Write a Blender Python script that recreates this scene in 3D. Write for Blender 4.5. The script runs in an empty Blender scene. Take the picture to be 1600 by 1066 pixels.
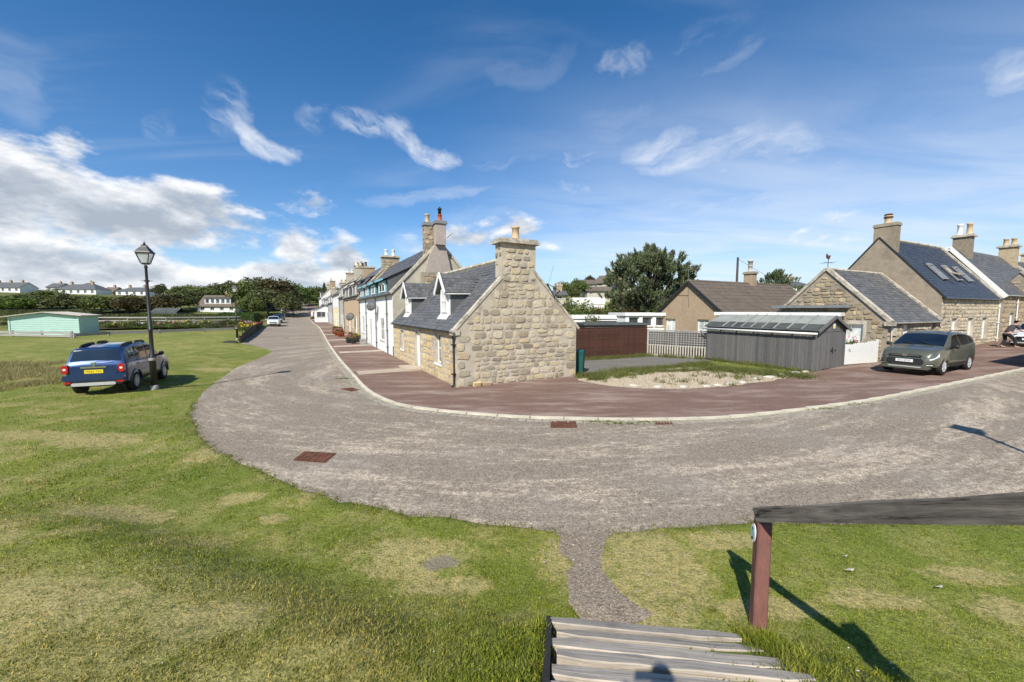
import bpy, bmesh, math, random
import numpy as np
from mathutils import Vector, Matrix, noise
from mathutils.geometry import delaunay_2d_cdt

S = bpy.context.scene
COL = S.collection
R = math.radians

# ------------------------------------------------------------------ camera, light, exposure
EYE = 2.9
PITCH = R(4.5)
cam_d = bpy.data.cameras.new("camera")
cam_d.sensor_width = 36.0
cam_d.lens = 36.0 * 610.0 / 1600.0
cam_d.clip_start = 0.05
cam_d.clip_end = 6000
cam = bpy.data.objects.new("camera", cam_d)
cam.location = (0, 0, EYE)
cam.rotation_euler = (R(90) - PITCH, 0, 0)
COL.objects.link(cam)
S.camera = cam

SUN_AZ = 20.5 + 180.0          # where the sun stands, clockwise from +Y (behind the camera, a little to its left)
SUN_EL = 43.5
sd = bpy.data.lights.new("sun", 'SUN')
sd.energy = 5.0
sd.angle = R(0.53)
sd.color = (1.0, 0.945, 0.85)
so = bpy.data.objects.new("sun", sd)
so.rotation_euler = (R(90 - SUN_EL), 0, -R(SUN_AZ) + math.pi)
sv = Vector((math.sin(R(SUN_AZ)) * math.cos(R(SUN_EL)), math.cos(R(SUN_AZ)) * math.cos(R(SUN_EL)), math.sin(R(SUN_EL))))
so.rotation_euler = sv.to_track_quat('Z', 'Y').to_euler()
COL.objects.link(so)

S.view_settings.view_transform = 'Standard'
S.view_settings.look = 'None'
S.view_settings.exposure = 0.34
S.view_settings.gamma = 1
world_map = 512
S.view_settings.use_curve_mapping = False
S.render.engine = 'CYCLES'
S.cycles.max_bounces = 5
S.cycles.transparent_max_bounces = 6
S.cycles.use_adaptive_sampling = True
S.cycles.adaptive_threshold = 0.025
S.cycles.use_denoising = True


# ------------------------------------------------------------------ world
class NT:
    """small helper for node trees"""
    def __init__(s, tree):
        s.t = tree; s.n = tree.nodes; s.l = tree.links

    def N(s, typ, **kw):
        n = s.n.new(typ)
        for k, v in kw.items():
            if k.startswith('i_'):
                key = k[2:]
                key = int(key) if key.isdigit() else key.replace('_', ' ')
                if hasattr(v, 'links') or isinstance(v, bpy.types.NodeSocket):
                    s.l.new(v, n.inputs[key])
                else:
                    n.inputs[key].default_value = v
            else:
                setattr(n, k, v)
        return n

    def m(s, op, a, b=None, c=None, clamp=False):
        n = s.n.new('ShaderNodeMath'); n.operation = op; n.use_clamp = clamp
        for i, v in enumerate((a, b, c)):
            if v is None: continue
            if isinstance(v, bpy.types.NodeSocket): s.l.new(v, n.inputs[i])
            else: n.inputs[i].default_value = v
        return n.outputs[0]

    def ramp(s, fac, stops, interp='LINEAR'):
        n = s.n.new('ShaderNodeValToRGB'); n.color_ramp.interpolation = interp
        e = n.color_ramp.elements
        e[0].position, e[0].color = stops[0][0], _c4(stops[0][1])
        e[1].position, e[1].color = stops[-1][0], _c4(stops[-1][1])
        for p, c in stops[1:-1]:
            x = e.new(p); x.color = _c4(c)
        s.l.new(fac, n.inputs[0])
        return n.outputs[0]

    def mix(s, fac, a, b, blend='MIX'):
        n = s.n.new('ShaderNodeMix'); n.data_type = 'RGBA'; n.blend_type = blend
        for i, v in ((0, fac), (6, a), (7, b)):
            if isinstance(v, bpy.types.NodeSocket): s.l.new(v, n.inputs[i])
            else: n.inputs[i].default_value = v if i == 0 else _c4(v)
        return n.outputs[2]

    def noise(s, vec, scale, detail=4, rough=.55, dist=0.0, out=0):
        n = s.n.new('ShaderNodeTexNoise')
        n.inputs['Scale'].default_value = scale; n.inputs['Detail'].default_value = detail
        n.inputs['Roughness'].default_value = rough; n.inputs['Distortion'].default_value = dist
        if vec is not None: s.l.new(vec, n.inputs['Vector'])
        return n.outputs[out]

    def mapr(s, v, a, b, c=0.0, d=1.0, smooth=False):
        n = s.n.new('ShaderNodeMapRange')
        if smooth: n.interpolation_type = 'SMOOTHSTEP'
        s.l.new(v, n.inputs[0])
        for i, x in enumerate((a, b, c, d)): n.inputs[i + 1].default_value = x
        return n.outputs[0]

    def vec(s, x, y, z=0.0):
        n = s.n.new('ShaderNodeCombineXYZ')
        for i, v in enumerate((x, y, z)):
            if isinstance(v, bpy.types.NodeSocket): s.l.new(v, n.inputs[i])
            else: n.inputs[i].default_value = v
        return n.outputs[0]


def _c4(c):
    if isinstance(c, (int, float)): return (c, c, c, 1)
    return tuple(c) if len(c) == 4 else (c[0], c[1], c[2], 1)


def ray(px, py):
    x = (px - 800) / 610.0; y = -(py - 533) / 610.0
    c, s = math.cos(PITCH), math.sin(PITCH)
    return np.array([x, c + y * s, -s + y * c])


world = bpy.data.worlds.new("World")
S.world = world
world.use_nodes = True
W_ = NT(world.node_tree)
W_.n.clear()
sky = W_.N('ShaderNodeTexSky', sky_type='NISHITA', sun_disc=False, sun_elevation=R(SUN_EL), sun_rotation=R(SUN_AZ),
           altitude=0.0, air_density=1.0, dust_density=0.25, ozone_density=3.0)
tc = W_.N('ShaderNodeTexCoord')
sep = W_.N('ShaderNodeSeparateXYZ', i_0=tc.outputs['Generated'])
X_, Y_, Z_ = sep.outputs
az = W_.m('ARCTAN2', X_, Y_)
el = W_.m('ARCSINE', Z_)
AE = W_.vec(az, el)
# high thin cloud: noise on a plane far above, stretched by the wind
zc = W_.m('MAXIMUM', Z_, 0.03)
zc = W_.m('ADD', zc, 0.12)
PL = W_.vec(W_.m('DIVIDE', X_, zc), W_.m('DIVIDE', Y_, zc))
mp = W_.N('ShaderNodeMapping'); W_.l.new(PL, mp.inputs[0])
mp.inputs['Rotation'].default_value = (0, 0, R(22)); mp.inputs['Scale'].default_value = (0.42, 1.5, 1)
wisp = W_.noise(mp.outputs[0], 1.3, 7, .58, .9)
warm = W_.noise(PL, 0.55, 3, .5, .3)
cir = W_.m('MULTIPLY', W_.mapr(wisp, .42, .78, 0, 1, True), W_.mapr(warm, .36, .66, 0, 1, True))
cir = W_.m('MULTIPLY', cir, W_.mapr(el, R(2), R(50), .42, .07))
veil = W_.m('MULTIPLY', W_.mapr(el, R(2), R(36), 1.0, 0, True), W_.mapr(az, R(-14), R(18), 0.06, .72, True))
veil = W_.m('MULTIPLY', veil, W_.mapr(wisp, .3, .7, .3, 1.0))


def dir_ae(px, py):
    r = ray(px, py); r = r / np.linalg.norm(r)
    return math.atan2(r[0], r[1]), math.asin(r[2])


dist_v = W_.noise(AE, 9.0, 4, .6, 0, 1)
dsep = W_.N('ShaderNodeSeparateXYZ', i_0=dist_v)
azd = W_.m('ADD', az, W_.m('MULTIPLY', W_.m('SUBTRACT', dsep.outputs[0], .5), .10))
eld = W_.m('ADD', el, W_.m('MULTIPLY', W_.m('SUBTRACT', dsep.outputs[1], .5), .06))


def field(deg, stretch, k, seed):
    c_, s_ = math.cos(R(deg)), math.sin(R(deg))
    u = W_.m('ADD', W_.m('MULTIPLY', azd, c_), W_.m('MULTIPLY', eld, s_)); v = W_.m('SUBTRACT', W_.m('MULTIPLY', eld, c_), W_.m('MULTIPLY', azd, s_))
    return W_.noise(W_.vec(W_.m('MULTIPLY', u, stretch), v, seed), k, 5, .62, .4)


FIELDS = (field(-24, .38, 30, 1.0), field(8, .28, 11, 2.0))


def streak(p0, p1, width, amt, k=26.0, stretch=.3, lo=.36, hi=.62, bend=0.0):
    """one cloud streak between two directions of the sky"""
    a0, e0 = dir_ae(*p0); a1, e1 = dir_ae(*p1)
    ca, ce = (a0 + a1) / 2, (e0 + e1) / 2
    L = math.hypot(a1 - a0, e1 - e0) / 2; th = math.atan2(e1 - e0, a1 - a0)
    dx = W_.m('SUBTRACT', azd, ca); dy = W_.m('SUBTRACT', eld, ce)
    u = W_.m('ADD', W_.m('MULTIPLY', dx, math.cos(th)), W_.m('MULTIPLY', dy, math.sin(th)))
    v = W_.m('SUBTRACT', W_.m('MULTIPLY', dy, math.cos(th)), W_.m('MULTIPLY', dx, math.sin(th)))
    un = W_.m('DIVIDE', u, L)
    if bend:
        v = W_.m('SUBTRACT', v, W_.m('MULTIPLY', W_.m('SUBTRACT', 1.0, W_.m('MULTIPLY', un, un)), bend))
    r2 = W_.m('ADD', W_.m('POWER', W_.m('ABSOLUTE', un), 2.6), W_.m('POWER', W_.m('ABSOLUTE', W_.m('DIVIDE', v, width)), 2.0))
    fall = W_.m('POWER', W_.mapr(r2, 0.0, 1.9, 1, 0, True), 1.5)
    nz = FIELDS[0] if k > 15 else FIELDS[1]
    t = W_.m('MULTIPLY', fall, W_.mapr(nz, lo - .06, hi + .08, 0, 1, True))
    return W_.m('MULTIPLY', t, amt)


thin = cir
for args in [((316, 140), (384, 186), .050, .42, 34, .5, .38, .66), ((352, 172), (472, 242), .020, .85, 22, .25, .25, .6, -.022),
             ((470, 168), (520, 190), .03, .3, 30, .5, .4, .66), ((515, 182), (640, 200), .028, .6, 24, .4, .38, .64), ((600, 192), (722, 256), .020, .75, 22, .3, .32, .6, -.012),
             ((735, 85), (905, 62), .030, .13, 14, .25, .3, .66, -.05), ((925, 96), (1032, 88), .030, .3, 24, .6, .4, .66), ((1035, 105), (1190, 50), .045, .38, 14, .3, .36, .68),
             ((1500, 122), (1680, 92), .030, .75, 14, .3, .3, .6), ((1510, 175), (1720, 140), .028, .4, 10, .25, .3, .66),
             ((960, 242), (1300, 226), .055, .85, 9, .22, .22, .58), ((880, 240), (940, 250), .02, .4, 26), ((868, 282), (930, 292), .018, .45, 24),
             ((-40, 95), (85, 135), .06, .3, 14, .5, .36, .66), ((225, 190), (275, 215), .035, .2, 20, .6, .36, .7),
             ((560, 312), (770, 292), .016, .45, 12, .25, .3, .66), ((730, 255), (870, 240), .012, .3, 12, .25, .3, .66), ((1300, 205), (1640, 185), .05, .22, 7, .3, .3, .7),
             ((960, 300), (1620, 330), .11, .5, 6, .25, .22, .6), ((880, 200), (1500, 260), .10, .3, 6, .25, .25, .62), ((680, 345), (1100, 385), .07, .4, 7, .25, .3, .7), ((600, 380), (800, 400), .05, .4, 10, .3, .3, .7)]:
    thin = W_.m('MAXIMUM', thin, streak(*args))
thin = W_.m('MAXIMUM', thin, veil)
thin = W_.m('MINIMUM', thin, 1.0)

# heaped cloud: low over the land, thickest to the left
def heap(dy):
    v = W_.vec(W_.m('MULTIPLY', az, .7), W_.m('ADD', W_.m('MULTIPLY', el, 1.35), dy), 3.3)
    return W_.m('ADD', W_.m('MULTIPLY', W_.noise(v, 5.5, 7, .58, .15), .62), W_.m('MULTIPLY', W_.noise(v, 17, 5, .6, .1), .38))


cn = heap(0.0); cn2 = heap(.03)


def blob(p0, p1, h, k=1.0):
    a0, e0 = dir_ae(*p0); a1, e1 = dir_ae(*p1)
    ca, ce = (a0 + a1) / 2, (e0 + e1) / 2
    L = abs(a1 - a0) / 2
    dx = W_.m('DIVIDE', W_.m('SUBTRACT', az, ca), L); dy = W_.m('DIVIDE', W_.m('SUBTRACT', el, ce), h)
    d = W_.m('SQRT', W_.m('ADD', W_.m('MULTIPLY', dx, dx), W_.m('MULTIPLY', dy, dy)))
    return W_.m('MULTIPLY', W_.m('SUBTRACT', 1.0, d), k)


cum = None
for b in [((-330, 290), (150, 300), .112), ((-60, 350), (425, 345), .075), ((405, 384), (505, 384), .05, .6), ((-700, 420), (520, 428), .07),
          ((240, 430), (590, 430), .038), ((445, 317), (530, 317), .028, .45), ((765, 357), (855, 357), .03, .4), ((495, 412), (585, 412), .045), ((690, 378), (790, 372), .022, .35),
          ((60, 215), (150, 235), .03, .3), ((1900, 400), (3300, 400), .05)]:
    x = blob(*b)
    cum = x if cum is None else W_.m('MAXIMUM', cum, x)
back = W_.m('SUBTRACT', W_.mapr(W_.m('ABSOLUTE', az), R(75), R(120), 0, .9, True), W_.m('DIVIDE', W_.m('ABSOLUTE', W_.m('SUBTRACT', el, R(9))), R(9)))
cum = W_.m('MAXIMUM', W_.m('MAXIMUM', cum, back), -1.0)
dens = W_.m('ADD', W_.m('MULTIPLY', cum, .5), W_.m('MULTIPLY', W_.m('SUBTRACT', cn, .5), 1.7))
cmask = W_.mapr(dens, .0, .24, 0, .97, True)
# light tops, grey undersides: less cloud above a point means more light reaches it
lit = W_.m('ADD', W_.m('MULTIPLY', W_.m('SUBTRACT', cn, cn2), 5.0), W_.mapr(dens, .04, .6, .66, .2))
lit = W_.m('ADD', lit, W_.mapr(el, R(3), R(19), .14, -.08))
ccol = W_.ramp(lit, [(0.0, (4.0, 4.5, 5.3)), (.3, (5.0, 5.5, 6.2)), (.62, (6.9, 7.2, 7.7)), (.95, (9.2, 9.3, 9.5))])
hs = W_.N('ShaderNodeHueSaturation'); hs.inputs['Saturation'].default_value = 1.18; hs.inputs['Value'].default_value = 1.2
W_.l.new(sky.outputs[0], hs.inputs['Color'])
tint = W_.ramp(W_.mapr(el, R(0), R(60)), [(0, (.80, .95, 1.10)), (.12, (.78, .93, 1.08)), (.45, (.56, .90, 1.05)), (1, (.36, .84, .98))])
skyc = W_.mix(1.0, hs.outputs[0], tint, 'MULTIPLY')
skyc = W_.mix(W_.mapr(el, R(1), R(11), .8, 0, True), skyc, (4.6, 6.9, 9.0))
c1 = W_.mix(thin, skyc, (8.3, 8.7, 9.3))
c2 = W_.mix(cmask, c1, ccol)
bg = W_.N('ShaderNodeBackground'); bg.inputs['Strength'].default_value = 0.088
W_.l.new(c2, bg.inputs['Color'])
world.cycles.sampling_method = 'MANUAL'; world.cycles.sample_map_resolution = world_map
wo = W_.N('ShaderNodeOutputWorld'); W_.l.new(bg.outputs[0], wo.inputs[0])


# ------------------------------------------------------------------ materials
def newmat(name):
    m = bpy.data.materials.new(name); m.use_nodes = True
    t = NT(m.node_tree); t.n.clear()
    o = t.n.new('ShaderNodeOutputMaterial')
    p = t.n.new('ShaderNodeBsdfPrincipled')
    t.l.new(p.outputs[0], o.inputs[0])
    return m, t, p, o


def rnd_piece(t):
    """a random number for each separate piece, whether object or island"""
    g = t.n.new('ShaderNodeNewGeometry'); oi = t.n.new('ShaderNodeObjectInfo')
    return t.m('FRACT', t.m('ADD', g.outputs['Random Per Island'], oi.outputs['Random']))


def worldpos(t):
    g = t.n.new('ShaderNodeNewGeometry'); return g.outputs['Position']


def mk(name, c1, c2=None, scale=3.0, rough=.85, bump=0.0, bscale=40.0, metal=0.0, vary=None, spots=None, spec=.3, coat=0.0, detail=5,
       stretch=None, c3=None, c3scale=.6, c3amt=.5, coords='Object', bdist=.01):
    m, t, p, o = newmat(name)
    if coords == 'World': co = worldpos(t)
    else:
        tcn = t.n.new('ShaderNodeTexCoord'); co = tcn.outputs[coords]
    if stretch:
        mpn = t.n.new('ShaderNodeMapping'); t.l.new(co, mpn.inputs[0]); mpn.inputs['Scale'].default_value = stretch; co = mpn.outputs[0]
    col = None
    if c2 is None: c2 = tuple(x * .82 for x in c1)
    nz = t.noise(co, scale, detail, .6)
    col = t.mix(t.mapr(nz, .3, .7), c1, c2)
    if c3 is not None:
        n3 = t.noise(co, c3scale, 4, .6)
        col = t.mix(t.m('MULTIPLY', t.mapr(n3, .45, .65, 0, 1, True), c3amt), col, c3)
    if vary is not None:
        r = rnd_piece(t)
        vc = t.ramp(r, [(i / (len(vary) - 1), c) for i, c in enumerate(vary)])
        col = t.mix(1.0, col, vc, 'MULTIPLY')
    t.l.new(col, p.inputs['Base Color'])
    p.inputs['Roughness'].default_value = rough; p.inputs['Metallic'].default_value = metal
    p.inputs['Specular IOR Level'].default_value = spec
    if coat: p.inputs['Coat Weight'].default_value = coat; p.inputs['Coat Roughness'].default_value = .04
    if bump:
        bn = t.n.new('ShaderNodeBump'); bn.inputs['Strength'].default_value = bump; bn.inputs['Distance'].default_value = bdist
        t.l.new(t.noise(co, bscale, 5, .65), bn.inputs['Height']); t.l.new(bn.outputs[0], p.inputs['Normal'])
    return m


MAT = {}
MAT['stone_pale'] = mk('stone_pale', (.64, .575, .455), (.4, .355, .28), 7, .92, .9, 26, spec=.15,
                       vary=[(.5, .48, .45), (1.05, .99, .85), (.82, .81, .8), (1.12, 1.08, .98), (1.1, .98, .74), (.66, .64, .62), (1.18, 1.14, 1.06), (.95, .94, .9)], bdist=.03)
MAT['stone_yellow'] = mk('stone_yellow', (.66, .56, .39), (.5, .42, .28), 6, .92, .8, 26, spec=.15,
                         vary=[(.9, .85, .75), (1.05, .95, .74), (1.1, 1.02, .8), (.8, .72, .56), (1.1, 1.05, .9)], bdist=.025)
MAT['stone_brown'] = mk('stone_brown', (.5, .425, .325), (.33, .28, .21), 6, .92, .9, 22, spec=.15,
                        vary=[(.6, .6, .6), (1.0, .9, .75), (.8, .78, .74), (1.45, 1.3, 1.05), (.7, .62, .5), (1.1, 1.0, .85)], bdist=.03)
MAT['mortar'] = mk('mortar', (.52, .46, .37), (.41, .36, .285), 2.2, .95, .7, 60, spec=.1, c3=(.27, .225, .165), c3scale=1.1, c3amt=.5, bdist=.012)
MAT['mortar_grey'] = mk('mortar_grey', (.38, .33, .255), (.27, .235, .18), 2.2, .95, .7, 60, spec=.1, c3=(.15, .13, .1), c3scale=.8, c3amt=.6, bdist=.012)
MAT['coping'] = mk('coping', (.56, .51, .42), (.38, .345, .28), 5, .95, .6, 40, spec=.1, c3=(.18, .16, .12), c3scale=2.5, c3amt=.6)
MAT['slate'] = mk('slate', (.118, .12, .124), (.078, .08, .084), 5, .55, .4, 60, spec=.4, c3=(.16, .16, .15), c3scale=1.3, c3amt=.35,
                  vary=[(.7, .72, .75), (1.15, 1.12, 1.1), (.9, .92, 1.0), (1.35, 1.3, 1.2), (.8, .8, .8)])
MAT['slate_plane'] = mk('slate_plane', (.12, .123, .127), (.082, .085, .09), 3.0, .6, .5, 14, spec=.4, stretch=(1, 3, 3), c3=(.12, .12, .11), c3scale=.7, c3amt=.4)
MAT['slate_blue'] = mk('slate_blue', (.045, .055, .075), (.032, .04, .055), 3, .5, .3, 60, spec=.4,
                       vary=[(.8, .82, .85), (1.1, 1.1, 1.1), (.95, .95, 1.0), (1.25, 1.2, 1.15)])
MAT['tile_brown'] = mk('tile_brown', (.155, .125, .1), (.105, .088, .072), 6, .85, .4, 40, spec=.2, vary=[(.85, .85, .85), (1.1, 1.08, 1.05), (.95, .95, .95)],
                       c3=(.21, .19, .16), c3scale=1.2, c3amt=.35)
MAT['harl_cream'] = mk('harl_cream', (.5, .47, .38), (.4, .37, .29), 3, .95, .6, 90, spec=.1, c3=(.3, .28, .22), c3scale=.8, c3amt=.5)
MAT['harl_brown'] = mk('harl_brown', (.35, .29, .22), (.27, .225, .17), 4, .95, .9, 60, spec=.1, c3=(.16, .135, .1), c3scale=.7, c3amt=.45)
MAT['harl_tan'] = mk('harl_tan', (.42, .32, .22), (.34, .255, .17), 4, .95, .8, 50, spec=.1, c3=(.28, .22, .16), c3scale=.7, c3amt=.4)
MAT['harl_pink'] = mk('harl_pink', (.42, .36, .32), (.34, .29, .26), 4, .95, .8, 70, spec=.1)
MAT['white_wall'] = mk('white_wall', (.78, .78, .76), (.72, .72, .7), 2, .9, .2, 60, spec=.15, c3=(.55, .55, .52), c3scale=.6, c3amt=.3)
MAT['yellow_wall'] = mk('yellow_wall', (.72, .64, .4), (.66, .58, .36), 2, .9, .2, 60, spec=.15)
MAT['tan_wall'] = mk('tan_wall', (.5, .38, .25), (.42, .32, .21), 2, .9, .3, 60, spec=.15)
MAT['grey_wall'] = mk('grey_wall', (.42, .41, .39), (.36, .35, .33), 2, .9, .3, 60, spec=.15)
MAT['white_paint'] = mk('white_paint', (.8, .8, .78), (.72, .72, .69), 8, .5, .1, 60, spec=.4)
MAT['cream_paint'] = mk('cream_paint', (.54, .5, .42), (.4, .37, .31), 8, .6, .1, 60)
MAT['blue_paint'] = mk('blue_paint', (.2, .52, .62), (.16, .45, .56), 3, .6, .1, 60)
MAT['black_iron'] = mk('black_iron', (.018, .019, .02), (.03, .03, .03), 20, .45, .2, 120, spec=.5)
MAT['lead'] = mk('lead', (.25, .26, .27), (.17, .18, .19), 5, .6, .2, 30)
MAT['pot_clay'] = mk('pot_clay', (.58, .43, .25), (.45, .33, .2), 6, .85, .3, 60)
MAT['pot_red'] = mk('pot_red', (.5, .12, .05), (.4, .1, .05), 6, .8, .2, 60)
MAT['glass'] = None
MAT['wood_brown'] = mk('wood_brown', (.085, .038, .026), (.055, .026, .018), 5, .85, .4, 30, stretch=(1, 1, 6), vary=[(.8, .8, .8), (1.15, 1.1, 1.05), (1, 1, 1)])
MAT['wood_grey'] = mk('wood_grey', (.15, .145, .14), (.1, .1, .1), 5, .9, .6, 26, stretch=(6, 6, .7), vary=[(.75, .76, .8), (1.25, 1.22, 1.2), (.95, .95, .95), (1.1, 1.08, 1.05)])
MAT['wood_silver'] = mk('wood_silver', (.36, .35, .335), (.24, .232, .22), 5, .9, .5, 26, stretch=(1, 1, 4), vary=[(.75, .75, .75), (1.1, 1.08, 1.05), (.95, .95, .95)])
MAT['green_bin'] = mk('green_bin', (.015, .1, .085), (.012, .085, .07), 8, .5, .1, 50, spec=.4)
MAT['black_plastic'] = mk('black_plastic', (.02, .02, .02), (.03, .03, .03), 8, .6, .1, 50)
MAT['grey_plastic'] = mk('grey_plastic', (.13, .13, .13), (.1, .1, .1), 8, .6, .1, 50)
MAT['chrome'] = mk('chrome', (.75, .75, .75), (.7, .7, .7), 8, .18, 0, metal=1.0)
MAT['alloy'] = mk('alloy', (.62, .62, .64), (.55, .55, .56), 8, .3, 0, metal=.35, spec=.6)
MAT['tyre'] = mk('tyre', (.02, .02, .02), (.028, .027, .026), 30, .85, .3, 80)
MAT['red_lamp'] = mk('red_lamp', (.45, .01, .012), (.38, .01, .01), 8, .15, 0, coat=1.0)
MAT['clear_lamp'] = mk('clear_lamp', (.72, .74, .76), (.5, .52, .55), 40, .12, 0, coat=1.0)
MAT['amber_lamp'] = mk('amber_lamp', (.7, .5, .4), (.6, .4, .3), 40, .2, 0, coat=1.0)
MAT['mint_paint'] = mk('mint_paint', (.48, .68, .6), (.41, .61, .53), 2, .8, .1, 30)
MAT['roof_sheet'] = mk('roof_sheet', (.3, .315, .285), (.22, .23, .21), 2.5, .7, .1, 30)
MAT['felt_pale'] = mk('felt_pale', (.62, .56, .48), (.5, .45, .38), 3, .9, .3, 40)
MAT['felt_dark'] = mk('felt_dark', (.09, .1, .1), (.07, .075, .08), 3, .9, .3, 40, c3=(.14, .15, .15), c3scale=1.0)
MAT['rust'] = mk('rust', (.13, .05, .028), (.08, .035, .022), 30, .85, .6, 60, c3=(.2, .09, .05), c3scale=6)
MAT['kerb'] = mk('kerb', (.66, .61, .5), (.5, .46, .37), 12, .95, .5, 70, vary=[(.9, .9, .9), (1.08, 1.07, 1.03), (.98, .97, .94)], c3=(.2, .19, .13), c3scale=2, c3amt=.4)
MAT['sett'] = mk('sett', (.4, .365, .3), (.28, .26, .21), 12, .95, .5, 70, vary=[(.8, .8, .8), (1.1, 1.08, 1.05), (.98, .97, .94)], c3=(.15, .14, .1), c3scale=2, c3amt=.5)
MAT['slab'] = mk('slab', (.5, .42, .33), (.42, .35, .27), 6, .95, .4, 70, vary=[(.9, .9, .9), (1.05, 1.04, 1.03), (.98, .97, .95)])
MAT['concrete'] = mk('concrete', (.36, .34, .3), (.26, .25, .22), 5, .95, .5, 50)
MAT['pebble'] = mk('pebble', (.46, .4, .315), (.36, .31, .24), 12, .95, .3, 50, vary=[(.6, .56, .52), (1.1, 1.08, 1.02), (1.2, 1.15, 1.1), (.85, .8, .72), (1, .95, .9)])
MAT['path_chip'] = mk('path_chip', (.3, .26, .21), (.22, .19, .15), 12, .95, 0, 50, vary=[(.6, .56, .52), (1.1, 1.08, 1.02), (1.5, 1.45, 1.4), (.85, .8, .72)])
MAT['white_stone'] = mk('white_stone', (.58, .54, .46), (.4, .37, .31), 6, .9, .6, 30)
MAT['bark'] = mk('bark', (.11, .09, .07), (.06, .05, .04), 6, .95, .8, 30, stretch=(1, 1, .3))
MAT['terracotta'] = mk('terracotta', (.38, .15, .08), (.3, .12, .07), 8, .85, .2, 40)
MAT['skin'] = mk('skin', (.5, .3, .22), (.46, .27, .2), 8, .55, 0)
MAT['shirt_grey'] = mk('shirt_grey', (.07, .06, .07), (.05, .045, .05), 8, .9, .2, 60)
MAT['trousers_dark'] = mk('trousers_dark', (.025, .027, .03), (.018, .02, .022), 8, .9, .2, 60)
MAT['jacket_blue'] = mk('jacket_blue', (.05, .07, .12), (.04, .055, .1), 8, .9, .2, 60)
MAT['shoe_tan'] = mk('shoe_tan', (.35, .24, .16), (.3, .2, .14), 8, .8, 0)
MAT['hair_dark'] = mk('hair_dark', (.02, .016, .013), (.03, .024, .02), 30, .7, .3, 90)
MAT['plate_yellow'] = mk('plate_yellow', (.85, .66, .03), (.82, .63, .03), 3, .35, 0)
MAT['plate_white'] = mk('plate_white', (.8, .8, .78), (.78, .78, .76), 3, .35, 0)
MAT['ink'] = mk('ink', (.012, .012, .012), (.01, .01, .01), 3, .5, 0)
MAT['badge_blue'] = mk('badge_blue', (.3, .46, .5), (.5, .6, .62), 14, .35, 0)
MAT['paint_maroon'] = mk('paint_maroon', (.3, .14, .115), (.22, .105, .09), 7, .7, .35, 26, stretch=(1, 1, .25), c3=(.12, .05, .045), c3scale=8, c3amt=.8)
MAT['fence_net'] = mk('fence_net', (.03, .027, .025), (.05, .045, .04), 9, .9, .4, 30)
MAT['red_flower'] = mk('red_flower', (.5, .02, .04), (.55, .08, .12), 20, .7, 0)
MAT['pink_flower'] = mk('pink_flower', (.7, .2, .3), (.75, .45, .5), 20, .7, 0)
MAT['yellow_flower'] = mk('yellow_flower', (.7, .5, .03), (.7, .55, .1), 20, .7, 0)
MAT['white_flower'] = mk('white_flower', (.75, .7, .68), (.7, .6, .6), 20, .7, 0)
MAT['orange_pot'] = mk('orange_pot', (.55, .16, .06), (.5, .14, .05), 20, .7, 0)


def mk_glass(name, c, rough=.04):
    m, t, p, o = newmat(name)
    tcn = t.n.new('ShaderNodeTexCoord')
    nz = t.noise(tcn.outputs['Object'], 1.7, 2, .5)
    t.l.new(t.mix(t.mapr(nz, .35, .65), c, tuple(x * 1.9 for x in c)), p.inputs['Base Color'])
    p.inputs['Roughness'].default_value = rough; p.inputs['Specular IOR Level'].default_value = .8
    p.inputs['Coat Weight'].default_value = 1.0; p.inputs['Coat Roughness'].default_value = .02
    return m


MAT['glass'] = mk_glass('glass', (.035, .04, .045))
MAT['car_glass'] = mk_glass('car_glass', (.006, .007, .009))
MAT['net_curtain'] = mk_glass('net_curtain', (.42, .44, .43), .25)
MAT['skylight_glass'] = mk_glass('skylight_glass', (.16, .19, .22), .08)
MAT['lantern_glass'] = mk_glass('lantern_glass', (.3, .33, .34), .2)
MAT['greenhouse_glass'] = mk('greenhouse_glass', (.1, .11, .1), (.045, .05, .048), 1.2, .75, 0, spec=.2)


def mk_carpaint(name, c):
    m, t, p, o = newmat(name)
    p.inputs['Base Color'].default_value = _c4(c)
    p.inputs['Metallic'].default_value = .45; p.inputs['Roughness'].default_value = .34
    p.inputs['Coat Weight'].default_value = 1.0; p.inputs['Coat Roughness'].default_value = .04
    tcn = t.n.new('ShaderNodeTexCoord')
    nz = t.noise(tcn.outputs['Object'], 2.5, 4, .6)
    t.l.new(t.mix(t.mapr(nz, .4, .75), c, tuple(x * .7 + .02 for x in c)), p.inputs['Base Color'])
    return m


MAT['car_blue'] = mk_carpaint('car_blue', (.008, .038, .135))
MAT['car_olive'] = mk_carpaint('car_olive', (.135, .138, .1))
MAT['car_white'] = mk_carpaint('car_white', (.72, .74, .76)); MAT['car_white'].node_tree.nodes['Principled BSDF'].inputs['Metallic'].default_value = 0
MAT['car_black'] = mk_carpaint('car_black', (.015, .016, .02))
MAT['car_grey'] = mk_carpaint('car_grey', (.06, .065, .075))


def mk_leaf(name, a, b, c, trans=.25, rough=.6):
    m, t, p, o = newmat(name)
    r = rnd_piece(t)
    col = t.ramp(r, [(0, a), (.5, b), (1, c)])
    nz = t.noise(worldpos(t), .35, 3, .6)
    col = t.mix(t.mapr(nz, .35, .7, 0, .4), col, tuple(x * .6 for x in a))
    t.l.new(col, p.inputs['Base Color']); p.inputs['Roughness'].default_value = rough
    p.inputs['Specular IOR Level'].default_value = .25
    tr = t.n.new('ShaderNodeBsdfTranslucent'); t.l.new(col, tr.inputs[0])
    mx = t.n.new('ShaderNodeMixShader'); mx.inputs[0].default_value = trans
    t.l.new(p.outputs[0], mx.inputs[1]); t.l.new(tr.outputs[0], mx.inputs[2]); t.l.new(mx.outputs[0], o.inputs[0])
    return m


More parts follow.
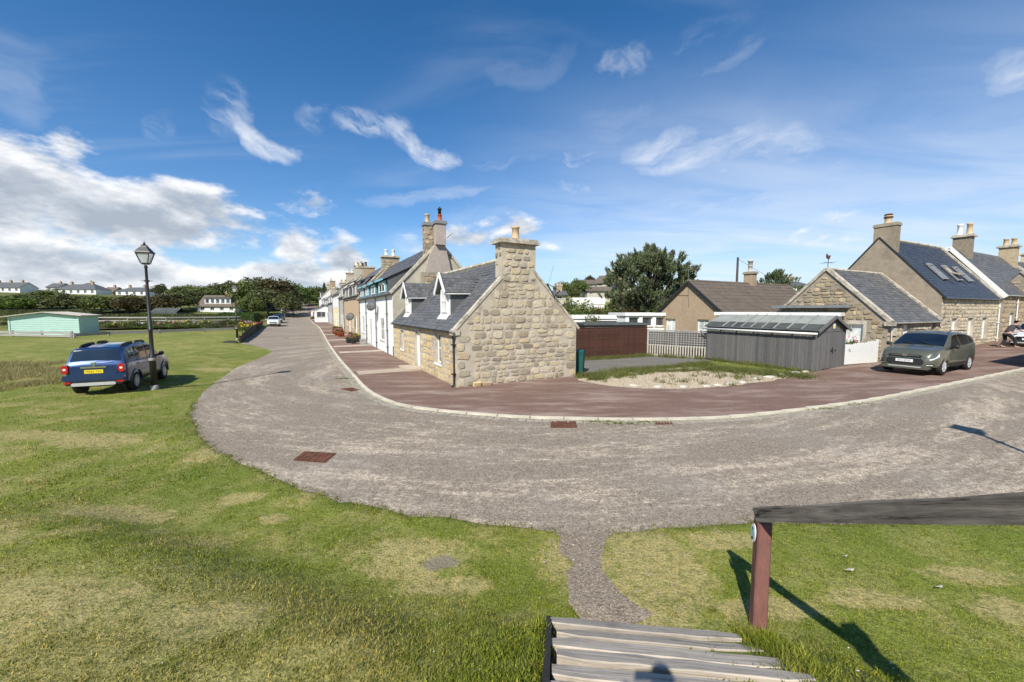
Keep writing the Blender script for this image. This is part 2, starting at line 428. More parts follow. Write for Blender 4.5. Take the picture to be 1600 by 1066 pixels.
MAT['leaf_dark'] = mk_leaf('leaf_dark', (.062, .078, .026), (.105, .122, .042), (.165, .175, .065))
MAT['leaf_mid'] = mk_leaf('leaf_mid', (.08, .11, .028), (.135, .168, .045), (.19, .215, .066))
MAT['leaf_bright'] = mk_leaf('leaf_bright', (.07, .12, .02), (.12, .18, .03), (.18, .22, .05))
MAT['leaf_brown'] = mk_leaf('leaf_brown', (.06, .05, .02), (.1, .08, .03), (.13, .11, .045))
MAT['leaf_pine'] = mk_leaf('leaf_pine', (.14, .18, .085), (.21, .25, .125), (.31, .34, .19), .45)
MAT['leaf_hedge'] = mk_leaf('leaf_hedge', (.035, .075, .015), (.06, .12, .02), (.09, .16, .03))
MAT['leaf_red'] = mk_leaf('leaf_red', (.09, .03, .025), (.14, .05, .04), (.1, .07, .03))


# ------------------------------------------------------------------ mesh helpers
def V3(*a): return Vector(a)


class MB:
    """collects shapes; build() links them as one mesh object"""
    def __init__(s): s.v = []; s.f = []; s.mi = []; s.cur = 0; s.sm = []; s.smooth = False

    def add(s, vs, fs):
        o = len(s.v); s.v += [tuple(v) for v in vs]
        for f in fs: s.f.append([i + o for i in f]); s.mi.append(s.cur); s.sm.append(s.smooth)
        return s

    def hexa(s, p):
        return s.add(p, [(0, 3, 2, 1), (4, 5, 6, 7), (0, 1, 5, 4), (1, 2, 6, 5), (2, 3, 7, 6), (3, 0, 4, 7)])

    def box(s, x0, x1, y0, y1, z0, z1):
        return s.hexa([(x0, y0, z0), (x1, y0, z0), (x1, y1, z0), (x0, y1, z0), (x0, y0, z1), (x1, y0, z1), (x1, y1, z1), (x0, y1, z1)])

    def obox(s, o, sd_, nd, s0, s1, n0, n1, z0, z1):
        """box in a wall frame: s along, n outward, z up"""
        def P(a, b, c): return tuple(Vector(o) + Vector(sd_) * a + Vector(nd) * b + Vector((0, 0, c)))
        pts = [P(s0, n0, z0), P(s1, n0, z0), P(s1, n1, z0), P(s0, n1, z0), P(s0, n0, z1), P(s1, n0, z1), P(s1, n1, z1), P(s0, n1, z1)]
        if Vector(sd_).cross(Vector(nd)).z < 0: pts = [pts[i] for i in (3, 2, 1, 0, 7, 6, 5, 4)]
        return s.hexa(pts)

    def bar(s, a, b, w, h, up=(0, 0, 1)):
        """square bar from a to b"""
        a = Vector(a); b = Vector(b); d = (b - a).normalized(); u = Vector(up)
        r = d.cross(u)
        if r.length < 1e-4: r = d.cross(Vector((1, 0, 0)))
        r.normalize(); u = r.cross(d)
        r *= w / 2; u *= h / 2
        return s.hexa([a - r - u, a + r - u, b + r - u, b - r - u, a - r + u, a + r + u, b + r + u, b - r + u])

    def tube(s, pts, rad, n=8, cap=True):
        pts = [Vector(p) for p in pts]; rads = rad if isinstance(rad, (list, tuple)) else [rad] * len(pts)
        vs = []; fs = []
        prev = None
        for i, p in enumerate(pts):
            d = (pts[min(i + 1, len(pts) - 1)] - pts[max(i - 1, 0)]).normalized()
            r = d.cross(Vector((0, 0, 1)))
            if r.length < .05: r = d.cross(Vector((1, 0, 0)))
            r.normalize(); u = r.cross(d)
            for k in range(n):
                a = 2 * math.pi * k / n
                vs.append(p + (r * math.cos(a) + u * math.sin(a)) * rads[i])
        for i in range(len(pts) - 1):
            for k in range(n):
                fs.append((i * n + k, (i + 1) * n + k, (i + 1) * n + (k + 1) % n, i * n + (k + 1) % n))
        if cap:
            fs.append(tuple(range(n))); fs.append(tuple(reversed(range((len(pts) - 1) * n, len(pts) * n))))
        return s.add(vs, fs)

    def lathe(s, prof, n=12, o=(0, 0, 0), axis='z', caps=True):
        vs = []; fs = []
        for r, z in prof:
            for k in range(n):
                a = 2 * math.pi * k / n
                x, y = r * math.cos(a), r * math.sin(a)
                if axis == 'z': q = (x, y, z)
                elif axis == 'y': q = (x, z, -y)
                else: q = (z, x, y)
                vs.append((q[0] + o[0], q[1] + o[1], q[2] + o[2]))
        for i in range(len(prof) - 1):
            for k in range(n):
                fs.append((i * n + k, i * n + (k + 1) % n, (i + 1) * n + (k + 1) % n, (i + 1) * n + k))
        if caps and prof[0][0] > 1e-5: fs.append(tuple(reversed(range(n))))
        if caps and prof[-1][0] > 1e-5: fs.append(tuple(range((len(prof) - 1) * n, len(prof) * n)))
        return s.add(vs, fs)

    def poly(s, pts): return s.add(pts, [tuple(range(len(pts)))])

    def slab(s, pts, off):
        """polygon pts with thickness vector off"""
        n = len(pts); off = Vector(off)
        a = [Vector(p) for p in pts]; b = [p + off for p in a]
        fs = [tuple(range(n)), tuple(reversed(range(n, 2 * n)))] + [(i, i + n, (i + 1) % n + n, (i + 1) % n) for i in range(n)]
        nrm = (a[1] - a[0]).cross(a[2] - a[1])
        if nrm.dot(off) > 0: fs = [tuple(reversed(f)) for f in fs]
        return s.add(a + b, fs)

    def mesh(s, name, mats, smooth=None):
        me = bpy.data.meshes.new(name)
        me.from_pydata(s.v, [], s.f)
        if not isinstance(mats, (list, tuple)): mats = [mats]
        for m in mats: me.materials.append(m if not isinstance(m, str) else MAT[m])
        if any(s.mi): me.polygons.foreach_set('material_index', s.mi)
        sm = [True] * len(s.f) if smooth else (s.sm if smooth is None else None)
        if sm: me.polygons.foreach_set('use_smooth', sm)
        me.update()
        return me

    def build(s, name, mats, parent=None, smooth=None, **props):
        return link(name, s.mesh(name, mats, smooth), parent, **props)


def link(name, data, parent=None, **props):
    o = bpy.data.objects.new(name, data)
    if parent is not None: o.parent = parent
    for k, v in props.items():
        if v is not None: o[k] = v
    COL.objects.link(o)
    return o


def thing(name, label, cat, loc=(0, 0, 0), rz=0.0, group=None):
    o = link(name, None)
    o.empty_display_size = .3
    o.location = loc; o.rotation_euler = (0, 0, rz)
    return tag(o, label, cat, group)


def tag(o, label, cat, group=None):
    o['label'] = label; o['category'] = cat
    if group: o['group'] = group
    return o


def copy_tree(o, parent=None, label=None):
    c = o.copy(); COL.objects.link(c)
    if parent is not None: c.parent = parent
    if label: c['label'] = label
    for ch in list(o.children): copy_tree(ch, c)
    return c


def np_mesh(name, verts, faces, mats, k=4):
    """fast mesh: verts (N,3), faces (M,k)"""
    me = bpy.data.meshes.new(name)
    verts = np.asarray(verts, np.float32); faces = np.asarray(faces, np.int32)
    me.vertices.add(len(verts)); me.vertices.foreach_set('co', verts.ravel())
    me.loops.add(faces.size); me.loops.foreach_set('vertex_index', faces.ravel())
    me.polygons.add(len(faces)); me.polygons.foreach_set('loop_start', np.arange(0, faces.size, k, dtype=np.int32))
    for m in (mats if isinstance(mats, (list, tuple)) else [mats]): me.materials.append(MAT[m] if isinstance(m, str) else m)
    me.update(calc_edges=True)
    return me


def pieces(parent, name, protos, mats4, mat, limit=300, joined=None, mixed=None):
    """alike pieces: the first `limit` each an object sharing a prototype mesh, the rest joined into one part"""
    rng = random.Random(len(mats4))
    for i, (pi, M) in enumerate(mats4[:limit]):
        o = bpy.data.objects.new(name, protos[pi % len(protos)])
        o.parent = parent; o.matrix_local = M
        COL.objects.link(o)
    rest = mats4[limit:]
    if rest:
        vs = []; fs = []; n = 0
        cache = []
        for p in protos:
            co = np.empty(len(p.vertices) * 3); p.vertices.foreach_get('co', co)
            cache.append((co.reshape(-1, 3), [tuple(q.vertices) for q in p.polygons]))
        for pi, M in rest:
            co, ff = cache[pi % len(protos)]
            A = np.array(M)
            vs.append(co @ A[:3, :3].T + A[:3, 3])
            fs += [[j + n for j in f] for f in ff]; n += len(co)
        me = bpy.data.meshes.new(joined or name + 's'); me.from_pydata(np.concatenate(vs).tolist(), [], fs)
        me.materials.append(MAT[mat]); me.update()
        link(joined or name + 's', me, parent, kind='stuff')


def basis(x, y, z, o):
    M = Matrix.Identity(4)
    for i, c in enumerate((x, y, z)):
        for j in range(3): M[j][i] = c[j]
    for j in range(3): M[j][3] = o[j]
    return M


def text(name, body, size, parent, loc, rot, mat, ext=.001, sx=1.0):
    cu = bpy.data.curves.new(name, 'FONT'); cu.body = body; cu.size = size; cu.align_x = 'CENTER'; cu.align_y = 'CENTER'; cu.extrude = ext
    cu.materials.append(MAT[mat])
    tmp = bpy.data.objects.new(name, cu); COL.objects.link(tmp)
    me = bpy.data.meshes.new_from_object(tmp.evaluated_get(bpy.context.evaluated_depsgraph_get())); bpy.data.objects.remove(tmp)
    o = link(name, me, parent); o.location = loc; o.rotation_euler = rot; o.scale = (sx, 1, 1)
    return o


# ------------------------------------------------------------------ the lie of the land
def sstep(x, a, b):
    t = min(1.0, max(0.0, (x - a) / (b - a))); return t * t * (3 - 2 * t)


HA = [-180, -75, -50, -38, -28, -12, 0, 5, 20, 32, 50, 80, 180]
HR = [200, 130, 130, 120, 118, 80, 60, 46, 46, 60, 70, 90, 200]
HS = [.03, .085, .085, .085, .075, .10, .10, .105, .105, .09, .05, .04, .03]
O_ST = Vector((-2.05, 14.36, 0)); U_ST = Vector((-.474, .880, 0)).normalized(); V_ST = Vector((U_ST.y, -U_ST.x, 0))


def hill(x, y):
    r = math.hypot(x, y)
    if r < 40: return 0.0
    a = math.degrees(math.atan2(x, y))
    r0 = np.interp(a, HA, HR); s = np.interp(a, HA, HS)
    h = max(0.0, r - r0) * s * sstep(r, r0, r0 + 25)
    h = 17 * (1 - math.exp(-h / 17 * 1.15))
    return h + .006 * min(60, max(0.0, r - 40))


def mound(x, y):
    """the bank the steps climb: even slope at the steps, a low shelf with a soft edge to their left"""
    if y > 6.5: return 0.0
    t0 = 3.46 if x < 2.2 else max(1.2, 3.46 - .75 * (x - 2.2))
    d = t0 - y
    h = .51 * (math.log1p(math.exp(max(-30, min(30, d / .12)))) * .12)
    sx = (x - .37) * math.cos(R(6.6)) + (3.46 - y) * math.sin(R(6.6))
    h -= .1 * sstep(sx, -.12, .0) * (1 - sstep(sx, 2.0, 2.2)) * sstep(d, -.1, .15)
    h = max(0.0, min(h, 1.38))
    w = sstep(-x, .05, 1.0)
    if w > 0:
        tl = 3.35 + .42 * min(5.0, max(0, -x - .8)); hp = .42 * (1 - .6 * sstep(-x, 3.5, 8))
        l = hp * sstep(tl - y, -.3, 1.0) + .1 * max(0, tl - 1.1 - y) + .5 * sstep(1.9 - y, 0, 1.6)
        h = h * (1 - w) + min(l, 1.3) * w
    return h


def G(x, y, fine=True):
    r = .024 * max(0.0, x - 6.0) if x < 60 else .024 * 54
    v = (x - O_ST.x) * V_ST.x + (y - O_ST.y) * V_ST.y
    r += .15 * sstep(-v, 8, 11)
    r += hill(x, y) + mound(x, y)
    return r


def gp(px, py):
    """point of the ground seen at a place in the photograph"""
    d = ray(px, py); t = .8
    while t < 3000:
        x, y, z = d * t
        if z + EYE < G(x, y): break
        t *= 1.01
    lo, hi = t / 1.01, t
    for _ in range(24):
        m = (lo + hi) / 2; x, y, z = d * m
        if z + EYE < G(x, y): hi = m
        else: lo = m
    x, y, z = d * hi
    return Vector((x, y, G(x, y)))


def st(u, v): return O_ST + U_ST * u + V_ST * v


AZ2 = R(63.5)
U2 = Vector((math.sin(AZ2), math.cos(AZ2), 0)); V2 = Vector((-math.cos(AZ2), math.sin(AZ2), 0))
R0 = Vector((19.34, 20.1, 0))


def rt(u, v): return R0 + U2 * u + V2 * v


def smooth_line(pts, step=.45, closed=False):
    P = [Vector((p[0], p[1])) for p in pts]; out = []
    for i in range(len(P) - 1):
        p0 = P[max(i - 1, 0)]; p1 = P[i]; p2 = P[i + 1]; p3 = P[min(i + 2, len(P) - 1)]
        L = (p2 - p1).length
        stp = step * max(1, min(12, p1.length / 14))
        n = max(1, int(L / stp))
        for k in range(n):
            t = k / n
            q = .5 * ((2 * p1) + (-p0 + p2) * t + (2 * p0 - 5 * p1 + 4 * p2 - p3) * t * t + (-p0 + 3 * p1 - 3 * p2 + p3) * t ** 3)
            if L > 40 or (L > 6 and (p0 - p1).length < 1e-6): q = p1.lerp(p2, t)
            out.append(q)
    out.append(P[-1]); return out


def xy(l): return [gp(*p).xy for p in l]


kerb_px = [(499, 512), (520.5, 547.5), (554, 588), (574.5, 610), (601.6, 625), (632, 635), (682.6, 642), (738, 647), (800, 652), (880, 654.5), (960, 656), (1040, 656),
           (1130, 653), (1215, 645), (1300, 634), (1400, 618)]
kl = xy(kerb_px)
far_kerb = [st(u, -2.9).xy for u in (175, 167, 159, 151, 143, 135, 127, 119, 111, 103, 95, 87, 80, 73)]
kerb_line = smooth_line(far_kerb + kl + [rt(u, -4.35).xy for u in (2.5, 6, 10, 14, 18, 22, 26, 30, 35, 40)], .4)
inner = [st(u, 0).xy for u in (175, 165, 155, 147, 140, 133, 127, 121, 115, 109, 103, 97, 91, 85, 79, 73, 67, 61, 55, 49, 43, 37, 31, 25, 19, 13, 7)] + [st(0, 0).xy, st(0, 5.5).xy] + smooth_line(xy([(905, 596), (925, 600), (950, 604), (1000, 608), (1060, 609), (1120, 606), (1180, 600), (1225, 593), (1268, 583)]), .3) + \
    [gp(1272, 582).xy, gp(1318, 573).xy, gp(1378, 564).xy] + [rt(u, 0).xy for u in (0, 4, 8, 12, 16, 20, 24, 28, 32, 36, 40)]
edge_px = [(375, 534), (400, 541), (424, 549), (400, 562), (368, 576), (345, 592), (316, 615), (300, 640), (303, 665), (322, 692), (380, 727), (430, 748), (500, 775), (600, 797), (700, 812),
           (800, 824), (872, 833), (960, 834), (1040, 826), (1180, 819), (1400, 815), (1600, 815)]
# the back road's far side and everything beyond the frame
e0 = gp(375, 534); vL = (e0 - O_ST).dot(V_ST)
left_far = [st(u, -8.5 - (175 - u) * .024).xy for u in (175, 168, 160, 152, 144, 136, 128, 120, 112, 104, 96, 88)] + [ st((e0 - O_ST).dot(U_ST) + 14, vL).xy]
road_edge = [left_far[0]] + smooth_line(left_far[1:] + xy(edge_px), .35) + [Vector(p) for p in ((12, 6.2), (20, 9.5), (34, 17), (60, 30.5))]
jit = random.Random(5)
road_edge = [p + Vector((jit.gauss(0, .03), jit.gauss(0, .03))) if p.length < 25 else p for p in road_edge]
road_poly = kerb_line + list(reversed(road_edge))
pave_poly = kerb_line + list(reversed(inner))
jg = random.Random(14)
gravel_poly = smooth_line(xy([(905, 596), (925, 600), (950, 604), (1000, 608), (1060, 609), (1120, 606), (1180, 600), (1225, 593), (1240, 588)]), .3) + \
    smooth_line(xy([(1190, 584), (1120, 577), (1060, 576), (1010, 581), (955, 588), (925, 592), (905, 594)]), .3)
gravel_poly = [p + Vector((jg.gauss(0, .07), jg.gauss(0, .05))) if i > 14 else p for i, p in enumerate(gravel_poly)]
asph_poly = smooth_line(xy([(903, 590), (930, 587), (960, 582), (1040, 572), (1100, 567), (1106, 561), (1060, 558), (1010, 557), (950, 560), (903, 564)]), .5)
path_poly = smooth_line(xy([(866, 832), (905, 834), (955, 834), (940, 862), (950, 905), (985, 945), (1030, 972)]), .15) + smooth_line(xy([(1000, 978), (905, 968), (885, 925), (890, 880), (866, 832)]), .15)


path_poly = [p + Vector((jg.gauss(0, .035), jg.gauss(0, .03))) for p in path_poly]


def in_poly(P, x, y):
    c = False; n = len(P); j = n - 1
    for i in range(n):
        if (P[i][1] > y) != (P[j][1] > y) and x < (P[j][0] - P[i][0]) * (y - P[i][1]) / (P[j][1] - P[i][1]) + P[i][0]: c = not c
        j = i
    return c


def np_in(P, X, Y):
    c = np.zeros(X.shape, bool); n = len(P); j = n - 1
    for i in range(n):
        a, b = P[i], P[j]
        if a[1] != b[1]:
            t = ((a[1] > Y) != (b[1] > Y)) & (X < (b[0] - a[0]) * (Y - a[1]) / (b[1] - a[1]) + a[0])
            c ^= t
        j = i
    return c


def make_land():
    pts = []
    r = .5
    while r < 4500:
        step = 1.6 if r < 60 else 2.4
        a = -180.0
        while a < 180:
            aa = a + random.Random(int(r * 977 + a * 13)).uniform(-.3, .3) * step
            rr = r * (1 + random.Random(int(r * 91 + a * 7)).uniform(-.015, .015))
            pts.append((rr * math.sin(R(aa)), rr * math.cos(R(aa))))
            a += step if abs(a) < 62 else 7
        r *= 1.045 if r < 12 else (1.04 if r < 60 else 1.06)
    polys = [road_poly, pave_poly, gravel_poly, asph_poly, path_poly]
    # points too near a boundary make slivers: drop them
    verts = [Vector(p) for p in pts]; edges = []
    B = np.array([[p[0], p[1]] for P in polys for p in P])
    A = np.array(pts); keep = []
    for i in range(0, len(A), 2000):
        ch = A[i:i + 2000]
        d = np.sqrt(((ch[:, None, :] - B[None]) ** 2).sum(2)).min(1)
        keep += [j + i for j in range(len(ch)) if d[j] > .06 + .01 * np.hypot(*ch[j])]
    verts = [Vector(pts[i]) for i in keep]
    for P in polys:
        o = len(verts); verts += [Vector((p[0], p[1])) for p in P]
        edges += [(o + i, o + (i + 1) % len(P)) for i in range(len(P))]
    res = delaunay_2d_cdt(verts, edges, [], 0, 1e-4)
    ov, of = res[0], res[2]
    VX = np.array([[v.x, v.y] for v in ov]); F = np.array([list(f) for f in of])
    cen = VX[F].mean(1)
    cls = np.zeros(len(F), int)
    for k, P in ((1, road_poly), (2, pave_poly), (5, path_poly), (4, asph_poly), (3, gravel_poly)):
        cls[np_in(P, cen[:, 0], cen[:, 1])] = k
    Z = np.array([G(x, y) for x, y in VX])
    used = [set(F[cls == k].ravel().tolist()) for k in range(6)]
    # ground: whole sheet, sunk a little under the made surfaces
    zg = Z.copy()
    for i in range(len(VX)):
        if i not in used[0]: zg[i] -= .06
        else:
            inother = any(i in used[k] for k in range(1, 6))
            x, y = VX[i]; rr = math.hypot(x, y)
            if not inother and rr < 80:
                n = noise.fractal(Vector((x * .5, y * .5, .3)), 1.0, 2.1, 4)
                n2 = noise.noise(Vector((x * 2.3, y * 2.3, 1.3)))
                amp = 1.0 if rr > 3 else .4
                zg[i] += amp * (n * .075 + n2 * .022) * (1.0 if x < 0 else .55)
    def sub(k, name, z, mat, **kw):
        Fk = F if k is None else F[cls == k]
        idx = np.unique(Fk); mp_ = -np.ones(len(VX), int); mp_[idx] = np.arange(len(idx))
        vv = np.c_[VX[idx], z[idx]]
        ff = mp_[Fk]
        # all faces up
        a = vv[ff[:, 1]] - vv[ff[:, 0]]; b = vv[ff[:, 2]] - vv[ff[:, 0]]
        flip = (a[:, 0] * b[:, 1] - a[:, 1] * b[:, 0]) < 0
        ff[flip] = ff[flip][:, ::-1]
        me = np_mesh(name, vv, ff, mat, 3)
        me.polygons.foreach_set('use_smooth', [True] * len(ff))
        return link(name, me, None, kind='structure')
    ground = sub(None, 'ground', zg, 'grass')
    crown = np.array([0.0] * len(VX))
    road = sub(1, 'road', Z + .004, 'road')
    pave = sub(2, 'pavement', Z + .035, 'red_tarmac')
    sub(3, 'gravel_bed', Z + .03, 'gravel')
    sub(4, 'driveway', Z + .012, 'old_asphalt')
    sub(5, 'footpath', Z + .008, 'path_dirt')
    return ground, road, pave


def zgrass(x, y):
    n = noise.fractal(Vector((x * .5, y * .5, .3)), 1.0, 2.1, 4)
    n2 = noise.noise(Vector((x * 2.3, y * 2.3, 1.3)))
    amp = 1.0 if math.hypot(x, y) > 3 else .4
    return G(x, y) + amp * (n * .075 + n2 * .022) * (1.0 if x < 0 else .55)


# ---- materials of the ground
SPOTS = [(645, 868, .62, .38), (378, 776, .33, .2), (428, 812, .2, .13), (690, 915, .5, .16), (1355, 935, .45, .16), (1590, 955, .4, .2), (330, 578, 1.0, .6), (1520, 895, .5, .15),
         (1030, 880, .5, .7), (985, 855, .3, .35), (150, 690, .9, .5), (345, 700, .35, .9), (1200, 950, .5, .15), (1130, 845, .5, .2), (905, 870, .42, .5), (960, 935, .45, .35), (1010, 960, .5, .2), (60, 940, .9, .35), (330, 965, .5, .25), (180, 800, .8, .3), (430, 690, .3, .3), (40, 680, 1.6, .35)]
SPW = [(gp(a, b), c, d) for a, b, c, d in SPOTS]
CORE = (gp(688, 877), .2)


def mk_grass(name, blades=False):
    m, t, p, o = newmat(name)
    P = worldpos(t); sp = t.N('ShaderNodeSeparateXYZ', i_0=P)
    big = t.noise(P, .22, 4, .55, .4); mid = t.noise(P, 1.4, 5, .65, .3); fine = t.noise(P, 42.0, 3, .7)
    green = t.mix(t.mapr(big, .35, .65), (.135, .182, .02), (.215, .24, .035))
    dry = (.45, .36, .16)
    col = green
    dm = t.mapr(mid, .42, .68, 0, .85, True)
    dm = t.m('MULTIPLY', dm, t.mapr(big, .32, .6, .3, 1.0))
    dm = t.m('MULTIPLY', dm, t.mapr(sp.outputs[0], 2.0, -3.0, .6, 1.0))
    bl = t.m('MULTIPLY', t.mapr(sp.outputs[1], 4.4, 3.2, 0, .62, True), t.mapr(sp.outputs[0], .2, -1.2, 0, 1, True))
    dm = t.m('MAXIMUM', dm, t.m('MULTIPLY', bl, t.mapr(mid, .3, .55, .35, 1)))
    dd = dm
    wob = t.m('MULTIPLY', t.m('SUBTRACT', t.noise(P, 4.0, 6, .75), .5), 3.2)
    for g_, rx, ry in SPW:
        dx = t.m('DIVIDE', t.m('SUBTRACT', sp.outputs[0], g_.x), rx * 1.25); dy = t.m('DIVIDE', t.m('SUBTRACT', sp.outputs[1], g_.y), ry * 1.25)
        q = t.m('ADD', t.m('ADD', t.m('MULTIPLY', dx, dx), t.m('MULTIPLY', dy, dy)), wob)
        dd = t.m('MAXIMUM', dd, t.mapr(q, .25, 1.15, .85, 0, True))
    # long rough grass around the dark blue car and behind it
    rx = t.mapr(sp.outputs[0], -17.0, -21.0, 0, .55, True)
    ryy = t.mapr(sp.outputs[1], 25.0, 19.0, 0, 1, True)
    dd = t.m('MAXIMUM', dd, t.m('MULTIPLY', t.m('MULTIPLY', rx, ryy), t.mapr(mid, .3, .6, .3, 1)))
    col = t.mix(dd, green, dry)
    col = t.mix(t.mapr(fine, .32, .58, .75, .0), col, (.055, .075, .012) if not blades else (.12, .14, .02))
    clump = t.noise(P, 11.0, 4, .7)
    col = t.mix(t.mapr(clump, .36, .52, .55, 0, True), col, (.07, .1, .015))
    if not blades: col = t.mix(t.mapr(t.noise(P, 70.0, 2, .7), .54, .66, 0, .55), col, (.48, .42, .19))
    if blades:
        r = rnd_piece(t)
        col = t.mix(1.0, col, t.ramp(r, [(0, (.8, .85, .7)), (.5, (1.25, 1.25, 1.0)), (.85, (1.7, 1.6, 1.3)), (1, (2.3, 2.0, 1.7))]), 'MULTIPLY')
    else:
        ex, ey = CORE[0].x, CORE[0].y
        dx = t.m('DIVIDE', t.m('SUBTRACT', sp.outputs[0], ex), .26); dy = t.m('DIVIDE', t.m('SUBTRACT', sp.outputs[1], ey), .15)
        q = t.m('ADD', t.m('ADD', t.m('MULTIPLY', dx, dx), t.m('MULTIPLY', dy, dy)), wob)
        col = t.mix(t.mapr(q, .3, 1.0, .8, 0, True), col, (.19, .165, .13))
        # far land turns to rough pasture
        r_ = t.m('SQRT', t.m('ADD', t.m('MULTIPLY', sp.outputs[0], sp.outputs[0]), t.m('MULTIPLY', sp.outputs[1], sp.outputs[1])))
        col = t.mix(t.mapr(r_, 60, 120, 0, .6), col, (.08, .09, .035))
    t.l.new(col, p.inputs['Base Color']); p.inputs['Roughness'].default_value = .9 if not blades else .55
    p.inputs['Specular IOR Level'].default_value = .15
    if blades:
        tr = t.n.new('ShaderNodeBsdfTranslucent'); t.l.new(col, tr.inputs[0])
        mx = t.n.new('ShaderNodeMixShader'); mx.inputs[0].default_value = .3
        t.l.new(p.outputs[0], mx.inputs[1]); t.l.new(tr.outputs[0], mx.inputs[2]); t.l.new(mx.outputs[0], o.inputs[0])
    else:
        bn = t.n.new('ShaderNodeBump'); bn.inputs['Strength'].default_value = .8; bn.inputs['Distance'].default_value = .03
        t.l.new(t.m('ADD', t.noise(P, 30, 4, .7), t.m('MULTIPLY', t.noise(P, 5, 4, .6), 1.5)), bn.inputs['Height']); t.l.new(bn.outputs[0], p.inputs['Normal'])
    return m


MAT['grass'] = mk_grass('grass'); MAT['grass_blade'] = mk_grass('grass_blade', True)


def mk_road():
    m, t, p, o = newmat('road')
    P = worldpos(t)
    sp = t.N('ShaderNodeSeparateXYZ', i_0=P)
    dx = t.m('SUBTRACT', sp.outputs[0], .5); dy = t.m('MULTIPLY', t.m('SUBTRACT', sp.outputs[1], 21.0), 1.15)
    rr = t.m('SQRT', t.m('ADD', t.m('MULTIPLY', dx, dx), t.m('MULTIPLY', dy, dy))); an = t.m('ARCTAN2', dx, t.m('MULTIPLY', dy, -1.0))
    bend = t.vec(t.m('MULTIPLY', an, 4.2), rr, 0.0)
    worn = t.noise(bend, .75, 5, .66, .15); worn2 = t.noise(bend, 3.6, 5, .72, .2)
    fin = t.noise(bend, 13, 4, .7, .3)
    track = t.noise(t.vec(0.0, t.m('MULTIPLY', rr, .55), 3.0), 1.0, 2, .5)
    w = t.m('ADD', t.m('ADD', t.m('MULTIPLY', worn, .3), t.m('MULTIPLY', worn2, .25)), t.m('ADD', t.m('MULTIPLY', t.noise(P, 7.0, 5, .75), .27), t.m('ADD', t.m('MULTIPLY', fin, .1), t.m('MULTIPLY', track, .14))))
    vor = t.n.new('ShaderNodeTexVoronoi'); vor.inputs['Scale'].default_value = 46; t.l.new(P, vor.inputs['Vector'])
    vc = t.n.new('ShaderNodeSeparateColor'); t.l.new(vor.outputs['Color'], vc.inputs[0])
    pale = t.mix(vc.outputs[0], (.21, .168, .12), (.64, .54, .42))
    dark = t.mix(vc.outputs[1], (.14, .113, .085), (.33, .275, .215))
    col = t.mix(t.mapr(w, .45, .545, 0, 1, True), pale, dark)
    # crumbled dark edge along the grass
    edge = t.noise(P, .5, 3, .5)
    col = t.mix(t.mapr(edge, .5, .75, 0, .35), col, (.3, .27, .24))
    t.l.new(col, p.inputs['Base Color']); p.inputs['Roughness'].default_value = .92; p.inputs['Specular IOR Level'].default_value = .2
    bn = t.n.new('ShaderNodeBump'); bn.inputs['Strength'].default_value = .6; bn.inputs['Distance'].default_value = .008
    t.l.new(vor.outputs['Distance'], bn.inputs['Height']); t.l.new(bn.outputs[0], p.inputs['Normal'])
    return m


MAT['road'] = mk_road()


def mk_speck(name, a, b, vs, big_a=None, big=(1, 1, 1), amt=.5, stretch=(.5, 1.2, 1), rotz=30, lo=.48, hi=.66, bump=.5):
    m, t, p, o = newmat(name)
    P = worldpos(t)
    vor = t.n.new('ShaderNodeTexVoronoi'); vor.inputs['Scale'].default_value = vs; t.l.new(P, vor.inputs['Vector'])
    vc = t.n.new('ShaderNodeSeparateColor'); t.l.new(vor.outputs['Color'], vc.inputs[0])
    col = t.mix(vc.outputs[0], a, b)
    if big_a:
        mpn = t.n.new('ShaderNodeMapping'); t.l.new(P, mpn.inputs[0]); mpn.inputs['Rotation'].default_value = (0, 0, R(rotz)); mpn.inputs['Scale'].default_value = stretch
        n = t.noise(mpn.outputs[0], 1.1, 6, .7, .3)
        col = t.mix(t.mapr(n, lo, hi, 0, amt, True), col, big_a)
    t.l.new(col, p.inputs['Base Color']); p.inputs['Roughness'].default_value = .92; p.inputs['Specular IOR Level'].default_value = .2
    bn = t.n.new('ShaderNodeBump'); bn.inputs['Strength'].default_value = bump; bn.inputs['Distance'].default_value = .01
    t.l.new(vor.outputs['Distance'], bn.inputs['Height']); t.l.new(bn.outputs[0], p.inputs['Normal'])
    return m


MAT['red_tarmac'] = mk_speck('red_tarmac', (.13, .076, .058), (.225, .148, .115), 55, (.33, .25, .205), amt=.85, rotz=-20, stretch=(.35, 1.3, 1), lo=.44, hi=.68)
MAT['gravel'] = mk_speck('gravel', (.28, .24, .18), (.5, .44, .35), 26, (.3, .27, .17), amt=.35, bump=1)
MAT['old_asphalt'] = mk_speck('old_asphalt', (.12, .112, .1), (.21, .195, .175), 50, (.22, .21, .14), amt=.85)
MAT['path_dirt'] = mk_speck('path_dirt', (.15, .118, .09), (.31, .255, .2), 45, (.2, .17, .1), amt=.5, bump=1)
MAT['dry_grass'] = mk_leaf('dry_grass', (.36, .29, .13), (.24, .24, .08), (.48, .4, .2), .3)
MAT['verge_grass'] = mk_leaf('verge_grass', (.1, .13, .03), (.15, .17, .04), (.22, .2, .08), .25)
MAT['soil'] = mk('soil', (.12, .09, .06), (.07, .055, .04), 1.5, .95, .8, 6)

ground, road, pave = make_land()


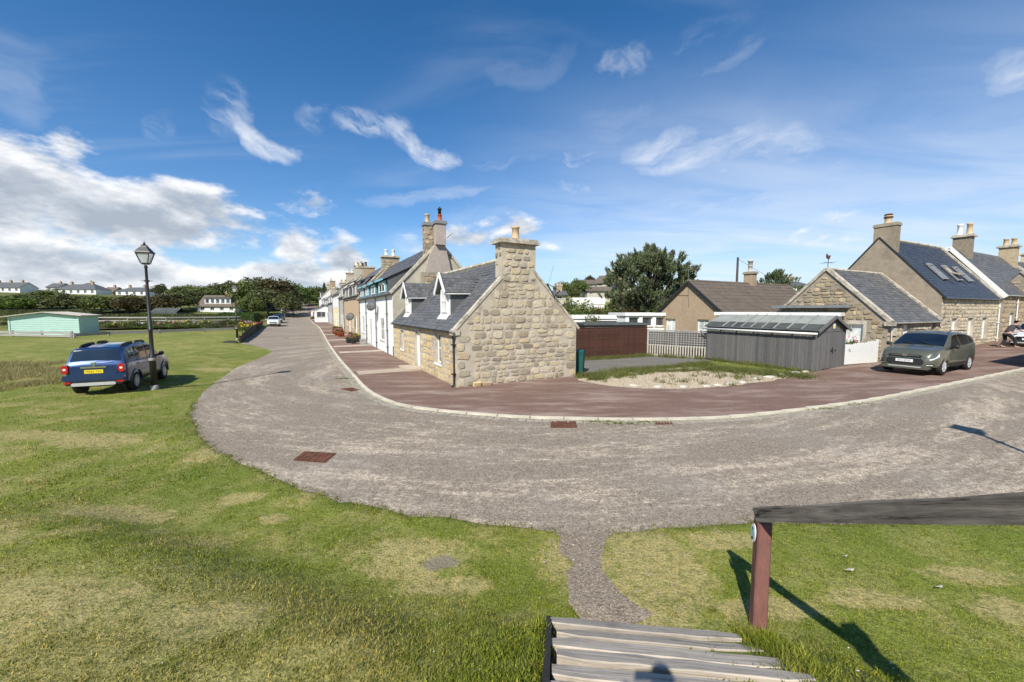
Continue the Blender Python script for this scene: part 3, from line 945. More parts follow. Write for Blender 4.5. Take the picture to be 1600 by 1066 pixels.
# ------------------------------------------------------------------ masonry
def stone_protos(n, seed, mat, rough=.5):
    rng = random.Random(seed); out = []
    for k in range(n):
        m = 9; vs = []; fs = []
        ang = [2 * math.pi * (i + rng.uniform(-.25, .25)) / m for i in range(m)]
        def sq(a, pw): c, s = math.cos(a), math.sin(a); q = (abs(c) ** pw + abs(s) ** pw) ** (-1 / pw); return c * q * .5, s * q * .5
        pw = rng.choice([3.5, 5.5, 9.0])
        ring = [(lambda q: (q[0] * rng.uniform(.8, 1.05), q[1] * rng.uniform(.78, 1.06)))(sq(a, pw)) for a in ang]
        for s_, y in ((1.0, -.3), (.98, .5), (.86, 1.0)):
            for (x, z) in ring: vs.append((x * s_, y * (1 + rng.uniform(-.18, .18)), z * s_))
        vs.append((rng.uniform(-.1, .1), 1.0 + rng.uniform(-.1, .35) * rough, rng.uniform(-.1, .1)))
        for r in range(2):
            for i in range(m): fs.append((r * m + i, r * m + (i + 1) % m, (r + 1) * m + (i + 1) % m, (r + 1) * m + i))
        for i in range(m): fs.append((2 * m + i, 2 * m + (i + 1) % m, 3 * m))
        me = bpy.data.meshes.new('stone'); me.from_pydata(vs, [], fs); me.materials.append(MAT[mat]); me.update(); out.append(me)
    return out


def lay_stones(inside, s0, s1, z0, z1, seed, course=(.15, .34), width=(.18, .58), gap=.035):
    rng = random.Random(seed); out = []
    z = z0 + .02
    while z < z1:
        h = rng.uniform(*course); s = s0 - rng.uniform(0, .3)
        while s < s1:
            w = rng.uniform(*width) * (1.0 if rng.random() < .8 else .5); hh = h * rng.uniform(.8, 1.02)
            zc = z + h / 2 + rng.uniform(-.015, .015)
            if rng.random() < .14 and h > .24:          # two thin stones one over the other
                parts_ = [(s + w / 2, zc + h * .25, w * .95, h * .42), (s + w / 2 + .02, zc - h * .26, w * .9, h * .38)]
            else: parts_ = [(s + w / 2, zc, w, hh)]
            for (a, b, c, d) in parts_:
                for q in (1.0, .72, .5):
                    if all(inside(a + i * c * q * .5, b + j * d * q * .5) for i in (-1, 1) for j in (-1, 1)): out.append((a, b, c * q, d * q)); break
            s += w + gap * rng.uniform(.4, 2.2)
        z += h + gap * rng.uniform(.5, 1.5)
    return out


def set_stones(parent, lst, o, sdir, ndir, protos, mat, depth=.03, limit=300, seed=1, near=None, name='stone'):
    rng = random.Random(seed); ms = []
    for (s, z, w, h) in lst:
        rot = rng.uniform(-.05, .05)
        sx = Vector(sdir); zz = Vector((0, 0, 1)); nn = Vector(ndir)
        a = (sx * math.cos(rot) + zz * math.sin(rot)) * w * rng.choice((-1, 1)); b = (zz * math.cos(rot) - sx * math.sin(rot)) * h * rng.choice((-1, 1))
        ms.append((rng.randrange(99), basis(a, nn * depth * rng.uniform(.6, 1.35), b, Vector(o) + sx * s + zz * z)))
    if near is not None: ms.sort(key=lambda q: (Vector([q[1][j][3] for j in range(3)]) - Vector(near)).length)
    pieces(parent, name, protos, ms, mat, limit)


P_PALE = stone_protos(20, 1, 'stone_pale')
P_YEL = stone_protos(14, 2, 'stone_yellow', .2)
P_BRN = stone_protos(16, 3, 'stone_brown')


def wall(mb, o, sd_, nd, s0, s1, z0, z1, openings=(), reveal=.16):
    o = Vector(o); sd_ = Vector(sd_); nd = Vector(nd)
    def P(s, z, n=0.0): return o + sd_ * s + nd * n + Vector((0, 0, z))
    flip = sd_.cross(Vector((0, 0, 1))).dot(nd) < 0
    def quad(a, b, c, d): mb.poly([a, b, c, d] if not flip else [d, c, b, a])
    ss = sorted({s0, s1} | {q for w in openings for q in w[:2]}); zs = sorted({z0, z1} | {q for w in openings for q in w[2:4]})
    for i in range(len(ss) - 1):
        for j in range(len(zs) - 1):
            a, b, c, d = ss[i], ss[i + 1], zs[j], zs[j + 1]
            if any(w[0] <= a and b <= w[1] and w[2] <= c and d <= w[3] for w in openings): continue
            quad(P(a, c), P(b, c), P(b, d), P(a, d))
    for w in openings:
        a, b, c, d = w[:4]; r = -reveal
        quad(P(a, c), P(a, c, r), P(a, d, r), P(a, d)) if False else None
        quad(P(a, c, r), P(a, c), P(a, d), P(a, d, r)); quad(P(b, c), P(b, c, r), P(b, d, r), P(b, d))
        quad(P(a, d), P(b, d), P(b, d, r), P(a, d, r)); quad(P(a, c, r), P(b, c, r), P(b, c), P(a, c))


def window(parent, o, sd_, nd, w, bars=(1, 1), frame='white_paint', pane='glass', rev=.13, sill=True, fw=.055, surround=None, name='window'):
    a, b, c, d = w[:4]
    m = MB(); t = .05
    m.obox(o, sd_, nd, a, a + fw, -rev - t, -rev, c, d); m.obox(o, sd_, nd, b - fw, b, -rev - t, -rev, c, d)
    m.obox(o, sd_, nd, a + fw, b - fw, -rev - t, -rev, d - fw, d); m.obox(o, sd_, nd, a + fw, b - fw, -rev - t, -rev, c, c + fw)
    for i in range(1, bars[0] + 1):
        x = a + (b - a) * i / (bars[0] + 1); m.obox(o, sd_, nd, x - .018, x + .018, -rev - t + .008, -rev - .006, c + fw, d - fw)
    for i in range(1, bars[1] + 1):
        z = c + (d - c) * i / (bars[1] + 1); m.obox(o, sd_, nd, a + fw, b - fw, -rev - t + .004, -rev - .003, z - .022, z + .022)
    f = m.build(name, frame, parent)
    g = MB(); g.obox(o, sd_, nd, a + fw * .5, b - fw * .5, -rev - t + .012, -rev - t + .022, c + fw * .5, d - fw * .5); g.build('pane', pane, f)
    if sill:
        s = MB(); s.obox(o, sd_, nd, a - .08, b + .08, -rev, .05, c - .09, c - .003); s.build('sill', sill if isinstance(sill, str) else 'coping', f)
    if surround:
        s = MB(); k = .14
        s.obox(o, sd_, nd, a - k, a - .003, -.03, .012, c, d); s.obox(o, sd_, nd, b + .003, b + k, -.03, .012, c, d); s.obox(o, sd_, nd, a - k, b + k, -.03, .016, d + .003, d + .2)
        s.build('surround', surround, f)
    return f


def door(parent, o, sd_, nd, w, mat='white_paint', rev=.13, glazed=False):
    a, b, c, d = w[:4]; m = MB(); t = .05; fw = .06
    m.obox(o, sd_, nd, a + fw, b - fw, -rev - t, -rev, c + .02, d - fw)
    for (x0, x1, z0, z1) in ((.18, .46, .12, .44), (.54, .82, .12, .44), (.18, .46, .52, .9), (.54, .82, .52, .9)):
        m.obox(o, sd_, nd, a + (b - a) * x0, a + (b - a) * x1, -rev - .001, -rev + .012, c + (d - c) * z0, c + (d - c) * z1)
    f = m.build('door', mat, parent)
    fr = MB(); fr.obox(o, sd_, nd, a, a + fw, -rev - t, -rev + .02, c, d); fr.obox(o, sd_, nd, b - fw, b, -rev - t, -rev + .02, c, d); fr.obox(o, sd_, nd, a + fw, b - fw, -rev - t, -rev + .02, d - fw, d)
    fr.build('frame', 'white_paint', f)
    h = MB(); h.obox(o, sd_, nd, b - fw - .12, b - fw - .08, -rev, -rev + .05, c + (d - c) * .48, c + (d - c) * .52); h.build('handle', 'chrome', f)
    return f


def slate_list(x0, x1, y0, z0, y1, z1, w, expo, cut=None, seed=0, thick=.012):
    """slates on a slope from the eave line (y0,z0) up to (y1,z1); cut(x, t) says where no slate lies"""
    rng = random.Random(seed); out = []
    up = Vector((0, y1 - y0, z1 - z0)); L = up.length; up /= L; nrm = Vector((1, 0, 0)).cross(up)
    rows = int(L / expo)
    for r in range(rows):
        t = (r + .0) * expo; x = x0 - (w * .5 if r % 2 else 0)
        while x < x1:
            ww = w * rng.uniform(.86, 1.1); a, b = max(x, x0), min(x + ww, x1); x += ww
            if b - a < w * .25: continue
            hh = expo * 1.25
            if cut and (cut(a, t) or cut(b, t) or cut(a, t + expo) or cut(b, t + expo)): continue
            tl = .06 + rng.uniform(-.015, .03)
            yy = (up + nrm * -tl).normalized(); nn = Vector((1, 0, 0)).cross(yy)
            c = Vector((0, y0, z0)) + Vector((1, 0, 0)) * ((a + b) / 2) + up * (t - .01 * rng.random()) + nrm * (.022 + rng.uniform(0, .006))
            out.append((0, basis(Vector((1, 0, 0)) * (b - a - .008), yy * hh, nn * thick * rng.uniform(.8, 1.3), c)))
    return out


def slate_proto(mat):
    m = MB(); m.box(-.5, .5, 0, 1, -.5, .5); return [m.mesh('slate', mat)]


def chimney(parent, x0, x1, y0, y1, z0, z1, mat, pots, cap='coping', stones=None, seed=1, capw=.09, cowl=None, name='chimney'):
    m = MB(); m.box(x0, x1, y0, y1, z0, z1)
    c = m.build(name, mat, parent)
    k = MB(); k.box(x0 - capw, x1 + capw, y0 - capw, y1 + capw, z1, z1 + .12); k.box(x0 - capw * .5, x1 + capw * .5, y0 - capw * .5, y1 + capw * .5, z1 + .12, z1 + .2)
    k.build('chimney_cap', cap, c)
    for (px, py, r, h, pm) in pots:
        q = MB(); zb = z1 + .19
        q.smooth = True
        q.lathe([(r * 1.12, zb), (r * 1.1, zb + .05), (r * .98, zb + .08), (r * .9, zb + h * .85), (r * 1.08, zb + h * .88), (r * 1.1, zb + h), (r * .8, zb + h), (r * .75, zb + h - .1), (0, zb + h - .1)], 12, (px, py, 0))
        q.build('chimney_pot', pm, c)
    if stones:
        protos, pm, depth, sz = stones
        def ins(a, b): return lambda s, z: a + .01 < s < b - .01 and z0 < z < z1 - .03
        lst = lay_stones(ins(y0, y1), y0, y1, z0, z1, seed, (.2, .3), sz)
        set_stones(c, lst, (x1, 0, 0), (0, 1, 0), (1, 0, 0), protos, pm, depth)
        set_stones(c, lst, (x0, 0, 0), (0, 1, 0), (-1, 0, 0), protos, pm, depth)
        lst = lay_stones(ins(x0, x1), x0, x1, z0, z1, seed + 1, (.2, .3), sz)
        set_stones(c, lst, (0, y0, 0), (1, 0, 0), (0, -1, 0), protos, pm, depth)
    return c


def downpipe(parent, x, y, z0, z1, mat='black_iron', r=.04, name='downpipe'):
    m = MB(); m.smooth = True
    m.tube([(x, y - .14, z1), (x, y - .1, z1 - .12), (x, y - .07, z1 - .25), (x, y - .07, z0 + .12), (x, y - .16, z0 + .02)], r * .8, 8)
    m.smooth = False
    z = z0 + .5
    while z < z1 - .3: m.box(x - r * 1.7, x + r * 1.7, y - .07 - r * 1.5, y, z, z + .045); z += 1.1
    return m.build(name, mat, parent)


def gutter(parent, x0, x1, y, z, mat='black_iron', r=.055):
    m = MB(); n = 8
    pr = [(y - r + r * math.cos(math.pi + math.pi * i / n), z + r * math.sin(math.pi + math.pi * i / n)) for i in range(n + 1)]
    vs = [(x0, a, b) for a, b in pr] + [(x1, a, b) for a, b in pr]
    m.add(vs, [(i, i + 1, i + n + 2, i + n + 1) for i in range(n)])
    inner_ = [(x0, y - r + (a - y + r) * .8, b) for a, b in pr] + [(x1, y - r + (a - y + r) * .8, b) for a, b in pr]
    m.add(inner_, [(i + 1, i, i + n + 1, i + n + 2) for i in range(n)])
    return m.build('gutter', mat, parent)


def skew(parent, x, y0, z0, y1, z1, w=.3, t=.13, mat='coping', name='skew', n=1):
    """coping stones up one edge of a gable, each its own piece"""
    a = Vector((x, y0, z0)); b = Vector((x, y1, z1)); d = (b - a); L = d.length; d /= L
    for i in range(n):
        m = MB(); m.bar(a + d * (L * i / n + .004), a + d * (L * (i + 1) / n - .004), w, t, up=(0, 0, 1)); m.build(name, mat, parent)


def roof_planes(parent, W, D, He, Hr, ov=.1, mat='slate_plane', t=.08, xo=.0, back=True, name='roof', hy=None):
    hy = D / 2 if hy is None else hy
    m = MB(); k = (Hr - He) / hy; kb = (Hr - He) / (D - hy)
    m.slab([(-xo, -ov, He - ov * k), (W + xo, -ov, He - ov * k), (W + xo, hy, Hr), (-xo, hy, Hr)], (0, 0, t))
    if back: m.slab([(W + xo, D + ov, He - ov * kb), (-xo, D + ov, He - ov * kb), (-xo, hy + .001, Hr), (W + xo, hy + .001, Hr)], (0, 0, t))
    return m.build(name, mat, parent)


def shell(parent, W, D, He, Hr, mat, fo=(), lo=(), ro=(), hy=None, zb=-.4, name='wall', bo=(), reveal=.16):
    hy = D / 2 if hy is None else hy
    m = MB()
    wall(m, (0, 0, 0), (1, 0, 0), (0, -1, 0), 0, W, zb, He, fo, reveal)
    wall(m, (W, 0, 0), (0, 1, 0), (1, 0, 0), 0, D, zb, He, ro, reveal)
    wall(m, (0, 0, 0), (0, 1, 0), (-1, 0, 0), 0, D, zb, He, lo, reveal)
    wall(m, (0, D, 0), (1, 0, 0), (0, 1, 0), 0, W, zb, He, bo, reveal)
    m.poly([(W, 0, He), (W, D, He), (W, hy, Hr)]); m.poly([(0, D, He), (0, 0, He), (0, hy, Hr)])
    return m.build(name, mat, parent)


def ridge(parent, x0, x1, y, z, mat='coping', r=.1, n=None):
    n = n or max(1, int((x1 - x0) / .45))
    if n > 60:
        m = MB(); m.tube([(x0, y, z), (x1, y, z)], r, 6); return m.build('ridge', mat, parent)
    for i in range(n):
        m = MB(); a = x0 + (x1 - x0) * i / n; b = x0 + (x1 - x0) * (i + 1) / n - .01
        m.tube([(a, y, z), (b, y, z)], r * (1 + .04 * (i % 2)), 6); m.build('ridge_tile', mat, parent)


# ------------------------------------------------------------------ the stone corner cottage (street frame: x runs towards the camera, y into the house)
RZ_ST = math.atan2(-U_ST.y, -U_ST.x)


def st_loc(u, v=0.0, z=None):
    p = st(u, v); p.z = G(p.x, p.y) if z is None else z; return p


def cottage():
    W, D, He, Hr = 11.15, 5.5, 2.18, 5.0
    t = thing('stone_cottage', 'pale rubble stone cottage on the corner with slate roof and two white dormers', 'cottage', st_loc(W, 0, 0), RZ_ST)
    X = lambda u: W - u
    wins = [(X(2.62), X(1.84), .68, 1.92), (X(9.25), X(8.5), .7, 1.78)]
    dr = (X(5.95), X(5.1), .1, 1.88)
    shell(t, W, D, He, Hr - .03, 'mortar', fo=[*wins, dr])
    for w in wins: window(t, (0, 0, 0), (1, 0, 0), (0, -1, 0), w, (1, 1), pane='glass', surround='coping', sill='white_paint')
    door(t, (0, 0, 0), (1, 0, 0), (0, -1, 0), dr)
    lt = MB(); lt.box(dr[0] - .2, dr[1] + .2, -.03, 0, dr[3], dr[3] + .22); lt.build('lintel', 'coping', t)
    ds = MB(); ds.box(dr[0] - .45, dr[1] + .35, -.75, -.02, -.02, .12); ds.build('doorstep', 'slab', t)
    # masonry: the gable that faces the bend, then the street front
    k = (Hr - He) / (D / 2)
    def ing(s, z): return .03 < s < D - .03 and z > 0 and z < He + k * min(s, D - s) - .07
    def bigq(s): return s
    lst = lay_stones(ing, 0, D, .02, Hr, 11, (.13, .35), (.12, .56), .02)
    quo = []
    z = .05
    i = 0
    while z < He - .25:
        h = .3; w = .55 if i % 2 else .32
        quo += [(w / 2 + .01, z + h / 2, w, h), (D - w / 2 - .01, z + h / 2, w, h)]; z += h + .03; i += 1
    lst = [q for q in lst if not any(abs(q[0] - p[0]) < (q[2] + p[2]) / 2 + .01 and abs(q[1] - p[1]) < (q[3] + p[3]) / 2 + .01 for p in quo)]
    def inf(s, z):
        if not (.02 < s < W - .02 and 0 < z < He - .1): return False
        return not any(w[0] - .17 < s < w[1] + .17 and w[2] - .1 < z < w[3] + .2 for w in wins + [dr])
    lf = lay_stones(inf, 0, W, .02, He, 12, (.2, .36), (.25, .6), .018)
    set_stones(t, lst + quo, (W, 0, 0), (0, 1, 0), (1, 0, 0), P_PALE, 'stone_pale', .024, 230, 3)
    set_stones(t, lf, (0, 0, 0), (1, 0, 0), (0, -1, 0), P_YEL, 'stone_yellow', .013, 70, 4, near=(W, 0, 1), name='facing_stone')
    # roof
    roof_planes(t, W, D, He, Hr, .12, 'slate_plane', .05)
    L = math.hypot(D / 2, Hr - He)
    def cut(x, s):
        y = s / L * D / 2
        for cx in (X(2.55), X(9.1)):
            if abs(x - cx) < .66 and y > .42 and y < 2.2: return True
        return x > W - .16
    sl = slate_list(0.05, W - .12, -.13, He - .13 * k + .05, D / 2, Hr + .05, .27, .19, cut, 5)
    sl.sort(key=lambda q: -q[1][0][3])
    pieces(t, 'slate', SLATE, sl, 'slate', 300)
    # skews up the gable, chimney, ridge
    n = 7
    for (y0, y1) in ((-.14, D / 2 - .45), (D + .14, D / 2 + .45)):
        skew(t, W - .09, y0, He - .14 * k + .07, y1, He + k * min(y1, D - y1) + .07, .24, .1, n=n)
    sp = MB(); sp.box(W - .2, W + .05, -.2, .12, He - .2, He - .02); sp.build('skew_putt', 'coping', t)
    ch = chimney(t, W - .56, W + .01, 1.88, 3.4, 4.0, 5.5, 'mortar', [(W - .28, 2.64, .15, .52, 'pot_clay')], stones=(P_PALE, 'stone_pale', .03, (.25, .5)), seed=8, capw=.14)
    ridge(t, .1, W - .75, D / 2, Hr + .07, 'coping', .12)
    gutter(t, .05, W + .1, -.1, He - .08, 'black_iron', .06)
    downpipe(t, W - .14, 0, 0, He - .12, 'black_iron', .05)
    # dormers
    for u in (2.55, 9.1):
        cx = X(u); y0 = .42; zb = He + y0 * k + .06; ze = 3.72; zt = 4.42; hw = .58
        d = MB(); d.box(cx - hw, cx + hw, y0, y0 + .06, zb - .05, ze); d.poly([(cx - hw, y0, ze), (cx + hw, y0, ze), (cx, y0, zt - .04)]); dm = d.build('dormer', 'white_paint', t)
        window(dm, (cx, y0, 0), (1, 0, 0), (0, -1, 0), (-.36, .36, zb + .14, ze + .05), (1, 1), rev=-.05, sill=False, pane='net_curtain', name='dormer_window')
        c = MB(); yb = (ze - He) / k
        for s in (-1, 1):
            c.slab([(cx + s * hw, y0 + .06, zb), (cx + s * hw, y0 + .06, ze), (cx + s * hw, yb, ze)], (s * -.05, 0, 0))
        c.build('cheek', 'slate_plane', dm)
        r_ = MB(); yr = (zt - He) / k
        for s in (-1, 1):
            P = [(cx + s * (hw + .12), y0 - .22, ze - .14), (cx + s * (hw + .12), yb - .1, ze - .14), (cx, yr, zt), (cx, y0 - .22, zt)]
            r_.slab(P, (0, 0, .05))
        r_.build('dormer_roof', 'slate_plane', dm)
        sl2 = []
        for s in (-1, 1):
            a0, a1 = (y0 - .2, yr) if s > 0 else (-yr, -(y0 - .2))
            def cutd(x, q, s=s):
                yy = x if s > 0 else -x; return yy > yb + (yr - yb) * (q / .9) - .02
            for pi, A in slate_list(a0, a1, -(hw + .13), ze - .1, 0, zt + .05, .2, .16, cutd, int(u) + s): sl2.append((pi, _turn(A, cx, -s)))
        bb = MB()
        for s in (-1, 1): bb.bar((cx, y0 - .24, zt + .02), (cx + s * (hw + .14), y0 - .24, ze - .14), .035, .17, up=(0, -1, 0) if False else (0, 0, 1))
        bb.build('bargeboard', 'white_paint', dm)
        g2 = MB()
        for s in (-1, 1): g2.tube([(cx + s * (hw + .12), y0 - .2, ze - .15), (cx + s * (hw + .12), yb - .15, ze - .13)], .03, 6)
        g2.build('gutter', 'white_paint', dm)
        ap = MB(); ap.slab([(cx - hw - .04, y0 - .16, zb - .16), (cx + hw + .04, y0 - .16, zb - .16), (cx + hw + .04, y0, zb + .04), (cx - hw - .04, y0, zb + .04)], (0, 0, .02)); ap.build('apron', 'white_paint', dm)
        pieces(dm, 'slate', SLATE, sl2, 'slate', 80)
    # lamp bracket and a wire aerial on the gable's far slope, a stone shelf on the front
    br = MB(); br.bar((W + .02, 3.95, 4.0), (W + .45, 4.3, 3.7), .03, .03); br.bar((W + .02, 4.3, 3.45), (W + .45, 4.3, 3.7), .03, .03); br.bar((W + .02, 3.95, 4.0), (W + .02, 4.35, 3.4), .05, .05); br.build('bracket', 'black_iron', t)
    w_ = MB(); w_.tube([(W + .05, 4.0, 3.9), (W + .05, 4.25, 4.75)], .008, 5); w_.build('wire_aerial', 'lead', t)
    sf = MB(); sf.box(W - .62, W - .3, -.06, 0, 1.35, 1.75); sf.build('nameplate_stone', 'coping', t)
    return t


def _turn(A, cx, s):
    """a slate laid facing -y turned to face +x (s<0) or -x (s>0) about x = cx"""
    a = math.pi / 2 if s < 0 else -math.pi / 2
    M = Matrix.Translation((cx, 0, 0)) @ Matrix.Rotation(a, 4, 'Z')
    return M @ A


SLATE = slate_proto('slate'); SLATE_B = slate_proto('slate_blue')
cottage()
for (s, w, h, ang) in ((.75, .3, .16, 8), (1.15, .36, .13, -14)):
    p = st(0, s) + Vector((U_ST.x, U_ST.y, 0)) * -.14
    m = MB(); m.box(-w / 2, w / 2, -.05, .05, 0, h); o = m.build('broken_brick', 'harl_tan' if s > 1 else 'stone_yellow')
    for v in o.data.vertices: v.co += Vector((random.Random(v.index).uniform(-.02, .02), 0, random.Random(v.index + 9).uniform(-.02, .02)))
    o.location = (p.x, p.y, .035); o.rotation_euler = (R(12), 0, R(ang + 28))
    tag(o, 'tan broken stone leaning at the foot of the cottage gable' if s > 1 else 'small yellow stone at the foot of the cottage gable, left of the tan one', 'stone')


# ------------------------------------------------------------------ the rest of the street row
def box_dormer(t, x0, x1, y0, zb, ze, He, k, face, trim, mat_roof='slate_plane', pane='glass', lid=None):
    """flat faced dormer with a sloping lid"""
    d = MB(); d.box(x0, x1, y0, y0 + .06, zb, ze); dm = d.build('dormer', face, t)
    window(dm, (0, y0, 0), (1, 0, 0), (0, -1, 0), (x0 + .3, x1 - .3, zb + .2, ze - .12), (1, 0), frame='white_paint' if trim != 'white_paint' else trim, rev=-.05, sill=False, pane=pane, name='dormer_window')
    yb = (ze - He) / k
    c = MB()
    for x, s in ((x0, 1), (x1, -1)): c.slab([(x, y0 + .06, zb), (x, y0 + .06, ze), (x, max(yb, y0 + .3), ze)], (s * .05, 0, 0))
    c.build('cheek', 'slate_plane', dm)
    tr = MB()
    for x in (x0 - .02, x1 - .06): tr.box(x, x + .08, y0 - .03, y0 - .004, zb, ze)
    tr.box(x0 - .15, x1 + .15, y0 - .25, y0 - .2, ze - .02, ze + .1)
    tr.build('trim', trim, dm)
    l = MB(); yr = yb + .9; la, lb = lid or (x0 - .15, x1 + .15)
    l.slab([(la, y0 - .22, ze + .02), (lb, y0 - .22, ze + .02), (lb, yr, He + k * yr + .04), (la, yr, He + k * yr + .04)], (0, 0, .07)); l.build('dormer_roof', mat_roof, dm)
    return dm


def house_white():
    u0, u1 = 11.25, 27.3; W, D, He, Hr = u1 - u0, 6.0, 4.05, 7.25; k = (Hr - He) / (D / 2)
    t = thing('terraced_house', 'tall white house with turquoise dormers next to the stone cottage', 'house', st_loc(u1, 0, -.05), RZ_ST)
    X = lambda u: u1 - u
    wins = [(X(15.8), X(14.3), .85, 2.4), (X(25.4), X(23.9), .9, 2.4)]
    drs = [(X(20.7), X(19.75), .1, 2.3)]
    up = []
    shell(t, W, D, He, Hr, 'white_wall', fo=wins + drs + up, reveal=.06)
    for w in wins: window(t, (0, 0, 0), (1, 0, 0), (0, -1, 0), w, (1, 1), sill='coping', pane='glass', rev=.03)
    for w in drs: door(t, (0, 0, 0), (1, 0, 0), (0, -1, 0), w, 'cream_paint', rev=.03)
    st_ = MB(); st_.box(X(21.0), X(19.5), -.6, -.01, 0, .14); st_.build('doorstep', 'concrete', t)
    # cream harled gable skin, a little proud
    g = MB(); g.slab([(W + .002, 0, 0), (W + .002, D, 0), (W + .002, D, He), (W + .002, D / 2, Hr), (W + .002, 0, He)], (.04, 0, 0)); g.build('gable', 'harl_cream', t)
    roof_planes(t, W, D, He, Hr, .15, 'slate_plane', .06)
    sl = slate_list(.3, W - .3, -.17, He - .17 * k + .06, D / 2, Hr + .06, .34, .24, None, 31)
    sl.sort(key=lambda q: -q[1][0][3]); pieces(t, 'slate', SLATE, sl, 'slate', 0, 'slates')
    for x in (W - .02, .12):
        skew(t, x, -.16, He - .16 * k + .13, D / 2 - .3, Hr - .3 * k + .13, .3, .16, 'coping', n=6)
    skew(t, W - .02, D + .1, He - .1 * k + .13, D / 2 + .3, Hr - .3 * k + .13, .3, .16, 'coping', n=1)
    # two stacks on the near gable: dark stone behind, pale harled one in front with a red pot and cowl
    ch = chimney(t, W - .55, W + .0, 2.1, 2.75, 6.3, 8.35, 'mortar_grey', [(W - .28, 2.35, .15, .55, 'pot_clay')], stones=(P_BRN, 'stone_brown', .025, (.25, .45)), seed=41, cap='lead', capw=.07)
    c2 = MB(); c2.slab([(W + .05, 1.9, 5.0), (W + .05, 3.75, 5.0), (W + .05, 3.6, 5.9), (W + .05, 3.32, 7.1), (W + .05, 2.62, 7.1), (W + .05, 2.2, 6.2)], (.32, 0, 0)); c2.build('chimney_breast', 'harl_pink', t)
    ch2 = chimney(t, W + .06, W + .6, 2.65, 3.3, 7.1, 8.4, 'harl_pink', [(W + .33, 2.98, .14, .42, 'pot_red')], cap='lead', capw=.07)
    cw = MB(); cw.smooth = True; cw.lathe([(.1, 8.98), (.1, 9.32), (.16, 9.34), (.02, 9.5)], 10, (W + .33, 2.98, 0)); cw.build('cowl', 'black_iron', ch2)
    ba = MB(); ba.box(W + .05, W + .42, 1.75, 3.75, 4.4, 5.35); ba.build('stone_ledge', 'mortar_grey', t)
    ba2 = lay_stones(lambda s, z: 1.8 < s < 3.7 and 4.42 < z < 5.3, 1.8, 3.7, 4.42, 5.3, 77, (.2, .3), (.3, .5))
    set_stones(t, ba2, (W + .42, 0, 0), (0, 1, 0), (1, 0, 0), P_BRN, 'stone_brown', .03)
    an = MB(); an.tube([(W + .3, 3.45, 7.6), (W + .3, 3.8, 7.9)], .015, 5)
    for i in range(4): an.tube([(W + .1, 3.55 + i * .08, 7.7 + i * .07), (W + .5, 3.55 + i * .08, 7.7 + i * .07)], .008, 4)
    an.build('aerial', 'lead', t)
    # far stack
    ch3 = chimney(t, -.45, .45, 2.3, 3.9, 6.4, 8.2, 'mortar_grey', [(-.15, 2.75, .17, .62, 'white_paint'), (.1, 3.4, .17, .62, 'white_paint')], stones=(P_BRN, 'stone_brown', .025, (.25, .5)), seed=43, capw=.12)
    # turquoise dormers
    ce = MB(); ye = (4.95 - He) / k + .9; ce.slab([(X(11.8), -.16, He), (X(11.8), -.16, 4.93), (X(11.8), ye, He + k * ye), (X(11.8), .3, He)], (-.05, 0, 0)); ce.build('cheek', 'slate_plane', t)
    for (a, b, la, lb) in ((13.2, 15.9, 11.7, 16.6), (17.3, 19.4, 16.62, 20.0), (20.6, 22.4, 20.02, 23.0), (23.6, 25.6, 23.02, 27.1)):
        box_dormer(t, X(b), X(a), -.02, 4.0, 4.95, He, k, 'blue_paint', 'blue_paint', lid=(X(lb), X(la)))
    gutter(t, 0, W, -.16, He - .1)
    for u in (12.9, 17.2, 22.2, 26.5): downpipe(t, X(u), 0, 0, He - .1)
    db = MB(); db.box(W - .12, W - .02, -.03, 0, 0, .7); db.build('drain_box', 'black_iron', t)


house_white()


def street_house(u0, u1, He, Hr, mat, label, doors=(), wins=(), upper=None, ups=(), chims=(), dormers=(), D=6.0, gable=None, dface='white_paint', dtrim='white_paint', roof='slate_plane', skewm='coping', v=0.0, z=None, pipes=True, group=None, frame='white_paint', dz=None):
    W = u1 - u0; k = (Hr - He) / (D / 2)
    loc = st_loc(u1, v); loc.z = loc.z if z is None else z
    t = thing('terraced_house', label, 'house', loc, RZ_ST, group)
    X = lambda u: u1 - u
    wo = [(X(b), X(a), c, d) for a, b, c, d in wins]; do = [(X(b), X(a), .1, d) for a, b, d in doors]; uo = [(X(b), X(a), c, d) for a, b, c, d in ups]
    shell(t, W, D, He, Hr, mat, fo=wo + do + uo, reveal=.06)
    if upper:
        g = MB(); wall(g, (0, -.03, 0), (1, 0, 0), (0, -1, 0), 0, W, upper[0], He, [q for q in uo]); g.build('upper_wall', upper[1], t)
    for w in wo + uo: window(t, (0, 0, 0), (1, 0, 0), (0, -1, 0), w, (0, 1), frame=frame, sill=True, rev=.03)
    for w in do: door(t, (0, 0, 0), (1, 0, 0), (0, -1, 0), w, rev=.03)
    roof_planes(t, W, D, He, Hr, .15, roof, .07)
    if skewm: skew(t, W - .05, -.1, He - .1 * k + .12, D / 2, Hr + .12, .25, .14, skewm, n=1); skew(t, .05, -.1, He - .1 * k + .12, D / 2, Hr + .12, .25, .14, skewm, n=1)
    for (u, w, ztop, m_, pots) in chims:
        x = X(u); chimney(t, x - w / 2, x + w / 2, D / 2 - .7, D / 2 + .7, Hr - .8, ztop, m_, [(x, D / 2 - .35 + .7 * i, .16, .6, pm) for i, pm in enumerate(pots)])
    for (a, b, ze) in dormers: box_dormer(t, X(b), X(a), .0 if dz is None else dz, He - .5, ze, He, k, dface, dtrim)
    gutter(t, 0, W, -.16, He - .1)
    if pipes: downpipe(t, .2, 0, 0, He - .1)
    return t


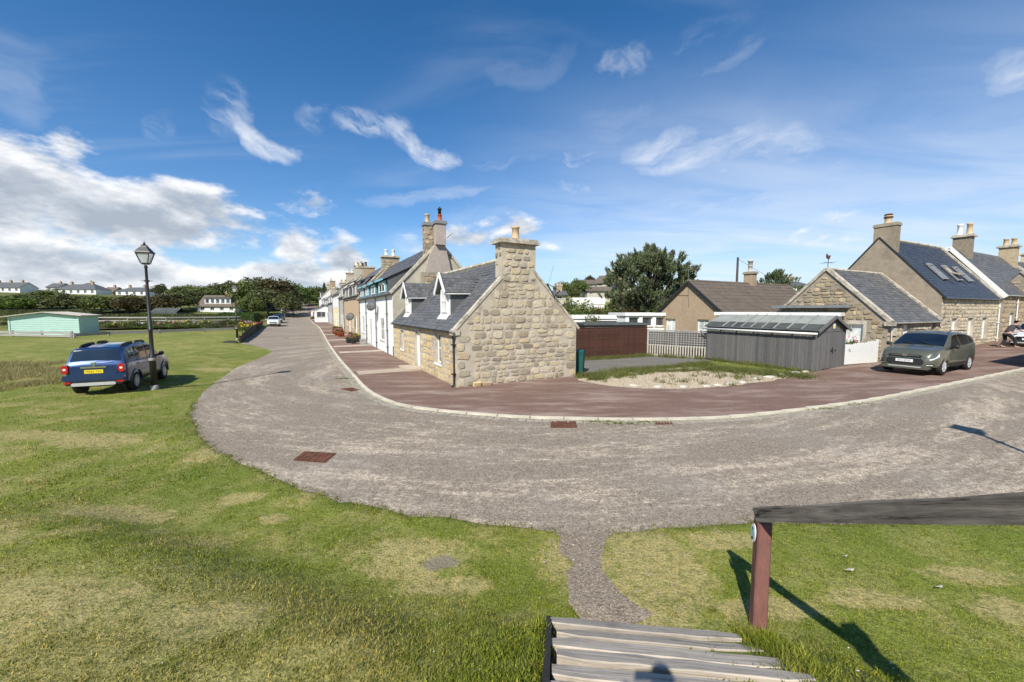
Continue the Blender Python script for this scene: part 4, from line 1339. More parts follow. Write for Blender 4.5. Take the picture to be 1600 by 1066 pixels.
street_house(27.35, 42.4, 4.35, 7.5, 'tan_wall', 'tan rendered house beyond the white one with a black satellite dish', doors=[(29.2, 30.1, 2.2), (35.5, 36.4, 2.2)], wins=[(32.0, 33.2, .9, 2.4), (38.5, 39.6, .9, 2.4)],
             ups=[], dormers=[(29.0, 32.0, 5.5), (36.0, 39.5, 5.5)], dface='tan_wall', chims=[(40.9, .9, 8.3, 'harl_tan', ['grey_plastic'])])
street_house(42.45, 49.3, 4.6, 7.9, 'grey_wall', 'narrow grey harled house with a white dormer between the tan and yellow houses', doors=[(44.0, 44.9, 2.2)], wins=[(46.2, 47.3, .9, 2.3)], dormers=[(44.2, 47.4, 5.9)],
             chims=[(48.9, .9, 9.0, 'harl_cream', ['pot_clay', 'black_iron'])])
street_house(49.35, 63, 5.2, 7.9, 'yellow_wall', 'pale yellow two storey house with a white upper floor', doors=[(55.5, 56.5, 2.3)], wins=[(51.5, 52.6, .9, 2.4), (59.5, 60.6, .9, 2.4)], ups=[(51.5, 52.6, 3.4, 4.6), (55.2, 56.3, 3.4, 4.6), (59.5, 60.6, 3.4, 4.6)],
             upper=(3.1, 'white_wall'), chims=[(50.3, .9, 9.3, 'mortar', ['white_paint', 'pot_clay']), (62.3, .9, 9.2, 'mortar', ['white_paint', 'white_paint'])])
street_house(63.05, 76, 4.0, 6.6, 'grey_wall', 'grey house with two white dormers beyond the yellow house', doors=[(69, 70, 2.1)], wins=[(65.5, 66.6, .9, 2.2), (72.5, 73.6, .9, 2.2)], dormers=[(65, 67.4, 5.3), (71.5, 74, 5.3)],
             chims=[(75.4, .9, 8.2, 'mortar', ['pot_clay', 'pot_clay'])])
street_house(76.05, 90, 3.6, 6.3, 'white_wall', 'low white cottage with grey roof far down the terrace', doors=[(83, 84, 2.1)], wins=[(79, 80.2, .9, 2.1), (87, 88.2, .9, 2.1)], dormers=[(79, 81.3, 4.9), (86, 88.4, 4.9)],
             chims=[(76.8, .9, 7.9, 'mortar', ['pot_clay', 'pot_clay'])])
street_house(90.05, 106, 3.9, 6.6, 'harl_cream', 'cream cottage near the far end of the terrace', doors=[(98, 99, 2.1)], wins=[(94, 95.2, .9, 2.1)], dormers=[(93, 95.5, 5.2), (101, 103.5, 5.2)], chims=[(105, .9, 8.3, 'mortar', ['pot_clay', 'pot_clay'])])
street_house(106.05, 122, 4.3, 7.3, 'white_wall', 'farthest white house at the end of the terrace', doors=[(113, 114, 2.1)], wins=[(109, 110.2, .9, 2.1)], dormers=[(109, 112, 5.8)], chims=[(107, .9, 8.8, 'harl_tan', ['pot_clay']), (121, .9, 8.6, 'mortar', ['pot_clay'])])


# white porches standing out over the pavement
def porch(u, w, d, h, label, big=True):
    t = thing('porch', label, 'porch', st_loc(u + w, -d), RZ_ST)
    op = (.3, w - .3, 1.0, 2.2)
    m = MB(); wall(m, (0, 0, 0), (1, 0, 0), (0, -1, 0), 0, w, 0, h, [op]); wall(m, (w, 0, 0), (0, 1, 0), (1, 0, 0), 0, d, 0, h, [(.35, d - .35, 1.05, 2.2)]); wall(m, (0, 0, 0), (0, 1, 0), (-1, 0, 0), 0, d, 0, h)
    m.build('wall', 'white_wall', t)
    window(t, (0, 0, 0), (1, 0, 0), (0, -1, 0), op, (1, 0)); window(t, (w, 0, 0), (0, 1, 0), (1, 0, 0), (.35, d - .35, 1.05, 2.2), (1, 0))
    r = MB(); r.slab([(-.15, -.15, h - .02), (w + .15, -.15, h - .02), (w + .15, d, h + 1.15), (-.15, d, h + 1.15)], (0, 0, .08)); r.build('roof', 'slate_plane', t)
    gm = MB(); gm.poly([(w, 0, h), (w, d, h), (w, d, h + 1.15)]); gm.build('gable', 'white_wall', t)


porch(80, 5.5, 2.4, 2.6, 'white porch with slate lid standing out from the terrace')
porch(101, 7, 2.6, 2.5, 'white gabled porch farther down the street, beyond the nearer porch')


# ------------------------------------------------------------------ the row on the right
RZ_RT = math.atan2(U2.y, U2.x)


def rt_loc(u, v=0.0, z=None):
    p = rt(u, v); p.z = (G(p.x, p.y) if z is None else z); return p


def ogee(r0): return r0


def stone_house():
    W, D, He, Hr = 6.5, 5.7, 2.0, 4.85; k = (Hr - He) / (D / 2); base = G(*rt(0, 0).xy)
    t = thing('stone_house', 'low rubble stone house with a weathervane above the grey shed', 'house', rt_loc(0, 0, base), RZ_RT)
    fo = [(1.85, 2.65, .05, 1.8), (5.35, 6.0, .8, 1.8)]
    gw = (1.0, 2.15, .72, 1.82)
    shell(t, W, D, He, Hr - .02, 'mortar_grey', fo=fo, lo=[gw])
    door(t, (0, 0, 0), (1, 0, 0), (0, -1, 0), fo[0]); window(t, (0, 0, 0), (1, 0, 0), (0, -1, 0), fo[1], (0, 1), pane='net_curtain')
    window(t, (0, 0, 0), (0, 1, 0), (-1, 0, 0), gw, (1, 0), pane='net_curtain', surround='coping')
    def ing(s, z): return .03 < s < D - .03 and 0 < z < He + k * min(s, D - s) - .1 and not (gw[0] - .18 < s < gw[1] + .18 and gw[2] - .12 < z < gw[3] + .2)
    set_stones(t, lay_stones(ing, 0, D, .02, Hr, 51, (.12, .28), (.16, .6), .025), (0, 0, 0), (0, 1, 0), (-1, 0, 0), P_BRN, 'stone_brown', .035, 220, 5)
    def inf(s, z): return .02 < s < W - .02 and 0 < z < He - .08 and not any(w[0] - .06 < s < w[1] + .06 and w[2] - .1 < z < w[3] + .06 for w in fo)
    set_stones(t, lay_stones(inf, 0, W, .02, He, 52, (.16, .3), (.25, .55), .02), (0, 0, 0), (1, 0, 0), (0, -1, 0), P_PALE, 'stone_pale', .03, 70, 6, name='facing_stone')
    roof_planes(t, W, D, He, Hr, .12, 'slate_plane', .06)
    sl = slate_list(.28, W - .2, -.13, He - .13 * k + .06, D / 2, Hr + .06, .3, .2, None, 55)
    pieces(t, 'slate', SLATE, sl, 'slate', 0, 'slates')
    for (y0, y1) in ((-.13, D / 2), (D + .13, D / 2)): skew(t, .08, y0, He - .13 * k + .12, y1, Hr + .12, .34, .15, n=6)
    skew(t, W - .1, -.13, He - .13 * k + .12, D / 2, Hr + .12, .26, .15, n=5)
    m = MB(); m.box(-.14, .24, -.26, .1, He - .22, He); m.build('skew_putt', 'coping', t)
    ridge(t, .25, W - .1, D / 2, Hr + .08, 'coping', .09)
    gutter(t, -.1, W, -.12, He - .06, 'white_paint', .06); downpipe(t, .32, 0, 0, He - .08, 'white_paint', .045)
    s = MB(); s.box(.62, .95, -.07, -.003, 1.25, 1.65); s.build('wall_plaque', 'coping', t)
    s = MB(); s.box(-.35, -.02, 1.6, 5.6, 2.72, 2.88); s.build('lean_to_flashing', 'lead', t)
    vane = thing('weathervane', 'small rusty weathervane on the apex of the stone gable', 'weathervane', t.location + U2 * .08 + V2 * (D / 2) + Vector((0, 0, Hr + .15)), RZ_RT)
    m = MB(); m.tube([(0, 0, 0), (0, 0, .62)], .018, 6); m.build('spindle', 'black_iron', vane)
    m = MB(); m.tube([(-.5, 0, .3), (.5, 0, .3)], .01, 5); m.tube([(0, -.4, .3), (0, .4, .3)], .01, 5); m.build('compass_arms', 'black_iron', vane)
    m = MB()
    m.slab([(-.12, -.02, .52), (.1, -.02, .5), (.14, -.02, .62), (.2, -.02, .66), (.16, -.02, .74), (.08, -.02, .7), (.0, -.02, .68), (-.08, -.02, .72), (-.17, -.02, .8), (-.24, -.02, .74), (-.22, -.02, .6)], (0, .04, 0)); m.build('cockerel', 'rust', vane)
    return t


stone_house()


def skylight(t, x0, x1, s0, s1, He, k, mat='skylight_glass', open_=0.0):
    up = Vector((0, 1, k)).normalized(); nr = Vector((0, -k, 1)).normalized(); L = math.sqrt(1 + k * k)
    def P(x, s, n): return Vector((x, 0, He)) + up * s + nr * n
    m = MB()
    for (a, b, c, d) in ((x0, x0 + .09, s0, s1), (x1 - .09, x1, s0, s1), (x0 + .09, x1 - .09, s0, s0 + .09), (x0 + .09, x1 - .09, s1 - .16, s1)):
        m.slab([P(a, c, .09), P(b, c, .09), P(b, d, .09), P(a, d, .09)], nr * .09)
    f = m.build('roof_window', 'lead', t)
    g = MB(); g.slab([P(x0 + .09, s0 + .09, .1), P(x1 - .09, s0 + .09, .1), P(x1 - .09, s1 - .16, .1), P(x0 + .09, s1 - .16, .1)], nr * .03); g.build('pane' if not open_ else 'lining', mat if not open_ else 'pot_clay', f)
    if open_:
        g = MB(); mid = (s0 + s1) / 2; a = P(x0 + .05, mid, .14); b = P(x1 - .05, mid, .14); d = (up * math.cos(R(-28)) + nr * math.sin(R(-28)))
        g.slab([a - d * -.02, b - d * -.02, b - d * .55, a - d * .55], nr * .04); g.build('pane', mat, f)
        g = MB(); g.slab([a - d * .02 + nr * .05, b - d * .02 + nr * .05, b - d * .5 + nr * .05, a - d * .5 + nr * .05], nr * .02); g.build('sash', 'pot_clay', f)
    return f


def tall_house():
    u0 = 6.62; W, D, He, Hr = 9.9, 6.2, 3.32, 7.1; k = (Hr - He) / (D / 2); base = G(*rt(u0, 0).xy) - .05
    t = thing('tall_house', 'tall stone fronted house with brown harled gable and three roof windows', 'house', rt_loc(u0, 0, base), RZ_RT)
    fo = [(1.75, 2.65, .6, 2.0), (4.4, 5.35, .6, 2.0), (6.95, 7.9, .6, 2.0)]
    shell(t, W, D, He, Hr - .02, 'mortar', fo=fo)
    for w in fo: window(t, (0, 0, 0), (1, 0, 0), (0, -1, 0), w, (0, 1), pane='net_curtain', sill='coping')
    g = MB(); g.slab([(-.002, D, 0), (-.002, 0, 0), (-.002, 0, He), (-.002, D / 2, Hr), (-.002, D, He)], (-.04, 0, 0)); g.build('gable', 'harl_brown', t)
    def inf(s, z): return .02 < s < W - .02 and 0 < z < He - .08 and not any(w[0] - .06 < s < w[1] + .06 and w[2] - .1 < z < w[3] + .06 for w in fo)
    set_stones(t, lay_stones(inf, 0, W, .02, He, 62, (.14, .26), (.16, .42), .018), (0, 0, 0), (1, 0, 0), (0, -1, 0), P_PALE, 'stone_pale', .03, 290, 7, near=(3, 0, 3))
    roof_planes(t, W, D, He, Hr, .14, 'slate_blue', .06)
    def cut(x, s):
        return any(a - .02 < x < b + .02 and 1.25 < s < 2.95 for a, b in SKY)
    SKY = ((2.55, 3.55), (5.0, 5.95), (6.95, 7.95))
    sl = slate_list(.0, W - .1, -.15, He - .15 * k + .06, D / 2, Hr + .06, .3, .2, cut, 65)
    pieces(t, 'slate', SLATE_B, sl, 'slate_blue', 0, 'slates')
    skylight(t, 2.65, 3.45, 1.35, 2.75, He, k); skylight(t, 5.05, 5.85, 1.35, 2.75, He, k, open_=1.0); skylight(t, 7.0, 7.8, 1.35, 2.75, He, k)
    skew(t, W - .08, -.13, He - .13 * k + .12, D / 2, Hr + .12, .3, .16, n=6)
    v_ = MB(); v_.bar((-.03, -.16, He - .16 * k + .08), (-.03, D / 2, Hr + .1), .06, .1); v_.build('verge', 'black_iron', t)
    v_ = MB(); v_.bar((-.03, D + .16, He - .16 * k + .06), (-.03, D / 2, Hr + .08), .06, .1); v_.build('verge', 'black_iron', t)
    chimney(t, -.04, .5, 2.25, 3.4, 5.0, 7.85, 'harl_brown', [(.23, 2.8, .19, .5, 'pot_clay')], cap='mortar_grey', capw=.05)
    c = MB(); c.smooth = True; c.lathe([(.24, 8.36), (.24, 8.42), (.08, 8.44), (.08, 8.52), (.22, 8.54), (.2, 8.6), (0, 8.6)], 12, (.23, 2.8, .05)); c.build('chimney_cowl', 'rust', t)
    ridge(t, .9, W - .1, D / 2, Hr + .1, 'coping', .11)
    gutter(t, 0, W, -.14, He - .1, 'lead', .06); downpipe(t, W - .12, 0, 0, He - .12, 'white_paint', .05)
    gull = tag(link('seagull', gull_mesh()), 'grey and white gull sitting on the ridge of the tall house', 'bird'); gull.location = t.location + U2 * 2.4 + V2 * (D / 2) + Vector((0, 0, Hr + .2)); gull.rotation_euler = (0, 0, R(200))


def gull_mesh():
    m = MB(); m.smooth = True
    m.tube([(-.24, 0, .1), (-.14, 0, .12), (0, 0, .13), (.1, 0, .15), (.15, 0, .21), (.19, 0, .24), (.23, 0, .235), (.29, 0, .22)], [.015, .06, .085, .075, .045, .045, .03, .006], 8)
    m.tube([(0, .03, .0), (0, .03, .1)], .008, 4); m.tube([(0, -.03, .0), (0, -.03, .1)], .008, 4)
    return m.mesh('seagull', 'grey_wall')


tall_house()


def far_house(u0, W, D, He, Hr, label, chims, mat='mortar_grey', stones=True, v=0.0, wins=((2, 3, .8, 2.0),), bargeboard=False, kind='stone_house'):
    k = (Hr - He) / (D / 2); base = G(*rt(u0, v).xy)
    t = thing(kind, label, 'house', rt_loc(u0, v, base), RZ_RT)
    shell(t, W, D, He, Hr - .02, mat, fo=list(wins))
    for w in wins: window(t, (0, 0, 0), (1, 0, 0), (0, -1, 0), w, (1, 1), pane='net_curtain')
    if stones:
        def inf(s, z): return .02 < s < W - .02 and 0 < z < He - .08 and not any(w[0] - .06 < s < w[1] + .06 and w[2] - .1 < z < w[3] + .06 for w in wins)
        set_stones(t, lay_stones(inf, 0, min(W, 5), .02, He, 71, (.24, .36), (.35, .75), .02), (0, 0, 0), (1, 0, 0), (0, -1, 0), P_BRN, 'stone_brown', .025, 60, 8)
        def ing(s, z): return .03 < s < D - .03 and 0 < z < He + k * min(s, D - s) - .1
        set_stones(t, lay_stones(ing, 0, D, .02, Hr, 72, (.24, .36), (.35, .75), .02), (0, 0, 0), (0, 1, 0), (-1, 0, 0), P_BRN, 'stone_brown', .025, 60, 9)
    roof_planes(t, W, D, He, Hr, .15, 'slate_plane', .06)
    sl = slate_list(.0, min(W, 14), -.16, He - .16 * k + .06, D / 2, Hr + .06, .34, .24, None, 75)
    pieces(t, 'slate', SLATE, sl, 'slate', 0, 'slates')
    if bargeboard:
        b = MB(); b.bar((-.12, -.2, He - .2 * k + .02), (-.12, D / 2, Hr + .05), .05, .26); b.build('bargeboard', 'white_paint', t)
        b = MB(); b.bar((-.12, D + .2, He - .2 * k + .02), (-.12, D / 2, Hr + .05), .05, .26); b.build('bargeboard', 'white_paint', t)
    else: skew(t, .05, -.13, He - .13 * k + .12, D / 2, Hr + .12, .28, .15, n=4)
    for (x, w, y0, y1, zt, pots) in chims:
        chimney(t, x, x + w, y0, y1, Hr - 1.2, zt, 'stone_brown', pots, capw=.13, cap='coping')
    gutter(t, 0, W, -.16, He - .1, 'white_paint'); downpipe(t, 3.2, 0, 0, He - .12, 'white_paint', .045)
    return t


far_house(17.1, 12.4, 5.6, 3.35, 6.9, 'stone house with white bargeboard and two pale chimney pots beside the tall house',
          [(1.3, .75, 2.1, 3.05, 7.8, [(1.68, 2.3, .17, .85, 'pot_clay'), (1.68, 2.8, .17, .85, 'white_paint')]), (11.2, .75, 1.9, 2.9, 7.7, [(11.6, 2.15, .17, .6, 'pot_clay'), (11.6, 2.6, .17, .6, 'pot_clay')])], bargeboard=True)
far_house(29.6, 12, 5.6, 3.6, 6.4, 'farthest slate roofed stone house at the right edge of the row', [(10.5, .9, 2.4, 4.0, 7.6, [(10.9, 3, .18, .6, 'pot_clay')])], wins=((2, 3.1, .8, 2.1),))
wing = far_house(22.2, 4.2, 3.4, 2.9, 4.9, 'slate roofed stone wing standing forward of the row behind the white car', [], v=-1.4, wins=((1.2, 2.2, .8, 2.0),), kind='house_wing')


# a plain boathouse on the near side of the road, outside the frame, whose shadow lies across the road
def boathouse():
    t = thing('boathouse', 'low harled boathouse on the seaward side of the right hand road', 'boathouse', (23.4, 13.4, G(23.4, 13.4)), RZ_RT)
    shell(t, 8, 3.2, 2.2, 3.1, 'harl_cream', fo=[(1, 3, .05, 2.1)]); roof_planes(t, 8, 3.2, 2.2, 3.1, .15)
    door(t, (0, 0, 0), (1, 0, 0), (0, -1, 0), (1, 3, .05, 2.1), 'blue_paint')


boathouse()


# ------------------------------------------------------------------ bungalow behind the fence
def bungalow():
    loc = Vector((15.0, 28.0, G(15, 28))); D, W = 5.7, 13.2; b = loc.z; He, Hr = 2.75 - b, 5.05 - b
    t = thing('bungalow', 'tan harled bungalow with brown tiled roof behind the trellis fence', 'bungalow', loc, RZ_RT)
    lo = [(1.0, 2.0, .9, 2.0), (4.0, 5.0, .9, 2.0)]
    shell(t, W, D, He, Hr, 'harl_tan', lo=lo)
    for w in lo: window(t, (0, 0, 0), (0, 1, 0), (-1, 0, 0), w, (1, 0), pane='net_curtain')
    k = (Hr - He) / (D / 2)
    roof_planes(t, W, D, He, Hr, .25, 'tile_brown', .06, xo=.12)
    # big concrete tiles in courses, each course stepping over the one below
    L = math.hypot(D / 2 + .25, Hr - He + .25 * k); rows = 9; e = L / rows
    up = Vector((0, 1, k)).normalized(); nr = Vector((1, 0, 0)).cross(up)
    tp = MB(); tp.box(-.5, .5, 0, 1, 0, 1); pt = [tp.mesh('roof_tile', 'tile_brown')]; ms = []
    rg = random.Random(3)
    for r in range(rows):
        x = -.14 - (.16 if r % 2 else 0)
        while x < W + .1:
            a, c = max(x, -.14), min(x + .33, W + .12)
            yy = (up - nr * .08).normalized() if True else up
            o = Vector((0, -.25, He - .25 * k + .05)) + up * (r * e) + nr * (.055 + rg.uniform(0, .008)) + Vector(((a + c) / 2, 0, 0))
            ms.append((0, basis(Vector((c - a - .012, 0, 0)), yy * (e * 1.12), nr * .06, o))); x += .33
    ms.sort(key=lambda q: q[1][0][3])
    pieces(t, 'roof_tile', pt, ms, 'tile_brown', 300)
    for s, (y0, y1) in enumerate(((-.27, D / 2), (D + .27, D / 2))):
        m = MB(); m.bar((-.16, y0, He - .27 * k + .04), (-.16, y1, Hr + .04), .05, .2); m.build('bargeboard', 'black_iron', t)
    ridge(t, -.15, W, D / 2, Hr + .12, 'tile_brown', .12)
    chimney(t, 7.3, 7.92, 2.5, 3.25, Hr - .5, Hr + .95, 'harl_tan', [(7.6, 2.9, .17, .55, 'cream_paint')], cap='mortar_grey')
    m = MB(); m.smooth = True; m.lathe([(.14, Hr + 1.68), (.17, Hr + 1.72), (.17, Hr + 2.0), (.24, Hr + 2.02), (.2, Hr + 2.12), (.08, Hr + 2.2), (0, Hr + 2.2)], 12, (7.6, 2.9, 0)); m.build('chimney_cowl', 'cream_paint', t)
    a = MB(); a.tube([(-.1, D / 2, Hr), (-.1, D / 2, Hr + 1.0)], .018, 5); a.tube([(-.1, D / 2 - .35, Hr + .95), (-.1, D / 2 + .45, Hr + 1.0)], .012, 4)
    for i in range(5): a.tube([(-.3, D / 2 - .3 + i * .16, Hr + .95), (.1, D / 2 - .3 + i * .16, Hr + .97)], .008, 4)
    a.build('aerial', 'lead', t)
    c = MB(); c.tube([(-.03, D / 2, Hr - .3), (-.03, D / 2 + .0, Hr - 1.0), (-.03, D / 2 - .1, Hr - 1.9)], .012, 4); c.tube([(-.03, D / 2, Hr - 1.0), (-.03, D / 2 + .9, Hr - .95)], .012, 4); c.build('cable', 'black_iron', t)
    gutter(t, -.1, W, -.27, He - .2, 'white_paint')


bungalow()
pole_l = (1148 - 800) / 610 * 48
tp_ = thing('telegraph_pole', 'weathered telegraph pole behind the bungalow roof', 'pole', (27.4, 48, G(27.4, 48)))
m = MB(); m.tube([(0, 0, 0), (0, 0, 9.3 - tp_.location.z)], [.17, .12], 8); m.build('pole', 'bark', tp_)
m = MB(); m.tube([(0, 0, 9.1 - tp_.location.z), (4, 3, 8.2 - tp_.location.z), (9, 7, 7.2 - tp_.location.z)], .02, 4); m.build('wire', 'black_iron', tp_)


def flat_building(name, label, cat, x0, y0, rz, W, D, H, wallm='white_wall', roofm='felt_dark', fascia='white_paint', fh=.22, wins=(), sidewins=(), z=None):
    t = thing(name, label, cat, (x0, y0, G(x0, y0) if z is None else z), rz)
    m = MB(); wall(m, (0, 0, 0), (1, 0, 0), (0, -1, 0), 0, W, -.3, H - fh, wins); wall(m, (0, 0, 0), (0, 1, 0), (-1, 0, 0), 0, D, -.3, H - fh, sidewins); wall(m, (W, 0, 0), (0, 1, 0), (1, 0, 0), 0, D, -.3, H - fh); wall(m, (0, D, 0), (1, 0, 0), (0, 1, 0), 0, W, -.3, H - fh)
    m.build('wall', wallm, t)
    for w in wins: window(t, (0, 0, 0), (1, 0, 0), (0, -1, 0), w, (0, 0), pane='glass')
    for w in sidewins: window(t, (0, 0, 0), (0, 1, 0), (-1, 0, 0), w, (0, 0), pane='glass')
    f = MB()
    f.box(-.12, W + .12, -.12, -.08, H - fh, H); f.box(-.12, W + .12, D + .08, D + .12, H - fh, H); f.box(-.12, -.08, -.08, D + .08, H - fh, H); f.box(W + .08, W + .12, -.08, D + .08, H - fh, H); f.build('fascia', fascia, t)
    r = MB(); r.box(-.08, W + .08, -.08, D + .08, H - fh + .01, H - .03); r.build('roof', roofm, t)
    return t


# flat roofed lean-to between the shed and the stone gable
flat_building('garage', 'flat roofed garage with long white fascia behind the grey shed', 'garage', 13.6, 26.0, R(-50), 6.3, 2.2, 2.78 - G(13.6, 26), fh=.2)
flat_building('garden_room', 'long white garden building behind the brown fence', 'outbuilding', 5.2, 33.5, R(2), 7.0, 3.5, 2.48, wins=((2.2, 6.2, 1.2, 2.0),), fh=.3)
flat_building('garden_room', 'white garden room with three windows beside the tan bungalow gable', 'outbuilding', 9.3, 32.0, R(10), 3.9, 3, 2.62, wins=((.3, 1.2, 1.5, 2.25), (1.5, 2.4, 1.5, 2.25), (2.7, 3.6, 1.5, 2.25)), fh=.25)
flat_building('low_shed', 'low dark felt roofed shed just behind the brown fence', 'shed', 5.0, 26.6, R(8), 4.4, 2.6, 2.02, wallm='wood_grey', fascia='felt_dark', roofm='felt_dark', fh=.14)


# ------------------------------------------------------------------ the grey shed
def shed():
    C = gp(1272, 581); C.z = G(C.x, C.y) + .03
    Rr = gp(1318, 573); L = gp(1108, 561)
    ax = (Rr - C).xy; rz = math.atan2(ax.y, ax.x); W = ax.length; D = (L - C).xy.length * .985
    t = thing('shed', 'grey timber shed with double doors and glazed roof panels at the pavement edge', 'shed', C, rz)
    H, Hr = 1.83, 2.42; b = MB(); b.box(.02, W - .02, .02, D - .02, 0, H); b.poly([(.02, .02, H), (W - .02, .02, H), (W / 2, .02, Hr - .03)]); b.poly([(W - .02, D - .02, H), (.02, D - .02, H), (W / 2, D - .02, Hr - .03)]); b.build('frame', 'wood_grey', t)
    rg = random.Random(9); n = int(D / .135)
    for i in range(n):
        a = D * i / n; m = MB(); m.box(-.0 - rg.uniform(.0, .012), .02, a + .004, a + D / n - .004, rg.uniform(-.02, .02), H); m.build('board', 'wood_grey', t)
    k = (Hr - H) / (W / 2)
    def top(x): return H + k * min(x, W - x) - .02
    n = int(W / .15)
    for i in range(n):                      # boards of the gable end above the doors and beside them
        a, c = W * i / n, W * (i + 1) / n
        m = MB(); z0 = 1.72 if .55 < (a + c) / 2 < W - .35 else 0
        y0 = -.012 - rg.uniform(0, .01)
        m.hexa([(a + .004, y0, z0), (c - .004, y0, z0), (c - .004, .02, z0), (a + .004, .02, z0), (a + .004, y0, top(a)), (c - .004, y0, top(c)), (c - .004, .02, top(c)), (a + .004, .02, top(a))])
        m.build('board', 'wood_grey', t)
    xs = [i for i in range(n) if .55 < W * (i + .5) / n < W - .35]; xa, xb = W * xs[0] / n, W * (xs[-1] + 1) / n; mid = (xa + xb) / 2
    for (p, q) in ((xa + .01, mid - .01), (mid + .01, xb - .01)):
        dd = MB(); dd.box(p, q, -.005, .018, .04, 1.7); dr = dd.build('door', 'wood_grey', t)
        nn = max(3, int((q - p) / .15))
        for i in range(nn):
            a, c = p + (q - p) * i / nn, p + (q - p) * (i + 1) / nn; m = MB(); m.box(a + .004, c - .004, -.028 - rg.uniform(0, .006), -.005, .05, 1.69); m.build('board', 'wood_grey', dr)
    ht = MB(); ht.box(mid - .22, mid - .05, -.05, -.03, .82, .9); ht.box(mid - .09, mid - .05, -.06, -.03, .72, 1.0); ht.build('latch', 'black_iron', t)
    ht = MB(); ht.box(mid + .08, mid + .24, -.05, -.03, .86, .93); ht.box(mid + .1, mid + .15, -.08, -.05, .84, .9); ht.build('padlock', 'chrome', t)
    nt = MB(); nt.box(mid - .1, mid + .06, -.042, -.03, 1.86, 2.08); nt.build('notice', 'plate_white', t)
    nt = MB(); nt.box(mid - .1, mid + .02, -.048, -.043, 1.88, 1.98); nt.build('notice_panel', 'plate_yellow', t)
    # roof: felt slope with see-through corrugated panels and pale battens
    up = Vector((1, 0, k)).normalized(); nr = Vector((-k, 0, 1)).normalized(); Ls = math.hypot(W / 2 + .12, k * (W / 2 + .12))
    def P(s, y, h): return Vector((-.12, 0, H - .12 * k)) + up * s + Vector((0, y, 0)) + nr * h
    r = MB(); r.slab([P(0, -.15, 0), P(Ls, -.15, 0), P(Ls, D + .1, 0), P(0, D + .1, 0)], nr * .03); r.slab([(W + .12, -.15, H - .12 * k), (W + .12, D + .1, H - .12 * k), (W / 2, D + .1, Hr), (W / 2, -.15, Hr)], (0, 0, .03)); r.build('roof', 'felt_dark', t)
    edges = [-.15, .55, 1.15, 1.75, 2.3, 2.85, 3.35, 3.85, 4.35, D + .1]
    for i in range(len(edges) - 1):
        a, c = edges[i], edges[i + 1]
        q_ = .62 + rg.uniform(-.04, .04)
        m = MB(); m.slab([P(.12, a + .03, .034), P(q_, a + .03, .034), P(q_, c - .03, .034), P(.12, c - .03, .034)], nr * .012); m.build('roof_panel', 'greenhouse_glass', t)
        m = MB(); m.slab([P(q_ + .01, a + .02, .036), P(Ls - .02, a + .02, .036), P(Ls - .02, c - .02, .036), P(q_ + .01, c - .02, .036)], nr * .012); m.build('roof_sheet', 'roof_sheet', t)
        if i: m = MB(); m.bar(P(.03, a, .06), P(Ls * rg.choice((.7, 1.0, 1.0)), a, .06), .05, .04, up=nr); m.build('batten', 'wood_silver', t)
    bb = MB(); bb.bar((-.14, -.17, H - .14 * k - .02), (W / 2, -.17, Hr - .02), .03, .13); bb.bar((W + .14, -.17, H - .14 * k - .02), (W / 2, -.17, Hr - .02), .03, .13); bb.build('bargeboard', 'wood_grey', t)
    g = MB(); g.smooth = True; g.tube([(-.17, -.12, H - .17), (-.17, D + .15, H - .15)], .045, 8); g.tube([(-.17, D + .1, H - .17), (-.12, D + .3, H - .3), (.0, D + .35, H - .42)], .035, 8); g.smooth = False
    for i in range(7): g.box(-.2, -.0, D * i / 6 - .02, D * i / 6 + .02, H - .2, H - .13)
    g.build('gutter', 'white_paint', t)


shed()


def gate():
    a = gp(1319, 573); b = gp(1369, 567); a.z = G(a.x, a.y) + .03; d = (b - a).xy; L = d.length
    t = thing('picket_gate', 'white picket gate with a number between the shed and the stone house', 'gate', a, math.atan2(d.y, d.x))
    n = 17
    for i in range(n):
        x0 = L * i / n; x1 = L * (i + 1) / n - .028; h = 1.02 + .12 * i / n + .02 * math.cos(i)
        m = MB(); m.slab([(x0, 0, .06), (x1, 0, .06), (x1, 0, h - .05), ((x0 + x1) / 2, 0, h), (x0, 0, h - .05)], (0, .022, 0)); m.build('picket', 'white_paint', t)
    for z in (.3, .85): m = MB(); m.box(0, L, .025, .06, z, z + .08); m.build('rail', 'white_paint', t)
    text('house_number', '76', .2, t, (.33, -.004, .72), (R(90), R(12), 0), 'ink')
    for x in (-.1, L + .02): m = MB(); m.box(x, x + .08, 0, .08, 0, 1.2); m.build('post', 'white_paint', t)


gate()


